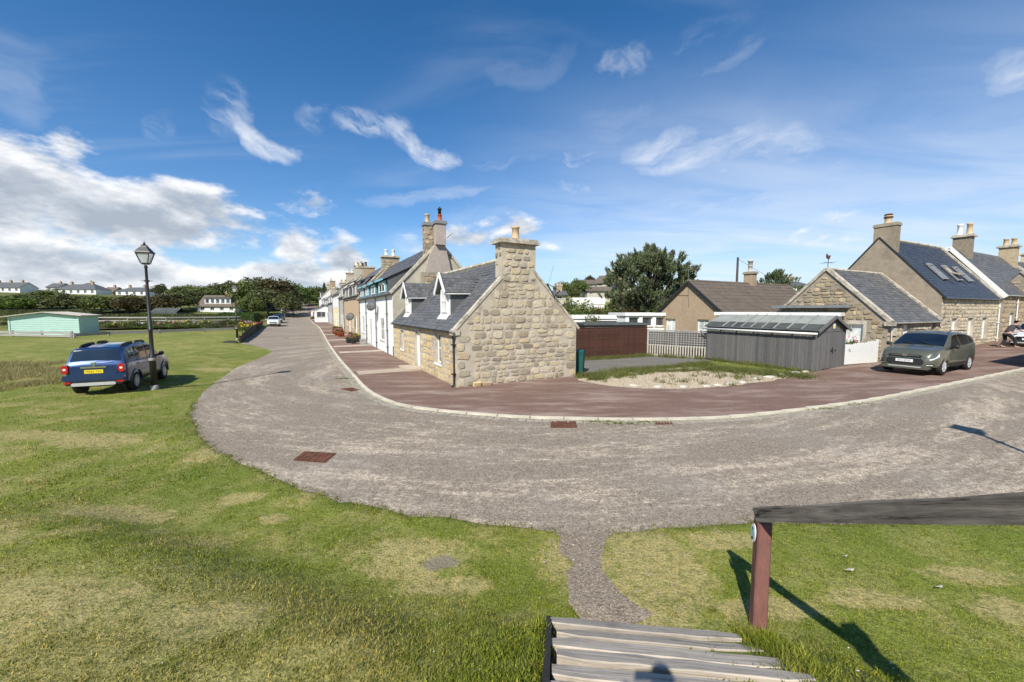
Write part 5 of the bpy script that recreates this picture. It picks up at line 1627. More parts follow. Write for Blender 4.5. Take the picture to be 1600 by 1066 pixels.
# ------------------------------------------------------------------ fences behind the parking place
def brown_fence():
    a = Vector((3.2, 22.3, 0)); b = gp(1008, 556); d = (b - a).xy; L = d.length; rz = math.atan2(d.y, d.x); a.z = G(a.x, a.y)
    t = thing('panel_fence', 'dark brown overlapping panel fence beside the stone cottage', 'fence', a, rz)
    npn = 3; pw = L / npn; rg = random.Random(4)
    for p in range(npn + 1):
        m = MB(); m.box(p * pw - .06, p * pw + .06, -.05, .06, 0, 1.92 if p < npn else 1.98); m.build('post', 'wood_brown', t)
    for p in range(npn):
        x0, x1 = p * pw + .06, (p + 1) * pw - .06; n = 15; h = 1.78 / n
        for i in range(n):
            z = .06 + i * h; m = MB(); w = rg.uniform(-.006, .006)
            m.hexa([(x0, -.05, z - .012 + w), (x1, -.05, z - .012 - w), (x1, .0, z - .012), (x0, .0, z - .012), (x0, .0, z + h + .012), (x1, .0, z + h + .012), (x1, .02, z + h + .01), (x0, .02, z + h + .01)]); m.build('slat', 'wood_brown', t)
        for q in (.25, .5, .75): m = MB(); x = x0 + (x1 - x0) * q; m.box(x - .022, x + .022, -.085, -.052, .05, 1.84); m.build('batten', 'wood_brown', t)
        m = MB(); m.box(x0 - .05, x1 + .05, -.04, .04, 1.85, 1.89); m.build('capping', 'wood_brown', t)


def trellis_fence():
    a = gp(1009, 555.5); b = gp(1106, 561); d = (b - a).xy; L = d.length; a.z = G(a.x, a.y) * .5
    t = thing('trellis_fence', 'silvery trellis fence above pale balusters joining the brown fence to the shed', 'fence', a, math.atan2(d.y, d.x))
    n = int(L / .15)
    for i in range(n + 1):
        x = L * i / n
        m = MB(); m.box(x - .02, x + .02, -.012, .0, .72, 1.62); m.build('upright', 'wood_silver', t)
        m = MB(); m.box(x - .035, x + .035, -.09, -.05, .04, .78); m.build('baluster', 'cream_paint', t)
    for i in range(7):
        z = .76 + i * .135; m = MB(); m.box(0, L, .0, .014, z - .02, z + .02); m.build('lattice_strip', 'wood_silver', t)
    for z in (.1, .7): m = MB(); m.box(0, L, -.05, -.015, z, z + .07); m.build('rail', 'wood_silver', t)
    m = MB(); m.box(0, L, -.04, .05, 1.62, 1.68); m.build('capping', 'wood_silver', t)
    for x in (0, L * .5, L): m = MB(); m.box(x - .045, x + .045, .015, .1, 0, 1.7); m.build('post', 'wood_silver', t)
    bk = thing('bean_wall', 'dark boarded windbreak standing close behind the trellis', 'screen', a + Vector((-d.y, d.x, 0)).normalized() * .9, math.atan2(d.y, d.x))
    for i in range(8):
        m = MB(); m.box(-.2, L + .1, -.01, .01, .1 + i * .18, .27 + i * .18); m.build('board', 'fence_net', bk)


brown_fence(); trellis_fence()


def wheelie_bin():
    p = gp(907, 586); t = thing('wheelie_bin', 'green wheelie bin beside the stone cottage gable', 'bin', (3.08, 17.95, .012), R(-20))
    m = MB(); m.hexa([(-.21, -.25, .06), (.21, -.25, .06), (.21, .22, .06), (-.21, .22, .06), (-.28, -.34, .96), (.28, -.34, .96), (.28, .32, .96), (-.28, .32, .96)])
    m.box(-.295, .295, -.36, .34, .93, .985); m.build('body', 'green_bin', t)
    l = MB(); l.slab([(-.29, -.38, .99), (.29, -.38, .99), (.27, -.1, 1.06), (-.27, -.1, 1.06)], (0, 0, .025)); l.slab([(-.27, -.1, 1.06), (.27, -.1, 1.06), (.28, .34, 1.01), (-.28, .34, 1.01)], (0, 0, .025)); l.build('lid', 'green_bin', t)
    h = MB(); h.tube([(-.24, .4, .98), (.24, .4, .98)], .018, 6); h.tube([(-.24, .3, .96), (-.24, .4, .98)], .015, 5); h.tube([(.24, .3, .96), (.24, .4, .98)], .015, 5); h.build('handle', 'green_bin', t)
    for s in (-1, 1): w = MB(); w.lathe([(.0, -.03), (.1, -.03), (.1, .03), (0, .03)], 14, (s * .24, .24, .1), 'x'); w.build('wheel', 'black_plastic', t)


wheelie_bin()

# ------------------------------------------------------------------ stones, covers and other marks on the ground
PEB = [MAT['white_stone']]
rg = random.Random(21)
def boulder(name, w, d, h, mat, seed):
    r = random.Random(seed); bm = bmesh.new(); bmesh.ops.create_icosphere(bm, subdivisions=2, radius=.5)
    for v in bm.verts:
        n = noise.noise(v.co * 2.1 + Vector((seed * 3.1, 0, 0))) * .22; v.co *= 1 + n; v.co.x *= w; v.co.y *= d; v.co.z *= h
    me = bpy.data.meshes.new(name); bm.to_mesh(me); bm.free(); me.materials.append(MAT[mat]); return me


for i, (px, py, w, lab) in enumerate([(991, 606, .5, 'white edging stone, leftmost of the gravel bed'), (1030, 608, .5, 'second white edging stone from the left at the gravel bed'), (1070, 608, .42, 'flat white edging stone at the middle of the gravel bed'),
                                      (1106, 607, .4, 'white edging stone just right of the gravel bed middle'), (1124, 605.5, .42, 'white edging stone where the gravel bed starts to curve back'), (1144, 603, .4, 'pointed white edging stone in dry grass'),
                                      (1163, 601, .45, 'low white edging stone left of the pair near the shed'), (1184, 595, .55, 'white edging stone third from the shed corner'), (1205, 592.5, .8, 'long white edging stone second from the shed corner'),
                                      (1225, 588.5, .45, 'white edging stone nearest but one to the shed corner'), (1243, 585, .6, 'large white edging stone nearest the shed corner'), (1262, 584, .35, 'small grey stone at the shed corner')]):
    p = gp(px, py); o = tag(link('edging_stone', boulder('edging_stone', w * .8, .24, .13, 'white_stone', i)), lab, 'stone', 'edging stones of the gravel bed'); o.location = (p.x, p.y + .1, p.z + .06); o.rotation_euler = (0, 0, rg.uniform(-.3, .5))

gpeb = []; r = random.Random(77)
xs = [p[0] for p in gravel_poly]; ys = [p[1] for p in gravel_poly]
protos = [boulder('pebble', 1, 1, .7, 'pebble', 40 + i) for i in range(3)]
cs = []
for p in protos:
    co = np.empty(len(p.vertices) * 3); p.vertices.foreach_get('co', co); cs.append((co.reshape(-1, 3), np.array([tuple(q.vertices) for q in p.polygons])))
bm_lo = bmesh.new(); bmesh.ops.create_icosphere(bm_lo, subdivisions=1, radius=.5); lo_v = np.array([v.co[:] for v in bm_lo.verts]); lo_f = np.array([[v.index for v in f.verts] for f in bm_lo.faces]); bm_lo.free()
vv = []; ff = []; n = 0; rs = np.random.RandomState(8)
for i in range(16000):
    x, y = r.uniform(min(xs), max(xs)), r.uniform(min(ys), max(ys))
    if not in_poly(gravel_poly, x, y): continue
    s = rs.uniform(.03, .075, 3) * (1, 1, .7); v = lo_v * s * (1 + rs.uniform(-.12, .12, lo_v.shape)); v = v + (x, y, G(x, y) + .035)
    vv.append(v); ff.append(lo_f + n); n += len(v)
link('gravel', np_mesh('gravel', np.concatenate(vv), np.concatenate(ff), 'pebble', 3), None, kind='stuff')


def cover(name, px, pts, label, mat='rust', frame=True):
    P = [gp(*p) for p in pts]; c = sum(P, Vector()) / len(P)
    t = thing(name, label, 'manhole cover', c)
    q = [p - c for p in P]
    m = MB(); m.slab([(p.x, p.y, .011) for p in q], (0, 0, -.03)); m.build('frame', mat, t)
    for i in range(6):
        for j in range(6):
            def B(u, v): return q[0].lerp(q[1], u).lerp(q[3].lerp(q[2], u), v)
            a = B((i + .2) / 6, (j + .2) / 6); b_ = B((i + .8) / 6, (j + .2) / 6); c_ = B((i + .8) / 6, (j + .8) / 6); d_ = B((i + .2) / 6, (j + .8) / 6)
            if i == 0 and j == 0: mm = MB()
            mm.slab([(p.x, p.y, .0112) for p in (a, b_, c_, d_)], (0, 0, .007))
    mm.build('tread_pattern', mat, t, kind='stuff')


cover('manhole_cover', 0, [(457, 720), (508, 724), (526, 709), (476, 706)], 'rusty square manhole cover in the road near the grass')
cover('manhole_cover', 0, [(860, 669), (902, 669), (900, 659), (861, 659)], 'rusty manhole cover in the road just off the kerb bend')
cover('manhole_cover', 0, [(531, 608), (549, 612), (563, 610), (550, 606)], 'small rusty cover by the kerb on the street side')
cover('manhole_cover', 0, [(1024, 664), (1052, 663.5), (1050, 659.5), (1024, 660)], 'small rusty gully cover at the kerb right of the bend')


# pavement crossings: pale slabs laid across the red surface at the doors
def crossing(u, w, strips):
    v1 = -2.85
    if strips:
        n = 24
        for i in range(n):
            v0 = -.1 + (v1 + .1) * i / n; m = MB(); a = .085
            P = [st(u - w / 2, v0), st(u + w / 2, v0), st(u + w / 2, v0 - a), st(u - w / 2, v0 - a)]
            m.slab([(p.x, p.y, G(p.x, p.y) + .046) for p in P], (0, 0, -.03)); m.build('paving_strip', 'slab', pave)
    else:
        n = 4
        for i in range(n):
            v0 = -.06 + (v1 + .06) * i / n; va = -.06 + (v1 + .06) * (i + 1) / n + .02; m = MB()
            P = [st(u - w / 2, v0), st(u + w / 2, v0), st(u + w / 2, va), st(u - w / 2, va)]
            m.slab([(p.x, p.y, G(p.x, p.y) + .046) for p in P], (0, 0, -.03)); m.build('paving_slab', 'slab', pave)


crossing(5.35, 1.1, True)
for u in (15.2, 20.2, 27.5, 36, 44.5, 56): crossing(u, .95, False)


# kerb stones and two rows of setts beside them
def along(line, s0, s1, step):
    P = [Vector((p[0], p[1])) for p in line]; d = [0]
    for i in range(len(P) - 1): d.append(d[-1] + (P[i + 1] - P[i]).length)
    def at_(s):
        i = int(np.searchsorted(d, s) - 1); i = max(0, min(i, len(P) - 2)); return P[i].lerp(P[i + 1], (s - d[i]) / max(1e-6, d[i + 1] - d[i]))
    s = s0
    while s < min(s1, d[-1]) - step: yield at_(s), at_(s + step); s += step


kb = MB(); kb.box(-.5, .5, -.5, .5, -.5, .5); KERB = [kb.mesh('kerb_stone', 'kerb')]
def kerbset(line, step, w, off, top, mat, name, limit, reach):
    ms = []; r = random.Random(len(name)); proto = [kb.mesh(name, mat)]
    for a, b in along(line, 0, 1e9, step):
        c = (a + b) / 2
        if c.length > reach: continue
        d = (b - a); L = d.length; d.normalize(); nrm = Vector((-d.y, d.x)) ; c = c + nrm * off
        z = G(c.x, c.y) + top - .06 + r.uniform(-.003, .003); an = r.uniform(-.01, .01) if step > .5 else r.uniform(-.06, .06)
        X = Vector((d.x, d.y, an)); Y = Vector((nrm.x, nrm.y, 0))
        ms.append((c.length, (0, basis(X * (L - .022), Y * w * r.uniform(.93, 1.04), Vector((0, 0, .12)), Vector((c.x, c.y, z))))))
    ms.sort(key=lambda q: q[0]); pieces(pave, name, proto, [q[1] for q in ms], mat, limit)


chk = (st(5, -3).xy - st(5, -2.9).xy)
kerbset(kerb_line, .9, .13, -.02, .05, 'kerb', 'kerb_stone', 160, 130)
kerbset(kerb_line, .21, .105, -.165, .014, 'sett', 'sett', 150, 60)
kerbset(kerb_line, .21, .105, -.295, .012, 'sett', 'gutter_sett', 150, 60)


# ------------------------------------------------------------------ timber steps and handrail in front
def steps():
    t = thing('timber_steps', 'weathered timber sleeper steps leading down to the road', 'steps', (.37, 3.36, .0), R(-6.6))
    rg = random.Random(12); run = .245
    for i in range(12):
        y = -i * run; w = 1.62 + .02 * i + rg.uniform(-.05, .07); z = max(0, i) * run * .5 + .07
        m = MB(); n = 9; dep = .165 + rg.uniform(-.015, .02); tilt = rg.uniform(-.02, .02)
        x0 = rg.uniform(-.03, .04)
        top = []
        for k in range(n + 1):
            q = k / n; x = x0 + w * q; e = (rg.uniform(-.005, .005)); end = .05 * (1 if k in (0, n) else 0) * rg.random()
            top.append((x, y - dep / 2 + e + end + tilt * q * 4 * .2, y + dep / 2 + rg.uniform(-.005, .005) - end, z + rg.uniform(-.004, .006) + (.012 if i % 3 == 0 else 0)))
        vs = []; fs = []
        slp = -.42
        top = [(x, ya, yb, zt, ya - (ya + yb) / 2) for (x, ya, yb, zt) in top]
        for (x, ya, yb, zt, hd_) in top: hh = hd_ * slp; vs += [(x, ya, zt + hh - .13), (x, ya, zt + hh - .008), (x, ya + .008, zt + hh * .95), (x, yb - .016, zt - hh * .85), (x, yb, zt - hh - .014), (x, yb, zt - hh - .13)]
        for k in range(n):
            for j in range(5): fs.append((k * 6 + j, (k + 1) * 6 + j, (k + 1) * 6 + j + 1, k * 6 + j + 1))
        fs += [(0, 1, 2, 3, 4, 5), tuple(reversed([n * 6 + j for j in range(6)]))]
        m.add(vs, fs); m.build('sleeper', 'sleeper', t)
    b = MB(); b.bar((-.03, .06, -.03), (-.03, -2.7, 1.37), .045, .15); b.build('side_board', 'fence_net', t)
    so_ = MB(); so_.slab([(.0, .1, -.06), (1.85, .1, -.06), (2.1, -2.8, 1.36), (.0, -2.8, 1.36)], (0, 0, -.04)); so_.build('bedding_soil', 'soil', t)
    pl = MB(); pl.box(-.3, 1.8, -4.8, -2.8, 1.28, 1.42); pl.build('landing', 'sleeper', t)


def mk_sleeper(name, a, b, dark, vary=True, scl=(1, 1, 1)):
    m, t, p, o = newmat(name)
    tcn = t.n.new('ShaderNodeTexCoord'); mpn = t.n.new('ShaderNodeMapping'); t.l.new(tcn.outputs['Object'], mpn.inputs[0]); mpn.inputs['Scale'].default_value = scl
    co = mpn.outputs[0]
    n1 = t.noise(co, 1.0, 6, .65, .6); n2 = t.noise(tcn.outputs['Object'], 3.0, 5, .6)
    col = t.mix(t.mapr(n1, .35, .65), a, b)
    col = t.mix(t.mapr(n1, .58, .7, 0, .8, True), col, dark)
    col = t.mix(t.mapr(n2, .5, .75, 0, .4), col, dark)
    t.l.new(t.mix(1.0, col, t.ramp(rnd_piece(t), [(0, (.8, .8, .8)), (1, (1.2, 1.18, 1.15))]), 'MULTIPLY'), p.inputs['Base Color'])
    p.inputs['Roughness'].default_value = .9; p.inputs['Specular IOR Level'].default_value = .2
    bn = t.n.new('ShaderNodeBump'); bn.inputs['Strength'].default_value = .9; bn.inputs['Distance'].default_value = .012
    t.l.new(n1, bn.inputs['Height']); t.l.new(bn.outputs[0], p.inputs['Normal'])
    return m


MAT['sleeper'] = mk_sleeper('sleeper', (.54, .475, .4), (.38, .335, .28), (.11, .095, .078), scl=(1.6, 26, 26))
MAT['rail_wood'] = mk_sleeper('rail_wood', (.3, .26, .215), (.12, .1, .083), (.022, .018, .015), scl=(24, 1.7, 24))
MAT['flaking_paint'] = mk_sleeper('flaking_paint', (.27, .125, .1), (.2, .092, .076), (.16, .13, .11), scl=(14, 14, 4))
steps()


def handrail():
    t = thing('handrail', 'dark weathered handrail on a flaking maroon post beside the timber steps', 'handrail', (2.27, 3.36, 0.0), R(2))
    A = Vector((-.055, .03, 1.06)); d = Vector((-.18, -1.92, 1.07)); A = A - d * .0; B = A + d * 1.75; d = B - A; n = 26; rg = random.Random(6)
    side = Vector((1, .03, 0)); up = d.cross(side).normalized()
    if up.z < 0: up = -up
    vs = []; fs = []
    for i in range(n + 1):
        c = A + d * (i / n); j = lambda s: rg.uniform(-s, s)
        sag = (.003 * math.sin(i * .9)) ; e = .02 if i == 0 else 0
        for (a, b) in ((-.03, -.06), (.03, -.06), (.03, .05), (.018, .062), (-.018, .062), (-.03, .05)):
            vs.append(c + side * (a + j(.002)) + up * ((b + j(.003) + (sag if b > 0 else 0)) * (1 - e)))
    for i in range(n):
        for k in range(6): fs.append((i * 6 + k, (i + 1) * 6 + k, (i + 1) * 6 + (k + 1) % 6, i * 6 + (k + 1) % 6))
    fs += [tuple(range(6)), tuple(reversed(range(n * 6, n * 6 + 6)))]
    qr = Vector((0, 1, 0)).rotation_difference(d.normalized()); vs = [qr.inverted() @ (v - A) for v in vs]
    m = MB(); m.add(vs, fs); ro = m.build('rail', 'rail_wood', t); ro.rotation_euler = qr.to_euler(); ro.location = A
    m = MB(); a, b = .058, .012; z0, z1 = -.1, 1.02
    pr = [(-a, -a + b), (-a + b, -a), (a - b, -a), (a, -a + b), (a, a - b), (a - b, a), (-a + b, a), (-a, a - b)]
    vs = []; fs = []; lv = 9
    for i in range(lv + 1):
        for (x, y) in pr: vs.append((x * (1.0 + (.05 if i < 2 else 0)) + rg.uniform(-.002, .002), y + rg.uniform(-.002, .002), z0 + (z1 - z0) * i / lv))
    for i in range(lv):
        for k in range(8): fs.append((i * 8 + k, i * 8 + (k + 1) % 8, (i + 1) * 8 + (k + 1) % 8, (i + 1) * 8 + k))
    fs.append(tuple(range(lv * 8, lv * 8 + 8))); m.add(vs, fs); po = m.build('post', 'flaking_paint', t); po.rotation_euler = (0, 0, R(-15)); po.location = (-.02, 0, 0)
    bt = MB(); bt.lathe([(0, 0), (.014, 0), (.014, .012), (0, .012)], 8, (0, 0, 0), 'x'); q = bt.build('bolt', 'black_iron', t); q.location = A + d * .025 + Vector((-.048, 0, .02))
    # second post farther up the steps
    p2 = MB(); p2.box(-.3, -.16, -2.7, -2.56, 1.0, 2.66); p2.build('post', 'paint_maroon', t)
    # oval waymark on the post
    w = thing('waymark', 'small oval white trail marker fixed high on the maroon post', 'marker', Vector((2.27, 3.36, .93)) + Vector((-.02 - .07, .014, -.03)), 0)
    o = MB(); o.smooth = False
    def oval(rx, rz, y0, y1, mat, name):
        k = MB(); vs = [(rx * math.cos(2 * math.pi * i / 24), y, rz * math.sin(2 * math.pi * i / 24)) for y in (y0, y1) for i in range(24)]
        k.add(vs, [tuple(range(24)), tuple(reversed(range(24, 48)))] + [(i + 24, (i + 1) % 24 + 24, (i + 1) % 24, i) for i in range(24)]); return k.build(name, mat, w)
    w.rotation_euler = (0, R(8), R(-101))
    oval(.05, .088, -.006, 0, 'plate_white', 'disc'); oval(.037, .062, -.0095, -.0065, 'badge_blue', 'field')
    s = MB(); s.slab([(-.02, -.01, -.062), (.012, -.01, -.056), (.022, -.01, -.04), (.004, -.01, -.03), (-.008, -.01, -.045)], (0, -.002, 0)); s.slab([(-.018, -.01, .05), (.0, -.01, .058), (.016, -.01, .046), (.004, -.01, .04)], (0, -.002, 0)); s.build('dolphin_mark', 'ink', w)


handrail()


# ------------------------------------------------------------------ lamp posts
def lamp_post(x, y, label, h=5.3, lean=0.0, group='black heritage lamp posts'):
    z = G(x, y); t = thing('lamp_post', label, 'lamp post', (x, y, z), R(20), group); t.scale = (.92, .92, .955)
    m = MB(); m.smooth = True; m.lathe([(.13, -.1), (.13, .2), (.105, .22)], 12); m.build('base', 'concrete', t)
    m = MB(); m.smooth = True
    m.lathe([(.1, .2), (.1, 1.15), (.115, 1.17), (.115, 1.23), (.07, 1.3), (.06, 2.2), (.075, 2.22), (.075, 2.26), (.058, 2.28), (.045, 4.0), (.04, 4.45), (.06, 4.47), (.05, 4.52), (.035, 4.56)], 12); m.build('column', 'black_iron', t)
    m = MB(); m.tube([(-.16, 0, 4.0), (.16, 0, 4.0)], .014, 6); m.lathe([(.075, 3.97), (.075, 4.03)], 10); m.build('ladder_bar', 'black_iron', t)
    m = MB(); m.smooth = True; m.lathe([(.118, 1.12), (.12, 1.14), (.12, 1.2), (.118, 1.22)], 12); m.build('collar', 'concrete', t)
    # lantern: four tapering panes in a frame, a pagoda roof with finial
    L = thing_part = MB(); b, tp, z0, z1 = .105, .2, 4.62, 4.98
    for (sx, sy) in ((1, 1), (1, -1), (-1, -1), (-1, 1)): L.bar((b * sx, b * sy, z0), (tp * sx, tp * sy, z1), .022, .022)
    for (p, q) in (((1, 1), (1, -1)), ((1, -1), (-1, -1)), ((-1, -1), (-1, 1)), ((-1, 1), (1, 1))):
        L.bar((b * p[0], b * p[1], z0), (b * q[0], b * q[1], z0), .022, .022); L.bar((tp * p[0], tp * p[1], z1), (tp * q[0], tp * q[1], z1), .03, .03)
    L.box(-.09, .09, -.09, .09, z0 - .04, z0); fr = L.build('lantern', 'black_iron', t)
    g = MB(); i = .012
    g.hexa([(-b + i, -b + i, z0 + .01), (b - i, -b + i, z0 + .01), (b - i, b - i, z0 + .01), (-b + i, b - i, z0 + .01), (-tp + i, -tp + i, z1 - .01), (tp - i, -tp + i, z1 - .01), (tp - i, tp - i, z1 - .01), (-tp + i, tp - i, z1 - .01)]); g.build('lantern_glass', 'lantern_glass', fr)
    r = MB()
    def lay(a, z, c, z2): r.hexa([(-a, -a, z), (a, -a, z), (a, a, z), (-a, a, z), (-c, -c, z2), (c, -c, z2), (c, c, z2), (-c, c, z2)])
    lay(.235, z1 + .015, .22, z1 + .05); lay(.21, z1 + .05, .11, z1 + .2); lay(.1, z1 + .2, .085, z1 + .25); lay(.07, z1 + .25, .07, z1 + .29); r.build('lantern_roof', 'black_iron', fr)
    f = MB(); f.smooth = True; f.lathe([(.03, z1 + .29), (.05, z1 + .33), (.02, z1 + .37), (.008, z1 + .42), (0, z1 + .43)], 8); f.build('finial', 'black_iron', fr)
    return t


p = gp(242, 611); lamp_post(p.x, p.y, 'black lamp post with square lantern standing on the grass in front of the blue car')
p = gp(371, 532); lamp_post(p.x, p.y, 'black lamp post by the end of the low dark fence at the allotments')
lamp_post(8.95, 4.35, 'black lamp post on the grass to the right, throwing its shadow on the road')


# ------------------------------------------------------------------ cars
def lerp_tab(tab, x):
    return float(np.interp(x, [a for a, _ in tab], [b for _, b in tab]))


def make_car(name, label, loc, heading, L, W, wb, rw, top, belt, paint, spec, group=None, detail=True):
    """x forward, rear axle at -wb/2; top: silhouette of roof and bonnet, belt: window sill line"""
    hl = L / 2; xr, xf = -wb / 2 + spec.get('shift', 0), wb / 2 + spec.get('shift', 0)
    t = thing(name, label, 'car', loc, heading, group)
    sill = spec.get('sill', .3); arch = rw + .055
    xs = set(np.round(np.linspace(-hl, hl, 50), 4).tolist())
    for c in (xr, xf):
        for q in np.linspace(-1, 1, 15): xs.add(round(c + arch * math.sin(q * math.pi / 2), 4))
    for a, _ in top: xs.add(round(a, 4))
    for e in (.012, .04, .09): xs.add(round(hl - e, 4)); xs.add(round(-hl + e, 4))
    xs = sorted(x for x in xs if -hl <= x <= hl)
    xs = [x for i, x in enumerate(xs) if i == 0 or x - xs[i - 1] > .004]
    def zb(x):
        z = sill + (.06 * sstep(abs(x), hl - .5, hl))
        for c in (xr, xf):
            if abs(x - c) < arch: z = max(z, rw * .98 + math.sqrt(max(0, arch ** 2 - (x - c) ** 2)) * .98)
        return z
    def sec(x, k):
        q = abs(x) / hl; e = hl - abs(x)
        w = W / 2 * (1 - .045 * q ** 3 - spec.get('round', .13) * max(0, q - .8) ** 2 / .04)
        w *= 1 - .14 * max(0, 1 - e / .12) ** 2
        zt = lerp_tab(top, x) - .05 * max(0, 1 - e / .09) ** 2; zbl = min(lerp_tab(belt, x), zt - .035); zs = min(zbl - .1, .58 * zbl + .12)
        b = zb(x)
        b = min(b, zs - .12)
        tum = spec.get('tumble', .32); h = max(0, zt - .07 - zbl)
        wr = w * .965 - h * tum
        P = [(w * .955, b), (w * .995, max(b + .02, min(.42, zs - .06))), (w, zs), (w * .985, zbl - .03), (w * .965, zbl), (wr, zbl + h), (wr * .9 - .01, zt - .02), (wr * .5, zt + .005), (0, zt + .012)]
        k = min(8, max(0, k)); i = min(7, int(k)); f = k - i
        y = P[i][0] * (1 - f) + P[i + 1][0] * f; z = P[i][1] * (1 - f) + P[i + 1][1] * f
        return Vector((x, y, z))
    K = 8; ks = [0, .5, 1, 1.5, 2, 2.5, 3, 4, 4.5, 5, 5.5, 6, 7, 8]
    m = MB(); vs = []; fs = []; nk = len(ks)
    for x in xs:
        col = [sec(x, k) for k in ks]; full = col + [Vector((c.x, -c.y, c.z)) for c in reversed(col[:-1])]; vs += full
    nf = 2 * nk - 1
    for i in range(len(xs) - 1):
        for j in range(nf - 1): fs.append((i * nf + j, (i + 1) * nf + j, (i + 1) * nf + j + 1, i * nf + j + 1))
    fs.append(tuple(range(nf))); fs.append(tuple(reversed(range((len(xs) - 1) * nf, len(xs) * nf))))
    m.add(vs, fs); me = m.mesh('body', paint); me.polygons.foreach_set('use_smooth', [True] * (len(fs) - 2) + [False] * 2)
    try: me.set_sharp_from_angle(angle=R(38))
    except Exception: pass
    body = link('body', me, t)
    u = MB(); u.box(-hl + .12, hl - .12, -W / 2 + .2, W / 2 - .2, sill - .06, .75); u.build('underbody', 'black_plastic', t)
    def patch(name, corners, mat, off=.006, parent=t, nx=8, nkk=4, both=True, sub=None):
        """corners: (x,k) bottom-rear, bottom-front, top-front, top-rear on the body surface"""
        for s in ((1, -1) if both else (1,)):
            pm = MB(); v = []; f = []
            for i in range(nx + 1):
                for j in range(nkk + 1):
                    a, b = i / nx, j / nkk
                    x = (corners[0][0] * (1 - a) + corners[1][0] * a) * (1 - b) + (corners[3][0] * (1 - a) + corners[2][0] * a) * b
                    k = (corners[0][1] * (1 - a) + corners[1][1] * a) * (1 - b) + (corners[3][1] * (1 - a) + corners[2][1] * a) * b
                    p = sec(x, k); dx = sec(x + .01, k) - sec(x - .01, k); dk = sec(x, k + .05) - sec(x, k - .05); nrm = dx.cross(dk)
                    if nrm.length < 1e-9: nrm = Vector((0, 1, 0))
                    nrm.normalize()
                    if nrm.y < -.01 or (abs(nrm.y) < .3 and nrm.z < 0): nrm = -nrm
                    p = p + nrm * off; v.append((p.x, p.y * s, p.z))
            for i in range(nx):
                for j in range(nkk):
                    q = (i * (nkk + 1) + j, (i + 1) * (nkk + 1) + j, (i + 1) * (nkk + 1) + j + 1, i * (nkk + 1) + j + 1); f.append(q if s > 0 else tuple(reversed(q)))
            pm.add(v, f); pm.build(name, mat, parent, smooth=True)
    def across(name, x0, x1, k0, mat, off=.008, parent=t, nx=6):
        """glass right across the car between x0 (low edge) and x1 (high edge)"""
        pm = MB(); v = []; f = []; kk = [k0 + (8 - k0) * j / 6 for j in range(7)]
        n = 13
        for i in range(nx + 1):
            x = x0 + (x1 - x0) * i / nx; row_ = [sec(x, k) for k in kk]; full = row_ + [Vector((c.x, -c.y, c.z)) for c in reversed(row_[:-1])]
            sl = (lerp_tab(top, x + .02) - lerp_tab(top, x - .02)) / .04; nrm = Vector((-sl, 0, 1)).normalized()
            v += [p + nrm * off for p in full]
        for i in range(nx):
            for j in range(n - 1): f.append((i * n + j, (i + 1) * n + j, (i + 1) * n + j + 1, i * n + j + 1))
        pm.add(v, f); return pm.build(name, mat, parent, smooth=True)
    for q in spec['side']: patch('side_window', q, 'car_glass')
    across('windscreen', *spec['screen'], 5.75, 'car_glass'); across('rear_window', *spec['rear'], 6.0, 'car_glass')
    def end(name, front, y0, y1, z0, z1, off, mat, parent=t, cut=0.0, both=False, dep=.03):
        x = hl if front else -hl; s = 1 if front else -1
        for sy in ((1, -1) if both else (1,)):
            b = MB(); c = cut
            P = [(y0 + c, z0), (y1 - c, z0), (y1, z0 + c), (y1, z1 - c), (y1 - c, z1), (y0 + c, z1), (y0, z1 - c), (y0, z0 + c)] if c else [(y0, z0), (y1, z0), (y1, z1), (y0, z1)]
            P = [(a * sy, z) for a, z in P]
            if sy < 0: P.reverse()
            b.slab([(x + s * off, a, z) for a, z in P], (-s * dep, 0, 0)); o = b.build(name, mat, parent)
        return o
    # wheels
    for cx in (xr, xf):
        for s in (-1, 1):
            w = link('wheel', None, t); w.location = (cx, s * (W / 2 - .115), rw)
            m = MB(); m.smooth = True; m.lathe([(rw * .62, -.1), (rw * .9, -.105), (rw * .985, -.08), (rw, -.03), (rw, .03), (rw * .985, .08), (rw * .9, .105), (rw * .62, .1)], 28, axis='y', caps=False); m.build('tyre', 'tyre', w)
            m = MB(); m.smooth = True; m.lathe([(0, s * .02), (rw * .5, s * .03), (rw * .6, s * .05), (rw * .64, s * .095), (rw * .69, s * .1)], 24, axis='y', caps=False); m.build('rim', 'alloy' if spec.get('alloy', True) else 'grey_plastic', w)
            m = MB()
            for q in range(5):
                a = 2 * math.pi * q / 5 + .3
                for da in (-.13, .13):
                    m.bar((0, s * .075, 0), (math.cos(a + da) * rw * .63, s * .085, math.sin(a + da) * rw * .63), .022, .03, up=(0, 1, 0))
            m.lathe([(0, s * .06), (rw * .17, s * .06), (rw * .16, s * .1), (0, s * .1)], 12, axis='y'); m.build('spokes', 'alloy', w)
            m = MB(); m.lathe([(0, -s * .1), (arch * .97, -s * .1), (arch * .97, -s * .12), (0, -s * .12)], 20, (0, 0, .02), axis='y'); m.build('wheel_well', 'black_plastic', w)
    # cladding, mirrors, lines between doors
    if spec.get('clad'):
        patch('sill_trim', [(xr + arch, .0), (xf - arch, .0), (xf - arch, 1.15), (xr + arch, 1.15)], spec['clad'], .012)
    for c in (xr, xf):
        if spec.get('arch_trim'):
            for s in (-1, 1):
                m = MB(); pts = []
                for i in range(13):
                    a = math.pi * i / 12; x = c + (arch + .02) * math.cos(a); z = rw * .98 + (arch + .02) * math.sin(a); pts.append(Vector((x, s * (sec(c + (arch + .08) * math.cos(a) * 1.0, 1.2).y + .008), z)))
                m.tube(pts, .028, 6); m.build('arch_trim', spec['arch_trim'], t, smooth=True)
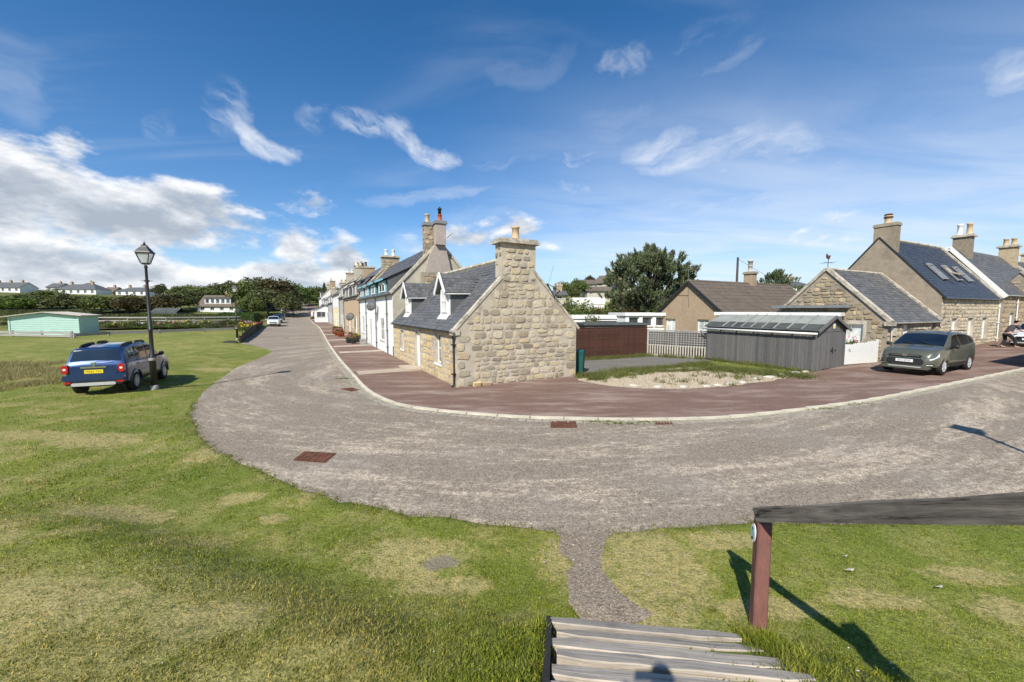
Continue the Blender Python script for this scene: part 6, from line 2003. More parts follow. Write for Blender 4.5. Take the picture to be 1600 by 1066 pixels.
    for x in spec.get('doorlines', ()):
        patch('door_gap', [(x, .6), (x + .012, .6), (x + .012, 3.95), (x, 3.95)], 'ink', .003, nx=1, nkk=6)
    for x in spec.get('handles', ()):
        patch('door_handle', [(x, 3.1), (x + .2, 3.1), (x + .2, 3.5), (x, 3.5)], spec.get('handle_mat', paint), .028, nx=2, nkk=1)
    mx = spec['mirror']
    for s in (-1, 1):
        p = sec(mx, 4.2); m = MB(); m.smooth = True
        m.tube([(p.x + .06, s * (p.y + .01), p.z - .02), (p.x + .05, s * (p.y + .1), p.z + .03), (p.x + .04, s * (p.y + .14), p.z + .06), (p.x + .03, s * (p.y + .22), p.z + .06), (p.x + .02, s * (p.y + .25), p.z + .05)], [.03, .045, .085, .085, .04], 8)
        m.build('wing_mirror', spec.get('mirror_mat', paint), t)
    return t, sec, patch, end, across, hl


def suv_blue():
    gz = .16
    L, W, H = 4.32, 1.82, 1.66
    top = [(-2.16, .98), (-2.1, 1.0), (-2.04, 1.06), (-1.86, 1.5), (-1.74, 1.585), (-1.2, 1.64), (-.3, 1.655), (.2, 1.62), (.42, 1.56), (1.02, 1.14), (1.2, 1.08), (1.7, 1.02), (2.0, .94), (2.12, .84), (2.16, .76)]
    belt = [(-2.16, .95), (-2.0, 1.06), (-1.0, 1.06), (.6, 1.02), (1.1, .99), (2.16, .75)]
    c = Vector((-13.7, 13.05, 0)); hd = R(90 + 24)   # heading measured from +x
    d = Vector((math.cos(hd), math.sin(hd), 0)); cen = c + d * 1.24
    cen.z = G(cen.x, cen.y) + .0
    t, sec, patch, end, across, hl = make_car('parked_car', 'dark blue estate-style off-roader parked on the grass, seen from behind', cen, hd, L, W, 2.67, .345, top, belt, 'car_blue', dict(
        sill=.36, side=[[(-1.72, 4.1), (-1.22, 4.1), (-1.2, 4.9), (-1.56, 4.8)], [(-1.14, 4.1), (-.3, 4.1), (-.24, 4.92), (-1.1, 4.92)], [(-.2, 4.1), (.82, 4.1), (.34, 4.88), (-.14, 4.92)]],
        screen=(1.0, .46), rear=(-2.0, -1.85), clad='black_plastic', arch_trim='car_blue', doorlines=(-1.18, -.22, .82), handles=(-1.0, -.02), mirror=.66, mirror_mat='black_plastic', tumble=.3, round=.08))
    t.scale = (.89, .86, .97)
    # roof bars
    for s in (-1, 1):
        m = MB(); y = s * .58
        m.tube([(-1.62, y, 1.58), (-1.5, y, 1.63), (-1.1, y, 1.67), (-.78, y, 1.68), (-.7, y, 1.65)], [.035, .05, .05, .045, .03], 8); m.build('roof_bar', 'black_plastic', t, smooth=True)
        m = MB(); m.tube([(-.5, y, 1.66), (-.42, y, 1.69), (.1, y, 1.68), (.28, y, 1.64), (.36, y, 1.58)], [.02, .04, .045, .04, .02], 8); m.build('roof_bar', 'black_plastic', t, smooth=True)
    end('bumper', False, -.86, .86, .52, .72, .07, 'car_blue', cut=.06, dep=.16)
    end('lower_bumper', False, -.8, .8, .38, .53, .055, 'black_plastic', cut=.04, dep=.14)
    end('skid_plate', False, -.62, .62, .36, .46, .1, 'alloy', cut=.035, dep=.12)
    end('reflector', False, .64, .84, .44, .5, .075, 'red_lamp', both=True)
    tg = end('tailgate', False, -.66, .66, .72, 1.0, .02, 'car_blue', cut=.05)
    tr = end('chrome_strip', False, -.36, .36, .93, .985, .045, 'chrome', cut=.02)
    m = MB(); m.slab([(-hl - .05, .075, 1.12), (-hl - .05, -.075, 1.12), (-hl - .05, -.07, 1.06), (-hl - .05, -.02, .94), (-hl - .05, .02, .94), (-hl - .05, -.01, 1.05), (-hl - .05, .07, 1.09)], (.02, 0, 0)); m.build('badge', 'chrome', t)
    end('lamp_cluster', False, .69, .87, .78, 1.05, .05, 'red_lamp', cut=.05, both=True, dep=.14)
    end('reversing_lamp', False, .74, .83, .88, .95, .056, 'clear_lamp', cut=.02, both=True)
    pl = end('number_plate', False, -.26, .26, .76, .875, .03, 'plate_yellow')
    text('plate_text', 'MX63 YVG', .088, pl, (-hl - .032, 0, .817), (R(90), 0, R(-90)), 'ink', sx=1.1)
    m = MB(); m.tube([(-2.03, .1, 1.07), (-2.1, -.1, 1.14), (-2.09, -.45, 1.16)], .012, 5); m.build('wiper', 'black_plastic', t)
    m = MB(); m.box(-hl - .03, -hl, .55, .62, .62, .66); m.build('exhaust_trim', 'chrome', t)
    return t


suv_blue()


def suv_olive():
    L, W = 4.52, 1.84
    top = [(-2.26, .95), (-2.2, 1.04), (-2.1, 1.17), (-1.86, 1.44), (-1.6, 1.55), (-1.1, 1.64), (-.3, 1.69), (.1, 1.66), (.35, 1.6), (1.18, 1.13), (1.3, 1.1), (1.8, 1.02), (2.06, .93), (2.2, .8), (2.26, .68)]
    belt = [(-2.26, .95), (-2.0, 1.17), (-1.4, 1.14), (.7, 1.0), (1.2, .97), (2.26, .64)]
    A = gp(1473, 587).xy; Bq = gp(1512, 579).xy
    d = Vector((-U2.x, -U2.y)); n = Vector((V2.x, V2.y))
    mid = (A + Bq) / 2 + n * .84 + d * .08
    loc = Vector((mid.x, mid.y, G(mid.x, mid.y) + .035)); hd = math.atan2(d.y, d.x)
    t, sec, patch, end, across, hl = make_car('parked_car', 'olive green crossover car parked facing left on the red pavement', loc, hd, L, W, 2.69, .355, top, belt, 'car_olive', dict(
        sill=.3, side=[[(-1.75, 4.35), (-1.3, 4.1), (-1.28, 4.9), (-1.5, 4.8)], [(-1.22, 4.1), (-.32, 4.1), (-.26, 4.92), (-1.18, 4.92)], [(-.22, 4.1), (.95, 4.1), (.3, 4.9), (-.16, 4.92)]],
        screen=(1.15, .4), rear=(-2.08, -1.86), clad='black_plastic', doorlines=(-1.25, -.26, .92), handles=(-1.1, -.1), mirror=.74, mirror_mat='black_plastic', tumble=.33, shift=.05, round=.2))
    end('grille', True, -.5, .5, .72, .8, .012, 'black_plastic', cut=.03)
    end('grille_bar', True, -.42, .42, .75, .77, .03, 'chrome')
    bd = end('badge', True, -.09, .09, .73, .8, .035, 'chrome', cut=.03)
    end('lower_grille', True, -.56, .56, .4, .65, .02, 'black_plastic', cut=.07)
    end('bumper', True, -.74, .74, .22, .36, .01, 'car_olive', cut=.04, dep=.2)
    end('splitter', True, -.5, .5, .29, .33, .022, 'alloy')
    for s in (1, -1):
        m = MB(); m.slab([(hl - .02, s * .58, .72), (hl + .0, s * .5, .45), (hl + .02, s * .54, .38), (hl - .0, s * .64, .42), (hl - .05, s * .66, .7)][::s], (-.04, 0, 0)); m.build('bumper_fin', 'car_olive', t)
    patch('headlight', [(1.86, 3.35), (2.2, 2.75), (2.2, 3.6), (1.78, 4.6)], 'clear_lamp', .012)
    patch('fog_surround', [(2.06, .7), (2.24, .6), (2.24, 1.7), (2.1, 1.5)], 'black_plastic', .012)
    patch('fog_lamp', [(2.12, .8), (2.24, .75), (2.24, 1.15), (2.14, 1.1)], 'clear_lamp', .022)
    pl = end('number_plate', True, -.26, .26, .5, .61, .045, 'plate_white')
    text('plate_text', 'EJ16 ECW', .085, pl, (hl + .047, 0, .555), (R(90), 0, R(90)), 'ink', sx=1.1)
    for s in (-1, 1):
        m = MB(); m.tube([(-1.55, s * .6, 1.66), (-1.3, s * .62, 1.71), (.0, s * .62, 1.72), (.22, s * .6, 1.65)], .018, 6); m.build('roof_rail', 'black_plastic', t)
    m = MB(); m.tube([(1.2, .5, 1.15), (1.0, .05, 1.3)], .012, 5); m.tube([(1.2, -.1, 1.16), (1.0, -.5, 1.29)], .012, 5); m.build('wipers', 'black_plastic', t)
    return t


suv_olive()


def hatch_white():
    L, W = 3.95, 1.7
    top = [(-1.97, .9), (-1.9, 1.1), (-1.7, 1.35), (-1.5, 1.43), (-.6, 1.5), (.05, 1.47), (.3, 1.4), (1.05, .98), (1.2, .94), (1.6, .85), (1.85, .74), (1.975, .6)]
    belt = [(-1.97, .9), (-1.2, .98), (.6, .9), (1.1, .86), (1.975, .55)]
    fr = Vector((31.35, 23.6)); d = Vector((-U2.x, -U2.y)); c = fr - d * 1.97
    loc = Vector((c.x, c.y, G(c.x, c.y) + .035)); hd = math.atan2(d.y, d.x)
    t, sec, patch, end, across, hl = make_car('parked_car', 'white hatchback at the right edge with a man leaning over its bonnet', loc, hd, L, W, 2.51, .31, top, belt, 'car_white', dict(
        sill=.26, side=[[(-1.35, 4.15), (-.3, 4.1), (-.26, 4.9), (-1.25, 4.85)], [(-.2, 4.1), (.85, 4.1), (.25, 4.9), (-.16, 4.92)]], screen=(1.03, .32), rear=(-1.9, -1.6), doorlines=(-.25, .75), mirror=.62, mirror_mat='black_plastic', tumble=.33, round=.2))
    end('lower_grille', True, -.62, .62, .28, .6, .025, 'black_plastic', cut=.12)
    end('badge', True, -.07, .07, .62, .68, .03, 'chrome', cut=.02)
    end('bumper', True, -.7, .7, .2, .27, .05, 'alloy', cut=.02, dep=.15)
    patch('headlight', [(1.6, 3.3), (1.94, 2.7), (1.94, 3.5), (1.5, 4.4)], 'clear_lamp', .012)
    pl = end('number_plate', True, -.26, .26, .4, .51, .05, 'plate_white'); text('plate_text', 'SN17 KHL', .08, pl, (hl + .052, 0, .455), (R(90), 0, R(90)), 'ink', sx=1.1)


hatch_white()


def far_car(px, py, paint, label, hd_off=0.0, scale=1.0):
    L, W = 4.4, 1.84
    top = [(-2.2, .95), (-2.1, 1.15), (-1.9, 1.5), (-1.7, 1.6), (-1.0, 1.66), (0, 1.66), (.3, 1.6), (1.05, 1.14), (1.2, 1.1), (1.8, 1.0), (2.1, .85), (2.2, .68)]
    belt = [(-2.2, .95), (-1.4, 1.1), (.7, 1.0), (1.1, .97), (2.2, .62)]
    p = gp(px, py); hd = math.atan2(-U_ST.y, -U_ST.x) + hd_off; d = Vector((math.cos(hd), math.sin(hd))); c = p.xy - d * 2.2
    t, sec, patch, end, across, hl = make_car('parked_car', label, Vector((c.x, c.y, G(c.x, c.y) + .004)), hd, L, W, 2.65, .35, top, belt, paint, dict(
        sill=.3, side=[[(-1.6, 4.1), (-.3, 4.1), (-.26, 4.9), (-1.4, 4.85)], [(-.2, 4.1), (.9, 4.1), (.28, 4.9), (-.16, 4.92)]], screen=(1.03, .34), rear=(-2.05, -1.85), mirror=.7, tumble=.33, round=.15))
    end('grille', True, -.5, .5, .6, .76, .012, 'black_plastic', cut=.03); end('lower_grille', True, -.56, .56, .34, .48, .02, 'black_plastic', cut=.05)
    patch('headlight', [(1.8, 3.3), (2.15, 2.7), (2.15, 3.5), (1.72, 4.4)], 'clear_lamp', .012)
    end('number_plate', True, -.26, .26, .49, .59, .03, 'plate_white')
    return t


far_car(427, 510.5, 'car_white', 'white car parked nearest along the left side of the street')
far_car(432, 505, 'car_black', 'black car parked behind the nearest white car on the street')
far_car(438, 500.5, 'car_grey', 'dark grey car, farthest of the three parked on the left of the street')


# ------------------------------------------------------------------ people
def skin_body(name, joints, bones, mat, parent, levels=1, root=0):
    me = bpy.data.meshes.new(name); me.from_pydata([j[0] for j in joints], bones, []); me.materials.append(MAT[mat])
    o = link(name, me, parent)
    md = o.modifiers.new('skin', 'SKIN'); md.use_smooth_shade = True
    for i, j in enumerate(joints):
        sv_ = me.skin_vertices[0].data[i]; r = j[1]; sv_.radius = r if isinstance(r, tuple) else (r, r); sv_.use_root = (i == root)
    sb = o.modifiers.new('sub', 'SUBSURF'); sb.levels = levels; sb.render_levels = levels
    return o


def person_leaning():
    # local: +x is towards the bonnet (right), bending forward with both hands on it
    base = Vector((30.35, 23.9, 0)); base.z = G(base.x, base.y) + .035
    t = thing('person', 'man in dark grey T-shirt and black trousers bending over the bonnet of the white car', 'person', base, R(-8))
    t.scale = (1, 1, 1)
    J = [((0, 0, .86), (.15, .13)), ((.1, 0, 1.05), (.15, .13)), ((.26, 0, 1.24), (.17, .14)), ((.36, 0, 1.34), (.1, .09)), ((.43, 0, 1.42), .058), ((.5, 0, 1.5), (.088, .08)), ((.53, 0, 1.6), (.085, .078)),
         # legs
         ((-.02, .11, .8), .095), ((.1, .16, .45), .07), ((-.12, .15, .1), .045), ((-.04, .17, .04), .05), ((.1, .18, .035), .04),
         ((0, -.11, .8), .095), ((.3, -.18, .48), .07), ((.28, -.2, .1), .045), ((.34, -.2, .04), .05), ((.48, -.21, .035), .04),
         # arms
         ((.34, .19, 1.3), .062), ((.42, .27, 1.04), .046), ((.62, .25, .92), .036), ((.68, .24, .9), .03),
         ((.36, -.19, 1.3), .062), ((.46, -.27, 1.04), .046), ((.7, -.25, .96), .036), ((.76, -.24, .94), .03)]
    B = [(0, 1), (1, 2), (2, 3), (3, 4), (4, 5), (5, 6), (0, 7), (7, 8), (8, 9), (9, 10), (10, 11), (0, 12), (12, 13), (13, 14), (14, 15), (15, 16), (3, 17), (17, 18), (18, 19), (19, 20), (3, 21), (21, 22), (22, 23), (23, 24)]
    skin_body('body', J, B, 'skin', t, 2)
    S_ = [((0, 0, .84), (.18, .155)), ((.1, 0, 1.05), (.17, .15)), ((.25, 0, 1.24), (.19, .16)), ((.35, 0, 1.35), (.115, .1)), ((.34, .2, 1.3), .085), ((.4, .26, 1.12), .075), ((.36, -.2, 1.3), .085), ((.44, -.26, 1.12), .075)]
    skin_body('shirt', S_, [(0, 1), (1, 2), (2, 3), (3, 4), (4, 5), (3, 6), (6, 7)], 'shirt_grey', t, 2)
    T_ = [((-.02, 0, .9), (.13, .14)), ((-.02, .1, .8), .11), ((.08, .15, .45), .085), ((-.11, .155, .12), .065), ((0, -.1, .8), .11), ((.3, -.18, .48), .09), ((.28, -.2, .12), .07)]
    skin_body('trousers', T_, [(0, 1), (1, 2), (2, 3), (0, 4), (4, 5), (5, 6)], 'trousers_dark', t, 2)
    H_ = [((.49, 0, 1.56), (.095, .085)), ((.5, 0, 1.63), (.092, .082)), ((.44, 0, 1.56), (.06, .08))]
    skin_body('hair', H_, [(0, 1), (0, 2)], 'hair_dark', t, 2)
    for (x, y) in ((0.02, .175), (.41, -.205)):
        m = MB(); m.smooth = True; m.tube([(x - .12, y, .05), (x - .05, y, .055), (x + .08, y, .045), (x + .15, y, .03)], [.045, .055, .048, .03], 8); m.build('shoe', 'shoe_tan', t)
    for (ox, oy, oz, s) in ((.69, .24, .9, 1), (.77, -.24, .94, -1)):
        f = [((0, 0, 0), .028), ((.05, 0, -.005), .03)]; b = [(0, 1)]
        for i in range(4):
            y = (i - 1.5) * .02; l = (.05, .06, .056, .042)[i]; n = len(f); f += [((.075, y, -.006), .0095), ((.075 + l * .55, y * 1.15, -.012), .009), ((.075 + l, y * 1.2, -.026), .008)]; b += [(1, n), (n, n + 1), (n + 1, n + 2)]
        n = len(f); f += [((.03, s * .035, -.005), .011), ((.06, s * .052, -.015), .009)]; b += [(0, n), (n, n + 1)]
        o = skin_body('hand', f, b, 'skin', t, 1); o.location = (ox, oy, oz)


person_leaning()


def photographer():
    base = Vector((.0, -.27, 1.42))
    t = thing('person', 'photographer in a dark blue jacket at the top of the timber steps holding a phone', 'person', base, 0); t.scale = (1.05, 1.0, 1.07)
    J = [((0, 0, .92), (.16, .13)), ((0, 0, 1.15), (.15, .11)), ((0, 0, 1.38), (.18, .12)), ((0, 0, 1.5), .06), ((0, .01, 1.6), (.08, .09)), ((0, .01, 1.72), (.08, .09)),
         ((.1, 0, .86), .095), ((.12, .02, .48), .068), ((.13, 0, .09), .045), ((.13, .13, .04), .04), ((-.1, 0, .86), .095), ((-.12, .02, .48), .068), ((-.13, 0, .09), .045), ((-.13, .13, .04), .04),
         ((.2, 0, 1.43), .065), ((.27, .1, 1.2), .05), ((.08, .17, 1.46), .036), ((-.2, 0, 1.43), .065), ((-.32, .1, 1.2), .05), ((-.14, .17, 1.46), .036)]
    B = [(0, 1), (1, 2), (2, 3), (3, 4), (4, 5), (0, 6), (6, 7), (7, 8), (8, 9), (0, 10), (10, 11), (11, 12), (12, 13), (2, 14), (14, 15), (15, 16), (2, 17), (17, 18), (18, 19)]
    skin_body('body', J, B, 'skin', t, 1)
    C = [((0, 0, .85), (.2, .16)), ((0, 0, 1.15), (.19, .145)), ((0, 0, 1.38), (.21, .145)), ((0, 0, 1.47), .09), ((.21, 0, 1.42), .09), ((.28, .1, 1.19), .07), ((.1, .15, 1.43), .05), ((-.21, 0, 1.42), .09), ((-.33, .1, 1.19), .07), ((-.15, .15, 1.43), .05)]
    skin_body('jacket', C, [(0, 1), (1, 2), (2, 3), (2, 4), (4, 5), (5, 6), (2, 7), (7, 8), (8, 9)], 'jacket_blue', t, 1)
    T_ = [((0, 0, .9), (.18, .15)), ((.1, 0, .82), .12), ((.12, .02, .48), .09), ((.13, 0, .12), .075), ((-.1, 0, .82), .12), ((-.12, .02, .48), .09), ((-.13, 0, .12), .075)]
    skin_body('trousers', T_, [(0, 1), (1, 2), (2, 3), (0, 4), (4, 5), (5, 6)], 'trousers_dark', t, 1)
    ph = thing('phone', 'black phone held up in front of the photographer', 'phone', base + Vector((-.03, .215, 1.56)), 0)
    m = MB(); m.box(-.075, .075, -.005, .004, -.035, .035); m.build('case', 'ink', ph)


photographer()


# ------------------------------------------------------------------ foliage
def leaf_cloud(clumps, per, leaf, rs, flat=.0, up=0.0, elong=1.0):
    """clumps: (n,4) centre and radius -> verts, faces of small leaf faces"""
    C = np.repeat(clumps[:, :3], per, 0); r = np.repeat(clumps[:, 3], per)
    n = len(C); d = rs.normal(size=(n, 3)); d /= np.linalg.norm(d, axis=1)[:, None]
    rad = r * rs.uniform(.55, 1.05, n) ** .6
    P = C + d * rad[:, None] * (1, 1, 1 - flat)
    # leaf faces look roughly outward from their clump, loosely
    nrm = d + rs.normal(size=(n, 3)) * .75 + (0, 0, .35); nrm /= np.linalg.norm(nrm, axis=1)[:, None]
    t = rs.normal(size=(n, 3)) + np.array([0, 0, up * 3]); t -= (t * nrm).sum(1)[:, None] * nrm; t /= np.linalg.norm(t, axis=1)[:, None]
    b = np.cross(nrm, t); s = leaf * rs.uniform(.6, 1.5, n)[:, None]
    V = np.stack([P - t * s * elong, P + b * s * .55, P + t * s * elong, P - b * s * .55], 1).reshape(-1, 3)
    F = np.arange(n * 4).reshape(-1, 4)
    return V, F


def crown_mesh(name, seed, mat, n_cl=40, per=75, leaf=.055, cl=(.2, .36), shape=(1, 1, .85), lift=.1, core=.8):
    rs = np.random.RandomState(seed); d = rs.normal(size=(n_cl, 3)); d /= np.linalg.norm(d, axis=1)[:, None]
    d[:, 2] = np.abs(d[:, 2]) * 1.15 - .35
    rad = rs.uniform(.35, core, n_cl); c = d * rad[:, None] * shape
    cl_ = np.c_[c, rs.uniform(cl[0], cl[1], n_cl)]
    V, F = leaf_cloud(cl_, per, leaf, rs)
    return np_mesh(name, V, F, mat)


CROWNS = {}
for kind, mat in (('dark', 'leaf_dark'), ('mid', 'leaf_mid'), ('bright', 'leaf_bright'), ('brown', 'leaf_brown')):
    CROWNS[kind] = [crown_mesh('crown', i * 7 + len(kind), mat, 46 + 6 * i, 80) for i in range(3)]
BUSHM = {k: [crown_mesh('foliage', 90 + i, m, 26, 90, .05, (.22, .4), (1, 1, .8)) for i in range(2)] for k, m in (('dark', 'leaf_dark'), ('mid', 'leaf_mid'), ('bright', 'leaf_bright'), ('brown', 'leaf_brown'), ('red', 'leaf_red'))}


def trunk_mesh(seed):
    r = random.Random(seed); m = MB(); m.smooth = True
    m.tube([(0, 0, -.1), (.01, 0, .25), (r.uniform(-.04, .04), .01, .55), (r.uniform(-.08, .08), 0, .95)], [.045, .033, .026, .01], 8)
    for i in range(5):
        a = r.uniform(0, 6.28); z = r.uniform(.3, .6); m.tube([(0, 0, z), (math.cos(a) * .14, math.sin(a) * .14, z + .14), (math.cos(a) * .26, math.sin(a) * .26, z + .34)], [.02, .013, .004], 6)
    return m.mesh('trunk', 'bark')


TRUNKS = [trunk_mesh(i) for i in range(3)]
rgt = random.Random(99)


def tree(x, y, h, rad, kind, label, group=None, name='broadleaf_tree'):
    z = G(x, y); t = thing(name, label, 'tree', (x, y, z), rgt.uniform(0, 6.28), group)
    c = link('crown', rgt.choice(CROWNS[kind]), t); ch = min(h * .8, rad * 2.1)
    c.scale = (rad, rad * rgt.uniform(.9, 1.1), ch * .58); c.location = (0, 0, h - ch * .55 * 1.0)
    if group: c.scale = (rad * 1.25, rad * 1.25, h * .6); c.location = (0, 0, h * .5)
    k = link('trunk', rgt.choice(TRUNKS), t); k.scale = (h, h, h * .85)
    return t


def tree_px(px, ytop, dep, w_px, kind, label, group=None, name='broadleaf_tree'):
    d = ray(px, 485); x, y = d[0] / d[1] * dep, dep
    ztop = EYE + (485 - ytop) / 610 * dep * 1.0
    rad = w_px / 610 * dep / 2; h = ztop - G(x, y)
    if h < 1.2: h = 1.2
    return tree(x, y, h, rad, kind, label, group, name)


def bush(x, y, h, rad, kind, label, group=None, name='shrub', cat='shrub'):
    t = thing(name, label, cat, (x, y, G(x, y)), rgt.uniform(0, 6), group)
    c = link('foliage', rgt.choice(BUSHM[kind]), t); c.scale = (rad * 1.15, rad * 1.15, h * .62); c.location = (0, 0, h * .45)
    m = MB(); m.tube([(0, 0, -.05), (.02, 0, h * .4)], [.05 * rad, .02 * rad], 5); m.build('stem', 'bark', t)
    return t


def bush_px(px, ytop, ybot, w_px, kind, label, dep=None, group=None, name='shrub'):
    if dep is None: p = gp(px, ybot); x, y = p.x, p.y
    else: d = ray(px, 485); x, y = d[0] / d[1] * dep, dep
    ztop = EYE + (485 - ytop) / 610 * y
    return bush(x, y, max(.25, ztop - G(x, y)), w_px / 610 * y / 2, kind, label, group, name)


# the wood behind the allotments
def ordinal(n):
    o = 'first second third fourth fifth sixth seventh eighth ninth tenth eleventh twelfth thirteenth fourteenth fifteenth sixteenth seventeenth eighteenth nineteenth'.split()
    if n < 20: return o[n - 1]
    t_, u = divmod(n, 10); T = {2: 'twent', 3: 'thirt', 4: 'fort'}[t_]
    return T + 'ieth' if u == 0 else T + 'y-' + o[u - 1]


LKS = {'dark': 'dark green', 'mid': 'mid green', 'brown': 'brownish green', 'bright': 'light green'}; _n = 0
_rank = {p_: i + 1 for i, p_ in enumerate(sorted([-20, 18, 48, 76, 104, 132, 158, 184, 208, 232, 252, 274, 296, 318, 340, 362, 288, 250, 384, 404, 430, 452, 418, 392, 446, 466, 480, 497, 515, 535, 470, 484, 458]))}
LK = {'dark': 'dark green broadleaf tree in the wood behind the allotments', 'mid': 'mid green broadleaf tree in the wood behind the allotments', 'brown': 'brownish green tree in the wood behind the allotments', 'bright': 'light green tree in the wood behind the allotments'}
for (px, yt, dep, w, kd) in [(-20, 462, 96, 60, 'dark'), (18, 466, 92, 58, 'bright'), (48, 463, 100, 56, 'dark'), (76, 455, 104, 50, 'mid'), (104, 462, 98, 52, 'dark'), (132, 466, 104, 48, 'dark'),
                             (158, 464, 100, 46, 'mid'), (184, 467, 104, 46, 'dark'), (208, 463, 100, 46, 'brown'), (232, 466, 108, 44, 'dark'), (252, 462, 104, 44, 'brown'), (274, 459, 110, 46, 'dark'),
                             (296, 456, 118, 50, 'dark'), (318, 450, 140, 46, 'mid'), (340, 446, 146, 40, 'dark'), (362, 442, 150, 36, 'dark'), (288, 448, 160, 40, 'mid'), (250, 447, 170, 24, 'dark'),
                             (384, 440, 118, 44, 'mid'), (404, 433, 124, 52, 'dark'), (430, 434, 126, 52, 'brown'), (452, 440, 130, 40, 'dark'), (418, 452, 112, 52, 'dark'), (392, 462, 106, 40, 'mid'), (446, 458, 112, 36, 'dark'),
                             (466, 447, 150, 34, 'bright'), (480, 450, 170, 34, 'mid'), (497, 452, 180, 34, 'dark'), (515, 452, 190, 30, 'mid'), (535, 452, 190, 30, 'dark'), (470, 462, 150, 30, 'mid'), (484, 464, 160, 26, 'bright'), (458, 466, 118, 22, 'dark')]:
    _n += 1; tree_px(px, yt - 5, dep, w, kd, LKS[kd] + f' tree, {ordinal(_rank[px])} from the left in the wood behind the allotments', 'trees of the wood behind the allotments')
def conifer(px, ytop, dep, wpx, label):
    d = ray(px, 485); x, y = d[0] / d[1] * dep, dep; h = EYE + (485 - ytop) / 610 * dep - G(x, y); t = thing('conifer', label, 'tree', (x, y, G(x, y)))
    rs = np.random.RandomState(px); n = 26; cl = []
    for i in range(n):
        q = i / n; r = (1 - q) * wpx / 610 * dep / 2; a = i * 2.4; cl.append((math.cos(a) * r * .6, math.sin(a) * r * .6, h * (.3 + .68 * q), max(.3, r * .55)))
    V, F = leaf_cloud(np.array(cl), 60, .22, rs); link('crown', np_mesh('crown', V, F, 'leaf_dark'), t)
    m = MB(); m.tube([(0, 0, -.2), (0, 0, h * .95)], [.2, .04], 6); m.build('trunk', 'bark', t)
conifer(508, 442, 175, 16, 'pointed conifer on the skyline above the terrace'); conifer(520, 439, 178, 20, 'second pointed conifer on the skyline, nearer the chimneys')
conifer(573, 415, 60, 30, 'dark tree top showing behind the stone chimney of the white house')

# trees and shrubs on the slope in the middle
for i, (px, yt, dep, w, kd, lab) in enumerate([(880, 437, 92, 40, 'bright', 'light green tree left of the hillside houses, above the cottage skew'), (905, 430, 84, 36, 'mid', 'mid green tree left of the cream hillside house'), (893, 446, 80, 34, 'dark', 'dark tree below the light green one beside the hillside houses'), (921, 427, 106, 22, 'brown', 'brown crowned tree behind the cream hillside house'),
                                               (990, 452, 62, 50, 'dark', 'dark tree in the gap between the pine and the hillside garage'), (1055, 465, 58, 36, 'mid', 'round tree right of the tall pine trunk'), (1068, 440, 75, 34, 'dark', 'dark tree behind the right side of the pine'), (965, 462, 60, 34, 'dark', 'dark round tree at the pine\'s left foot')]):
    tree_px(px, yt, dep, w, kd, lab)
for (px, yt, dep, w, kd, lab) in [(888, 470, 44, 36, 'dark', 'dark shrub directly behind the cottage gable'), (912, 470, 40, 42, 'mid', 'large green shrub behind the long white garden building'), (940, 476, 44, 40, 'brown', 'yellowish shrub in the middle of the slope'),
                                  (965, 474, 46, 40, 'mid', 'green shrub left of the pine trunk'), (992, 473, 44, 40, 'bright', 'bright shrub in front of the pine'), (1022, 476, 42, 40, 'bright', 'bright shrub behind the three windowed garden room'), (1046, 480, 42, 30, 'dark', 'dark shrub beside the bungalow gable'),
                                  (966, 486, 34.2, 18, 'dark', 'dark conifer-like bush between the two white garden buildings'), (925, 489, 33, 26, 'dark', 'low dark bush in front of the long white garden building'), (1100, 478, 60, 60, 'mid', 'green shrub behind the bungalow'), (900, 482, 38, 34, 'bright', 'light green shrub low behind the cottage gable'), (953, 484, 39, 34, 'mid', 'green shrub above the roof of the long white building'), (982, 482, 40, 34, 'brown', 'olive shrub behind the gap between the garden rooms'), (1034, 486, 38, 30, 'mid', 'green shrub above the right end of the windowed garden room')]:
    bush_px(px, yt - 5, 0, w * 1.4, kd, lab, dep)


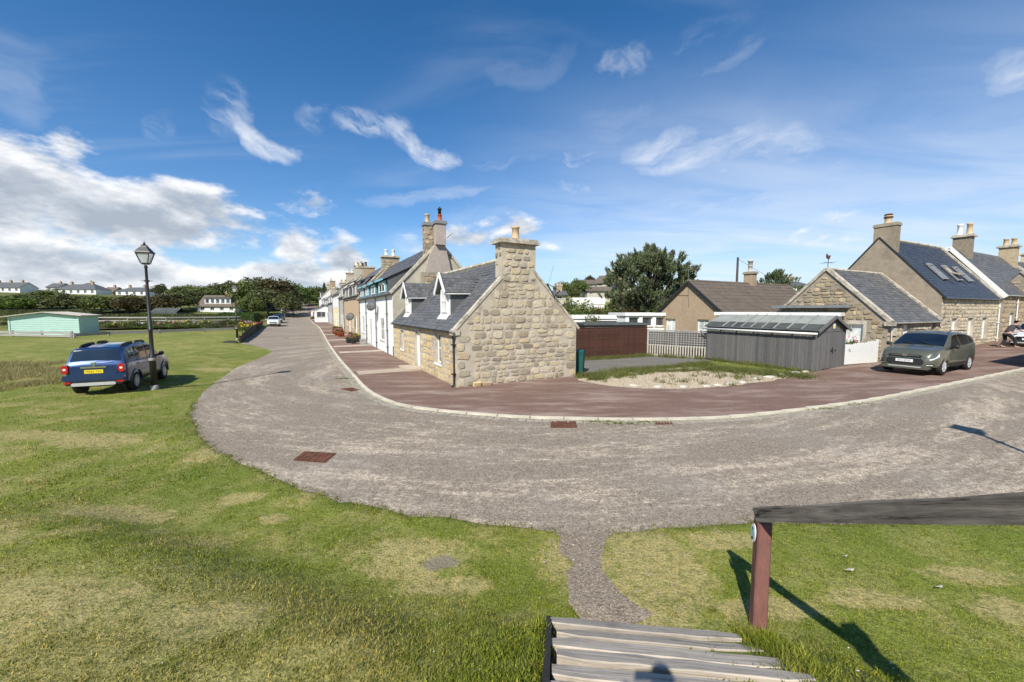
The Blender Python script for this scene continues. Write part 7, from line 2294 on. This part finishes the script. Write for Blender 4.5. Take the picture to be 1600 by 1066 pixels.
def pine(px, ytop, dep, wpx, label, seed, n=150, name='pine_tree'):
    d = ray(px, 485); x, y = d[0] / d[1] * dep, dep; z0 = G(x, y); h = EYE + (485 - ytop) / 610 * dep - z0; R_ = wpx / 610 * dep / 2
    t = thing(name, label, 'tree', (x, y, z0)); rs = np.random.RandomState(seed); r = random.Random(seed)
    tips = []; br = MB(); br.smooth = True
    br.tube([(0, 0, -.3), (.1, 0, h * .3), (-.1, .05, h * .6), (0, 0, h * .9)], [R_ * .09, R_ * .07, R_ * .045, .04], 8)
    for i in range(n):
        q = r.random() ** .8; a = r.uniform(0, 6.28); zc = h * (.16 + .71 * q); prof = math.sin(min(1, (q * .85 + .22)) * math.pi) ** .55
        rr = R_ * prof * (r.random() ** .45); tip = Vector((math.cos(a) * rr, math.sin(a) * rr, zc + rr * .28 + r.uniform(-.3, .3) * R_ * .25))
        tip.z = min(tip.z, h * .97)
        base = Vector((0, 0, max(h * .12, zc - rr * .55)))
        if i % 2 == 0: br.tube([base, base.lerp(tip, .55) + Vector((0, 0, -.1 * rr)), tip], [R_ * .022, R_ * .012, .012], 5)
        tips.append((tip, rr))
    cl = []
    for tip, rr in tips:
        out = Vector((tip.x, tip.y, 0)); out = out.normalized() if out.length > .01 else Vector((0, 0, 0))
        for j in range(6):
            p = tip + out * r.uniform(-.5, .35) + Vector((r.uniform(-.45, .45), r.uniform(-.45, .45), r.uniform(-.15, .4))); cl.append((p, (out * .5 + Vector((r.uniform(-.3, .3), r.uniform(-.3, .3), 1))).normalized(), r.uniform(.3, .55) * R_ / 4))
    # every cluster is a brush of upward needles
    per = 40; P = np.array([c[0][:] for c in cl]); A = np.array([c[1][:] for c in cl]); Ls = np.array([c[2] for c in cl])
    P = np.repeat(P, per, 0); A = np.repeat(A, per, 0); Ls = np.repeat(Ls, per); m = len(P)
    s = rs.uniform(-.2, 1, m); base = P + A * (s * Ls)[:, None]; dirn = A * .75 + rs.normal(size=(m, 3)) * .5; dirn /= np.linalg.norm(dirn, axis=1)[:, None]
    side = np.cross(dirn, rs.normal(size=(m, 3))); side /= np.linalg.norm(side, axis=1)[:, None]
    ln = Ls * rs.uniform(.35, .75, m) + .05; w = .04 * R_ / 4 + .014
    V = np.stack([base - side * w, base + side * w, base + dirn * ln[:, None]], 1).reshape(-1, 3)
    link('crown', np_mesh('crown', V, np.arange(m * 3).reshape(-1, 3), 'leaf_pine', 3), t); br.build('trunk', 'bark', t)
    return t


pine(1013, 380, 43, 136, 'tall spreading pine tree standing behind the fence and garden rooms', 5, 210)
pine(1212, 417, 58, 62, 'smaller round pine behind the right end of the bungalow roof', 8, 90)


# ------------------------------------------------------------------ houses on the hills
def hill_house(px0, px1, yroof, yeave, ybase, dep, label, roofm='slate_plane', wallm='white_wall', wins=3, group=None, hip=0.0, chims=1, D=8, gable_left=0.0, rz_extra=0.0, name='hill_house', dormers=False):
    d0 = ray(px0, 485); d1 = ray(px1, 485); a = Vector((d0[0] / d0[1] * dep, dep)); b = Vector((d1[0] / d1[1] * (dep + rz_extra), dep + rz_extra)); W = (b - a).length
    zt = EYE + (485 - yroof) / 610 * dep; ze = EYE + (485 - yeave) / 610 * dep; zb_ = EYE + (485 - ybase) / 610 * dep
    t = thing(name, label, 'house', (a.x, a.y, zb_), math.atan2((b - a).y, (b - a).x), group)
    He = ze - zb_; Hr = zt - zb_; fo = []
    for i in range(wins):
        x = W * (i + .5) / wins; w = min(1.5, W / wins * .4); fo.append((x - w / 2, x + w / 2, He * .3, He * .85))
    m = MB(); wall(m, (0, 0, 0), (1, 0, 0), (0, -1, 0), 0, W, -3, He, fo); wall(m, (W, 0, 0), (0, 1, 0), (1, 0, 0), 0, D, -3, He); wall(m, (0, 0, 0), (0, 1, 0), (-1, 0, 0), 0, D, -3, He); wall(m, (0, D, 0), (1, 0, 0), (0, 1, 0), 0, W, -3, He)
    if not hip: m.poly([(W, 0, He), (W, D, He), (W, D / 2, Hr)]); m.poly([(0, D, He), (0, 0, He), (0, D / 2, Hr)])
    m.build('wall', wallm, t)
    for w in fo: window(t, (0, 0, 0), (1, 0, 0), (0, -1, 0), w, (1, 0), fw=.09)
    if hip:
        r = MB(); o = .4; A_ = [(-o, -o, He), (W + o, -o, He), (W + o, D + o, He), (-o, D + o, He)]; p, q = (hip, D / 2, Hr), (W - hip, D / 2, Hr)
        r.add(A_ + [p, q], [(0, 1, 5, 4), (1, 2, 5), (2, 3, 4, 5), (3, 0, 4), (3, 2, 1, 0)]); r.build('roof', roofm, t)
    else: roof_planes(t, W, D, He, Hr, .4, roofm, .15, xo=.3)
    for i in range(chims):
        x = W * (i + .5) / chims if chims > 1 else W * .6
        chimney(t, x - .5, x + .5, D / 2 - .4, D / 2 + .4, Hr - .6, Hr + 1.0, 'harl_tan', [(x - .2, D / 2, .15, .4, 'pot_clay'), (x + .2, D / 2, .15, .4, 'pot_clay')])
    if dormers:
        k = (Hr - He) / (D / 2); y0 = .6; d_ = MB(); z0, z1 = He + y0 * k - .1, He + y0 * k + 1.9; x0, x1 = W * .16, W * .84; yb = (z1 - He) / k
        ops = [(x0 + (x1 - x0) * (i + .15) / 5, x0 + (x1 - x0) * (i + .85) / 5, z0 + .4, z1 - .3) for i in range(5)]
        wall(d_, (0, y0, 0), (1, 0, 0), (0, -1, 0), x0, x1, z0, z1, ops); d_.poly([(x0, y0, z0), (x0, yb, z1), (x0, y0, z1)]); d_.poly([(x1, y0, z0), (x1, y0, z1), (x1, yb, z1)]); dm = d_.build('dormer', wallm, t)
        for w in ops: window(dm, (0, y0, 0), (1, 0, 0), (0, -1, 0), w, (0, 0), fw=.1, name='dormer_window')
        r = MB(); r.slab([(x0 - .3, y0 - .4, z1), (x1 + .3, y0 - .4, z1), (x1 + .3, yb + .6, z1 + .25), (x0 - .3, yb + .6, z1 + .25)], (0, 0, .15)); r.build('dormer_roof', roofm, dm)
    return t


hill_house(-40, 34, 441.5, 449.5, 458, 205, 'white terrace with grey roof at the far left of the skyline', wins=7, chims=4, roofm='slate_plane')
hill_house(86, 152, 444, 453, 461, 200, 'white hipped roof terrace on the skyline left of the lamp post', wins=6, chims=2, hip=5)
hill_house(183, 229, 449, 455.5, 463, 205, 'small white terrace on the skyline right behind the lamp post', wins=4, chims=2, hip=4)
hill_house(75, 95, 443, 449, 456, 240, 'dark roofed house on the skyline between the two left terraces', wins=2, wallm='grey_wall')
hill_house(120, 146, 442, 449, 456, 250, 'grey roofed house peeping over the hipped terrace', wins=2, wallm='grey_wall', hip=4)
hill_house(160, 178, 449, 457, 463, 215, 'brown gabled house between the two white terraces', wins=2, wallm='harl_tan', roofm='tile_brown')
hill_house(270, 312, 450, 456, 462, 190, 'grey roofed house above the wood left of the dormer house', wins=3, wallm='harl_tan', hip=5)
hill_house(309, 369, 461.5, 478, 488, 112, 'white chalet house with a long dormer and brown roof beyond the allotment hedge', wins=4, chims=1, roofm='tile_brown', D=9, rz_extra=2, dormers=True, name='chalet_house')
hill_house(413, 431, 474, 481, 488, 128, 'small white gabled house beyond the parked cars', wins=2, chims=0, D=6, name='small_house')
hill_house(928, 962, 430.5, 443, 450, 100, 'cream gabled house highest on the hillside, left of the pine', wins=2, wallm='cream_paint', roofm='tile_brown', rz_extra=-3, D=9)
hill_house(914, 930, 437, 444, 450, 98, 'smaller cream house joined below the highest hillside house', wins=1, wallm='cream_paint', roofm='tile_brown', chims=0)
hill_house(917, 953, 448, 454.5, 463, 82, 'low cream bungalow with brown roof on the hillside', wins=3, wallm='cream_paint', roofm='tile_brown', chims=0, D=6)
hill_house(962, 986, 440, 447, 456, 86, 'cream house mostly hidden behind the pine', wins=1, wallm='cream_paint', roofm='tile_brown')
hill_house(1020, 1050, 463, 474, 482, 60, 'small stone cottage with a white dormer between the pine and the bungalow', wins=2, wallm='harl_cream', chims=0, D=6, name='small_cottage')
hill_house(864, 884, 455, 461, 470, 66, 'slate roofed cottage showing over the corner cottage\'s skew', wins=1, chims=1, wallm='harl_cream', D=5, name='small_cottage')
hill_house(1236, 1262, 440, 447, 456, 78, 'slate roofed house behind the stone gable', wins=1, wallm='white_wall', D=7)
d = ray(895, 485); flat_building('garden_wall_building', 'long white flat roofed garage on the hillside above the shrubs', 'garage', d[0] / d[1] * 70, 70, R(-1), 5.6, 4, EYE + 17 / 610 * 70 - G(11, 70) + .3, fh=1.2)

# ------------------------------------------------------------------ the allotments on the left
p = gp(125, 523); hut = Vector((p.x, p.y))
ux = Vector((.896, .444)); W_h = 5.2; o = hut - ux * W_h
t = thing('mint_hut', 'mint green timber hut with pale felt roof at the edge of the allotments', 'hut', (o.x, o.y, G(o.x, o.y)), math.atan2(.444, .896))
D_h = 4.2
m = MB(); m.box(.05, W_h - .05, .05, D_h - .05, 0, 2.0); m.poly([(.05, .05, 2.0), (W_h - .05, .05, 2.0), (W_h * .5, .05, 2.34)]); m.build('frame', 'mint_paint', t)
for i in range(12):
    z = i * .19
    def half(z): return 0 if z < 1.95 else (z - 1.95) / .4 * W_h * .5
    a, b = half(z + .1), W_h - half(z + .1)
    if b - a > .4: m = MB(); m.hexa([(a, .0, z), (b, .0, z), (b, .05, z), (a, .05, z), (a, .03, z + .185), (b, .03, z + .185), (b, .05, z + .185), (a, .05, z + .185)]); m.build('board', 'mint_paint', t)
    if z < 1.9: m = MB(); m.hexa([(W_h - .05, 0, z), (W_h + .0, 0, z), (W_h + .0, D_h, z), (W_h - .05, D_h, z), (W_h - .05, 0, z + .185), (W_h - .03, 0, z + .185), (W_h - .03, D_h, z + .185), (W_h - .05, D_h, z + .185)]); m.build('board', 'mint_paint', t)
m = MB()
m.slab([(-.4, -.3, 1.9), (W_h * .5, -.3, 2.38), (W_h * .5, D_h + .2, 2.38), (-.4, D_h + .2, 1.9)], (0, 0, .07)); m.slab([(W_h * .5 + .001, -.3, 2.38), (W_h + .3, -.3, 2.0), (W_h + .3, D_h + .2, 2.0), (W_h * .5 + .001, D_h + .2, 2.38)], (0, 0, .07)); m.build('roof', 'felt_pale', t)
for x in (0, W_h - .12): m = MB(); m.box(x, x + .12, -.03, 0, 0, 2.0); m.build('corner_board', 'mint_paint', t)


def rail_fence(pts, hgt, label, nrail, sp=2.6, bw=.16, bt=.04, mat='wood_silver', name='rail_fence'):
    P = [gp(*q) for q in pts]; t = thing(name, label, 'fence', P[0]); o = P[0]
    L = []
    for i in range(len(P) - 1):
        n = max(1, int((P[i + 1] - P[i]).length / sp)); L += [P[i].lerp(P[i + 1], k / n) for k in range(n)]
    L.append(P[-1]); r = random.Random(len(pts))
    for q in L: q.z = G(q.x, q.y)
    for i, q in enumerate(L):
        m = MB(); c = q - o; m.box(c.x - .06, c.x + .06, c.y - .06, c.y + .06, c.z - .1, c.z + hgt + .06); m.build('post', mat, t)
        if i < len(L) - 1:
            e = L[i + 1] - o; dd = (e - c); nn = Vector((dd.y, -dd.x, 0)).normalized() * .09
            for k in range(nrail):
                z = hgt * (k + 1) / nrail - bw / 2; m = MB(); m.bar(c + nn + Vector((0, 0, z + r.uniform(-.02, .02))), e + nn + Vector((0, 0, z + r.uniform(-.02, .02))), bt, bw); m.build('rail', mat, t)


rail_fence([(-60, 526), (20, 526), (113, 528)], .55, 'low silvery board fence in front of the mint hut', 2, 3.0, .2)
rail_fence([(116, 528), (170, 524.5), (250, 521.5), (320, 518.5), (384, 516)], .42, 'low pale plank edging along the front of the allotments', 1, 3.0, .3)
rail_fence([(152, 505), (200, 505), (260, 505), (320, 504), (392, 503)], 1.15, 'post and rail fence behind the flower beds', 2, 3.2, .22)
# low dark fence beside the street
A = gp(376, 536); B_ = gp(411, 509); dd = (B_ - A).xy; Lf = dd.length; n = 14
t = thing('low_dark_fence', 'low dark board fence running from the second lamp post to the parked cars', 'fence', A, math.atan2(dd.y, dd.x))
for i in range(n):
    x0, x1 = Lf * i / n, Lf * (i + 1) / n; z = G(*(A.xy + dd * (i / n))) - A.z; h = .5 + .35 * math.sin(min(1, (i + 1) / 5) * 1.57)
    for k in range(3): m = MB(); m.box(x0 + .02, x1, -.03, .0, z + h * k / 3 + .01, z + h * (k + 1) / 3 - .01); m.build('board', 'fence_net', t)
    m = MB(); m.box(x0 - .05, x0 + .05, 0, .1, z, z + h + .05); m.build('post', 'fence_net', t)
m = boulder('kerb_lump', 1.3, .7, .4, 'fence_net', 5); o = tag(link('dark_stone', m), 'dark half buried stone at the foot of the second lamp post', 'stone'); o.location = A + Vector((-.6, -.4, .05))

# hedge
def hedge(pa, pb, dep_a, dep_b, ytop, label, mat, wid=1.6):
    d0, d1 = ray(pa, 485), ray(pb, 485); a = Vector((d0[0] / d0[1] * dep_a, dep_a)); b = Vector((d1[0] / d1[1] * dep_b, dep_b)); L = (b - a).length; ax = (b - a).normalized(); nr = Vector((-ax.y, ax.x))
    h = EYE + (485 - ytop) / 610 * (dep_a + dep_b) / 2 - G(*((a + b) / 2)); z0 = G(*((a + b) / 2)); rs = np.random.RandomState(int(pa) + 500); n = int(L * 420)
    t = thing('hedge', label, 'hedge', (a.x, a.y, z0), math.atan2(ax.y, ax.x))
    P = np.c_[rs.uniform(0, L, n), rs.uniform(-wid / 2, wid / 2, n), rs.uniform(0, h, n)]
    f = rs.randint(0, 3, n); P[f == 0, 1] = -wid / 2 + rs.normal(0, .05, (f == 0).sum()); P[f == 1, 2] = h + rs.normal(0, .06, (f == 1).sum())
    d = rs.normal(size=(n, 3)); d /= np.linalg.norm(d, axis=1)[:, None]; e = np.cross(d, rs.normal(size=(n, 3))); e /= np.linalg.norm(e, axis=1)[:, None]; s = rs.uniform(.06, .14, n)[:, None]
    V = np.stack([P - d * s, P + e * s * .6, P + d * s, P - e * s * .6], 1).reshape(-1, 3)
    link('leaves', np_mesh('leaves', V, np.arange(n * 4).reshape(-1, 4), mat), t); m = MB(); m.box(.1, L - .1, -wid / 2 + .12, wid / 2 - .12, -.3, h - .15); m.build('stems', 'leaf_dark', t)


hedge(150, 345, 88, 84, 491.5, 'long dark hedge behind the allotment fence', 'leaf_dark'); hedge(345, 402, 83, 80, 489, 'bright clipped hedge next to the parked cars', 'leaf_hedge')
hedge(-40, 150, 84, 86, 485, 'dark hedge behind the mint hut', 'leaf_dark', 2.2)
d = ray(234, 485); t = thing('greenhouse', 'low greenhouse roof above the long hedge', 'greenhouse', (d[0] / d[1] * 92, 92, G(-85, 92)), R(3))
m = MB(); m.slab([(0, 0, 1.9), (6, 0, 1.9), (6, 1.5, 2.9), (0, 1.5, 2.9)], (0, 0, .05)); m.slab([(0, 3, 1.9), (6, 3, 1.9), (6, 1.5, 2.9), (0, 1.5, 2.9)], (0, 0, .05)); m.build('roof', 'greenhouse_glass', t)
m = MB(); m.box(0, 6, 0, .05, 0, 1.9); m.box(5.95, 6, .05, 3, 0, 1.9); m.build('wall', 'greenhouse_glass', t)
# flower beds: plants one can count
FL = [('white_flower', 'white'), ('yellow_flower', 'yellow'), ('pink_flower', 'pink'), ('red_flower', 'red')]
rb = random.Random(31)


def flowers_on(t, mat, n, r, h, s):
    rs = np.random.RandomState(rb.randrange(9999)); V = []; F = []
    P = np.c_[rs.normal(0, r * .5, n), rs.normal(0, r * .5, n), h * rs.uniform(.75, 1.08, n)]
    v, f = leaf_cloud(np.c_[P, np.full(n, s * .5)], 5, s, rs); link('flowers', np_mesh('flowers', v, f, mat), t, kind='stuff')


# dark tilled soil of the beds
bp = [gp(150, 517), gp(384, 512), gp(395, 505), gp(152, 506)]
m = MB(); m.poly([(q.x, q.y, G(q.x, q.y) + .25) for q in bp]); m.build('flower_bed', 'soil' if 'soil' in MAT else 'bark', None, kind='structure')
for i in range(46):
    px = 158 + i * 4.95 + rb.uniform(-2, 2); py = rb.choice((515, 512, 509.5)) ; kd = rb.choice(('dark', 'mid', 'bright', 'brown', 'mid')); p = gp(px, py)
    lab = {'dark': 'dark leafy plant in the allotment beds', 'mid': 'green leafy plant in the allotment beds', 'bright': 'pale green plant in the allotment beds', 'brown': 'brownish plant in the allotment beds'}[kd]
    lab = lab.replace(' in the', f', {ordinal(i + 1)} from the left in the')
    b = bush(p.x, p.y, rb.uniform(.6, 1.25), rb.uniform(.8, 1.5), kd, lab, 'plants in the allotment beds', 'bed_plant', 'plant')
    if rb.random() < .35:
        fm, nm = rb.choice(FL[:3]); flowers_on(b, fm, 7, .8, .95, .08); b['label'] = lab.replace(' plant,', f' plant with {nm} flowers,')
for (px, py, fm, nm) in ((379, 519, 'yellow_flower', 'yellow'), (386, 517, 'yellow_flower', 'yellow and pale'), (395, 516, 'red_flower', 'red'), (400, 513, 'red_flower', 'deep red'), (391, 511, 'white_flower', 'white')):
    p = gp(px, py); b = bush(p.x, p.y, .9, .9, 'mid', f'{nm} flowering plant behind the second lamp post', None, 'flowering_plant', 'plant'); flowers_on(b, fm, 14, .8, .85, .08)
for (px, py) in ((405, 503), (410, 500)): bush_px(px, 484, py, 18, 'mid', 'shrub with pale blossom beside the parked cars' if px == 405 else 'shrub between the hedge and the parked cars')
for (px, yt, yb_, w, kd, lab) in [(20, 500, 512, 40, 'brown', 'brownish shrub left of the mint hut'), (1070, 512, 540, 26, 'brown', 'climbing plant on the left part of the trellis'), (1052, 514, 540, 16, 'red', 'dark red climber in the middle of the trellis'), (1092, 520, 556, 22, 'red', 'dark climber at the shed end of the trellis')]:
    bush_px(px, yt, yb_, w, kd, lab)
p = gp(1330, 566); b = bush(p.x + .4, p.y + .6, 1.35, .5, 'bright', 'bright shrub behind the white picket gate', None); flowers_on(b, 'pink_flower', 14, .5, 1.2, .05)

# ---- rough stone wall closing the end of the street
A, B_ = gp(440, 489), gp(478, 484); t = thing('stone_wall', 'pale rubble wall at the far end of the street below the wood', 'wall', A, math.atan2((B_ - A).y, (B_ - A).x))
m = MB(); L = (B_ - A).xy.length; m.box(0, L, -.2, .2, -1, 1.6); m.build('core', 'mortar', t)
set_stones(t, lay_stones(lambda s, z: 0 < s < L and 0 < z < 1.55, 0, L, 0, 1.6, 5, (.4, .6), (.7, 1.4)), (0, -.2, 0), (1, 0, 0), (0, -1, 0), P_PALE, 'stone_pale', .05, 0, 5)


# ---- pots and boxes of flowers on the street pavement
def planter(u, v, w, hh, flower, mat, label, round_=False):
    p = st(u, v); t = thing('flower_pot' if round_ else 'planter', label, 'planter', (p.x, p.y, G(p.x, p.y) + .035), RZ_ST)
    m = MB()
    if round_: m.smooth = True; m.lathe([(w * .32, 0), (w * .45, hh), (w * .5, hh), (w * .5, hh + .03), (w * .4, hh + .03), (w * .38, hh - .05), (0, hh - .05)], 14)
    else: m.hexa([(-w * .45, -w * .28, 0), (w * .45, -w * .28, 0), (w * .45, w * .28, 0), (-w * .45, w * .28, 0), (-w * .5, -w * .32, hh), (w * .5, -w * .32, hh), (w * .5, w * .32, hh), (-w * .5, w * .32, hh)])
    m.build('pot', mat, t)
    c = link('foliage', BUSHM['mid'][0], t); c.scale = (w * .55, w * .5, .28); c.location = (0, 0, hh + .12)
    if flower: flowers_on(t, flower, 12, w * .6, hh + .3, .045)


for (u, v, w, h, f, m_, lab, rd) in [(23.4, -1.35, .8, .32, 'pink_flower', 'black_plastic', 'black trough of pink flowers nearest the kerb, in front of the white house', False), (22.5, -1.1, .6, .35, 'red_flower', 'black_plastic', 'black box planter with red flowers beside the pink trough', False),
                                     (25.4, -.6, .6, .35, None, 'black_plastic', 'black box with plain green plant by the tan house corner', False), (26.6, -.45, .7, .4, None, 'black_plastic', 'larger black planter against the white wall', False), (24.4, -.5, .6, .38, 'yellow_flower', 'black_plastic', 'black planter with yellow flowers near the doorstep', False),
                                     (28.6, -.7, .6, .4, 'red_flower', 'terracotta', 'terracotta pot with red flowers by the tan house', True), (32, -1.3, .8, .4, 'red_flower', 'orange_pot', 'orange pot crowded with red flowers halfway down the terrace', True), (34, -1.5, .8, .45, 'pink_flower', 'orange_pot', 'orange pot of pink flowers beyond the red one', True),
                                     (36.5, -1.6, .7, .4, 'pink_flower', 'terracotta', 'bright pink flowers in a terracotta pot near the kerb', True), (38.5, -.9, .9, .5, 'red_flower', 'terracotta', 'wide terracotta pot with red flowers against the terrace', True), (41, -1.2, .9, .5, None, 'terracotta', 'terracotta pot with a green bush, farthest of the pots', True)]:
    planter(u, v, w, h, f, m_, lab, rd)
p = st(20.9, -.55); t = thing('stone_trough', 'pale square stone trough against the white house', 'planter', (p.x, p.y, G(p.x, p.y) + .035), RZ_ST); m = MB(); m.box(-.4, .4, -.2, .2, 0, .42); m.box(-.43, .43, -.23, .23, .42, .47); m.build('trough', 'concrete', t)
for (u, v, s, z, col, lab) in ((30.2, -.35, .42, 2.25, 'grey_plastic', 'round dark satellite dish standing off the tan house'), (16.3, -.3, .36, 3.25, 'grey_plastic', 'grey mesh satellite dish under the nearest turquoise dormer')):
    p = st(u, v - .25); t = thing('satellite_dish', lab, 'satellite dish', (p.x, p.y, G(p.x, p.y) + z), RZ_ST); m = MB(); m.smooth = True
    n = 20; m.lathe([(0, .0), (s * .5, .02), (s * .8, .06), (s, .11), (s * 1.02, .11), (s * .8, .045), (0, -.02)], n, axis='y'); o = m.build('dish', col, t); o.rotation_euler = (R(-18), 0, R(55))
    m = MB(); m.tube([(0, .0, 0), (0, .55, -.1)], .02, 5); m.tube([(0, .0, 0), (.25, -.4, .0)], .012, 4); m.build('arm', col, t)
for (u, z) in ((31.5, 3.3), (31.5, 2.8), (40.6, 3.0)):
    pass
bush(*st(88, -1.2).xy, 2.4, 1.2, 'dark', 'dark shrub by the farther white porch'); bush(*st(93, -1.5).xy, 1.6, 1.5, 'mid', 'green garden shrub at the far end of the pavement'); bush(*st(97, -1.6).xy, 1.3, 1.5, 'red', 'reddish shrub at the far end of the pavement')


# ------------------------------------------------------------------ grass
def blades(name, pts, hmin, hmax, wid, per, spread, mat, seed, lean=.55):
    rs = np.random.RandomState(seed); P = np.repeat(np.asarray(pts), per, 0); n = len(P)
    P = P + np.c_[rs.normal(0, spread, (n, 2)), np.zeros(n) - .006]
    a = rs.uniform(0, 2 * math.pi, n); h = rs.uniform(hmin, hmax, n); ln = rs.uniform(.05, lean, n) * h * 1.4; b = rs.uniform(0, 2 * math.pi, n); w = wid * rs.uniform(.6, 1.3, n)
    sx, sy = np.cos(a) * w, np.sin(a) * w
    V = np.stack([P - np.c_[sx, sy, 0 * a], P + np.c_[sx, sy, 0 * a], P + np.c_[np.cos(b) * ln, np.sin(b) * ln, h]], 1).reshape(-1, 3)
    return link(name, np_mesh(name, V, np.arange(n * 3).reshape(-1, 3), mat, 3), None, kind='stuff')


def scatter(n, r0, r1, a0, a1, seed, keep=None, margin=True):
    rs = np.random.RandomState(seed); rr = np.exp(rs.uniform(math.log(r0), math.log(r1), n)); aa = np.radians(rs.uniform(a0, a1, n)); X, Y = rr * np.sin(aa), rr * np.cos(aa)
    m = np.ones(n, bool)
    for P in (road_poly, pave_poly, gravel_poly, asph_poly): m &= ~np_in(P, X, Y)
    inp = np_in(path_poly, X, Y); m &= ~(inp & (rs.random_sample(n) > .1))
    # not on the timber steps
    sx = (X - .37) * math.cos(R(6.6)) - (3.46 - Y) * -math.sin(R(6.6)); m &= ~((sx > -.06) & (sx < 1.8) & (Y < 3.46) & (rs.random_sample(n) > .05))
    # thinner where it is parched
    for g_, ax, ay in SPW:
        q = ((X - g_.x) / ax) ** 2 + ((Y - g_.y) / ay) ** 2; m &= ~((q < 1.1) & (rs.random_sample(n) > .25))
    q = ((X - CORE[0].x) / .25) ** 2 + ((Y - CORE[0].y) / .15) ** 2; m &= q > 1
    if keep is not None: m &= keep(X, Y)

    X, Y = X[m], Y[m]
    return np.array([(x, y, zgrass(x, y)) for x, y in zip(X, Y)])


blades('lawn_grass', scatter(34000, 1.1, 9.5, -56, 56, 1), .012, .034, .0045, 11, .035, 'grass_blade', 1)
blades('far_lawn_grass', scatter(15000, 8.5, 34, -56, 20, 2), .02, .05, .009, 6, .09, 'grass_blade', 2)
def rough(X, Y):
    nz = np.array([noise.noise(Vector((a * .5, b * .5, 4.0))) for a, b in zip(X, Y)])
    return (X + nz * 2.5 < -16.6) & (Y + nz * 2 < 20.5) & (Y + nz * 3 > 10) & (nz > -.25)
blades('rough_grass', scatter(16000, 15, 34, -62, -42, 3, rough), .06, .24, .011, 8, .14, 'dry_grass', 3, .9)
# tufts along edges: steps, post, fences, shed, gravel
E_ = []; rs = np.random.RandomState(12)
for (ax, ay, bx, by, n, sp) in [(1190, 985, 1265, 1060, 150, .07), (1150, 985, 1200, 1010, 60, .05), (850, 970, 845, 1060, 30, .04), (905, 590, 955, 588, 60, .15), (960, 583, 1110, 570, 330, .22), (1110, 578, 1250, 590, 330, .4), (1060, 585, 1180, 595, 25, .5), (960, 590, 1150, 602, 22, .5), (925, 596, 1010, 584, 90, .12), (1010, 583, 1120, 580, 90, .14),
                            (915, 563, 1008, 557, 170, .13), (1010, 557, 1100, 562, 60, .1), (1112, 563, 1265, 583, 90, .08)]:
    a, b = gp(ax, ay), gp(bx, by)
    for i in range(n): q = a.lerp(b, rs.random_sample()); x, y = q.x + rs.normal(0, sp), q.y + rs.normal(0, sp); E_.append((x, y, zgrass(x, y) + (.03 if ay < 700 else 0)))
E_ = np.array(E_); near = E_[:, 1] < 6
blades('edge_grass', E_[near], .03, .1, .004, 14, .03, 'grass_blade', 5, .8); blades('verge_grass', E_[~near], .08, .26, .012, 16, .09, 'verge_grass', 6, .8)
e_ = []
for a, b in zip(road_edge[:-1], road_edge[1:]):
    if a.length > 16 or a.length < 2: continue
    dd = b - a; nn = Vector((-dd.y, dd.x)).normalized()
    if in_poly(road_poly, *(a + dd / 2 + nn * .1)): nn = -nn
    for k in range(int(dd.length * 34)):
        q = a + dd * rs.random_sample() + nn * rs.normal(.0, .045)
        if not (in_poly(path_poly, q.x, q.y - .1)): e_.append((q.x, q.y, G(q.x, q.y) + .004))
blades('road_edge_grass', np.array(e_), .012, .05, .006, 8, .03, 'verge_grass', 9, .9)
# moss and weeds in the joints of the kerb
W2 = []
for px, py, n, sp in ((940, 660, 40, .12), (975, 662, 30, .1), (545, 592, 40, .12), (1010, 660, 25, .1), (1345, 631, 40, .3), (1290, 640, 20, .2)):
    c = gp(px, py)
    for i in range(n): W2.append((c.x + rs.normal(0, sp * 2), c.y + rs.normal(0, sp * .5), c.z + .01))
blades('kerb_weeds', np.array(W2), .015, .05, .01, 8, .03, 'verge_grass', 7, 1.0)
# loose chips of stone on the footpath and its edges
vv = []; ff = []; n = 0
for i in range(1800):
    x, y = rs.uniform(.2, 1.9), rs.uniform(3.4, 5.2)
    if not in_poly(path_poly, x, y) and rs.random_sample() > .12: continue
    s = rs.uniform(.004, .012, 3) * (1, 1, .6) * (1 if rs.random_sample() < .95 else 2); v = lo_v * s * 2 * (1 + rs.uniform(-.2, .2, lo_v.shape)) + (x, y, G(x, y) + .011); vv.append(v); ff.append(lo_f + n); n += len(v)
link('path_chips', np_mesh('path_chips', np.concatenate(vv), np.concatenate(ff), 'path_chip', 3), None, kind='stuff')
# fallen leaves, daisies on the lawn
vv = []; ff = []; n = 0
for i in range(60):
    px, py = rs.choice([rs.uniform(60, 860), rs.uniform(1210, 1600)]), rs.uniform(640, 1060); c = gp(px, py)
    if in_poly(road_poly, c.x, c.y) or c.length > 14: continue
    a = rs.uniform(0, 6.28); s = rs.uniform(.005, .013); z = zgrass(c.x, c.y) + .028
    u, w = np.array([math.cos(a), math.sin(a), rs.uniform(-.3, .3)]) * s, np.array([-math.sin(a), math.cos(a), rs.uniform(-.3, .3)]) * s * .6; o_ = np.array([c.x, c.y, z])
    vv.append(np.array([o_ - u, o_ + w, o_ + u, o_ - w])); ff.append(np.arange(4)[None] + n); n += 4
link('fallen_petals', np_mesh('fallen_petals', np.concatenate(vv), np.concatenate(ff), 'white_flower'), None, kind='stuff')
for (px, py, s, lab) in ((1327, 897, .055, 'crumpled pale leaf lying on the grass beyond the handrail'), (1320, 875, .03, 'small pale leaf above the larger one on the grass'), (1467, 921, .04, 'yellowish fallen leaf lying rightmost on the grass')):
    p = gp(px, py); m = MB(); m.slab([(-s, 0, 0), (-s * .3, -s * .4, .012), (s * .5, -s * .25, .0), (s, .1 * s, .015), (s * .3, s * .4, .004)], (0, 0, .004)); o = tag(m.build('fallen_leaf', 'cream_paint'), lab, 'leaf'); o.location = (p.x, p.y, zgrass(p.x, p.y) + .04)
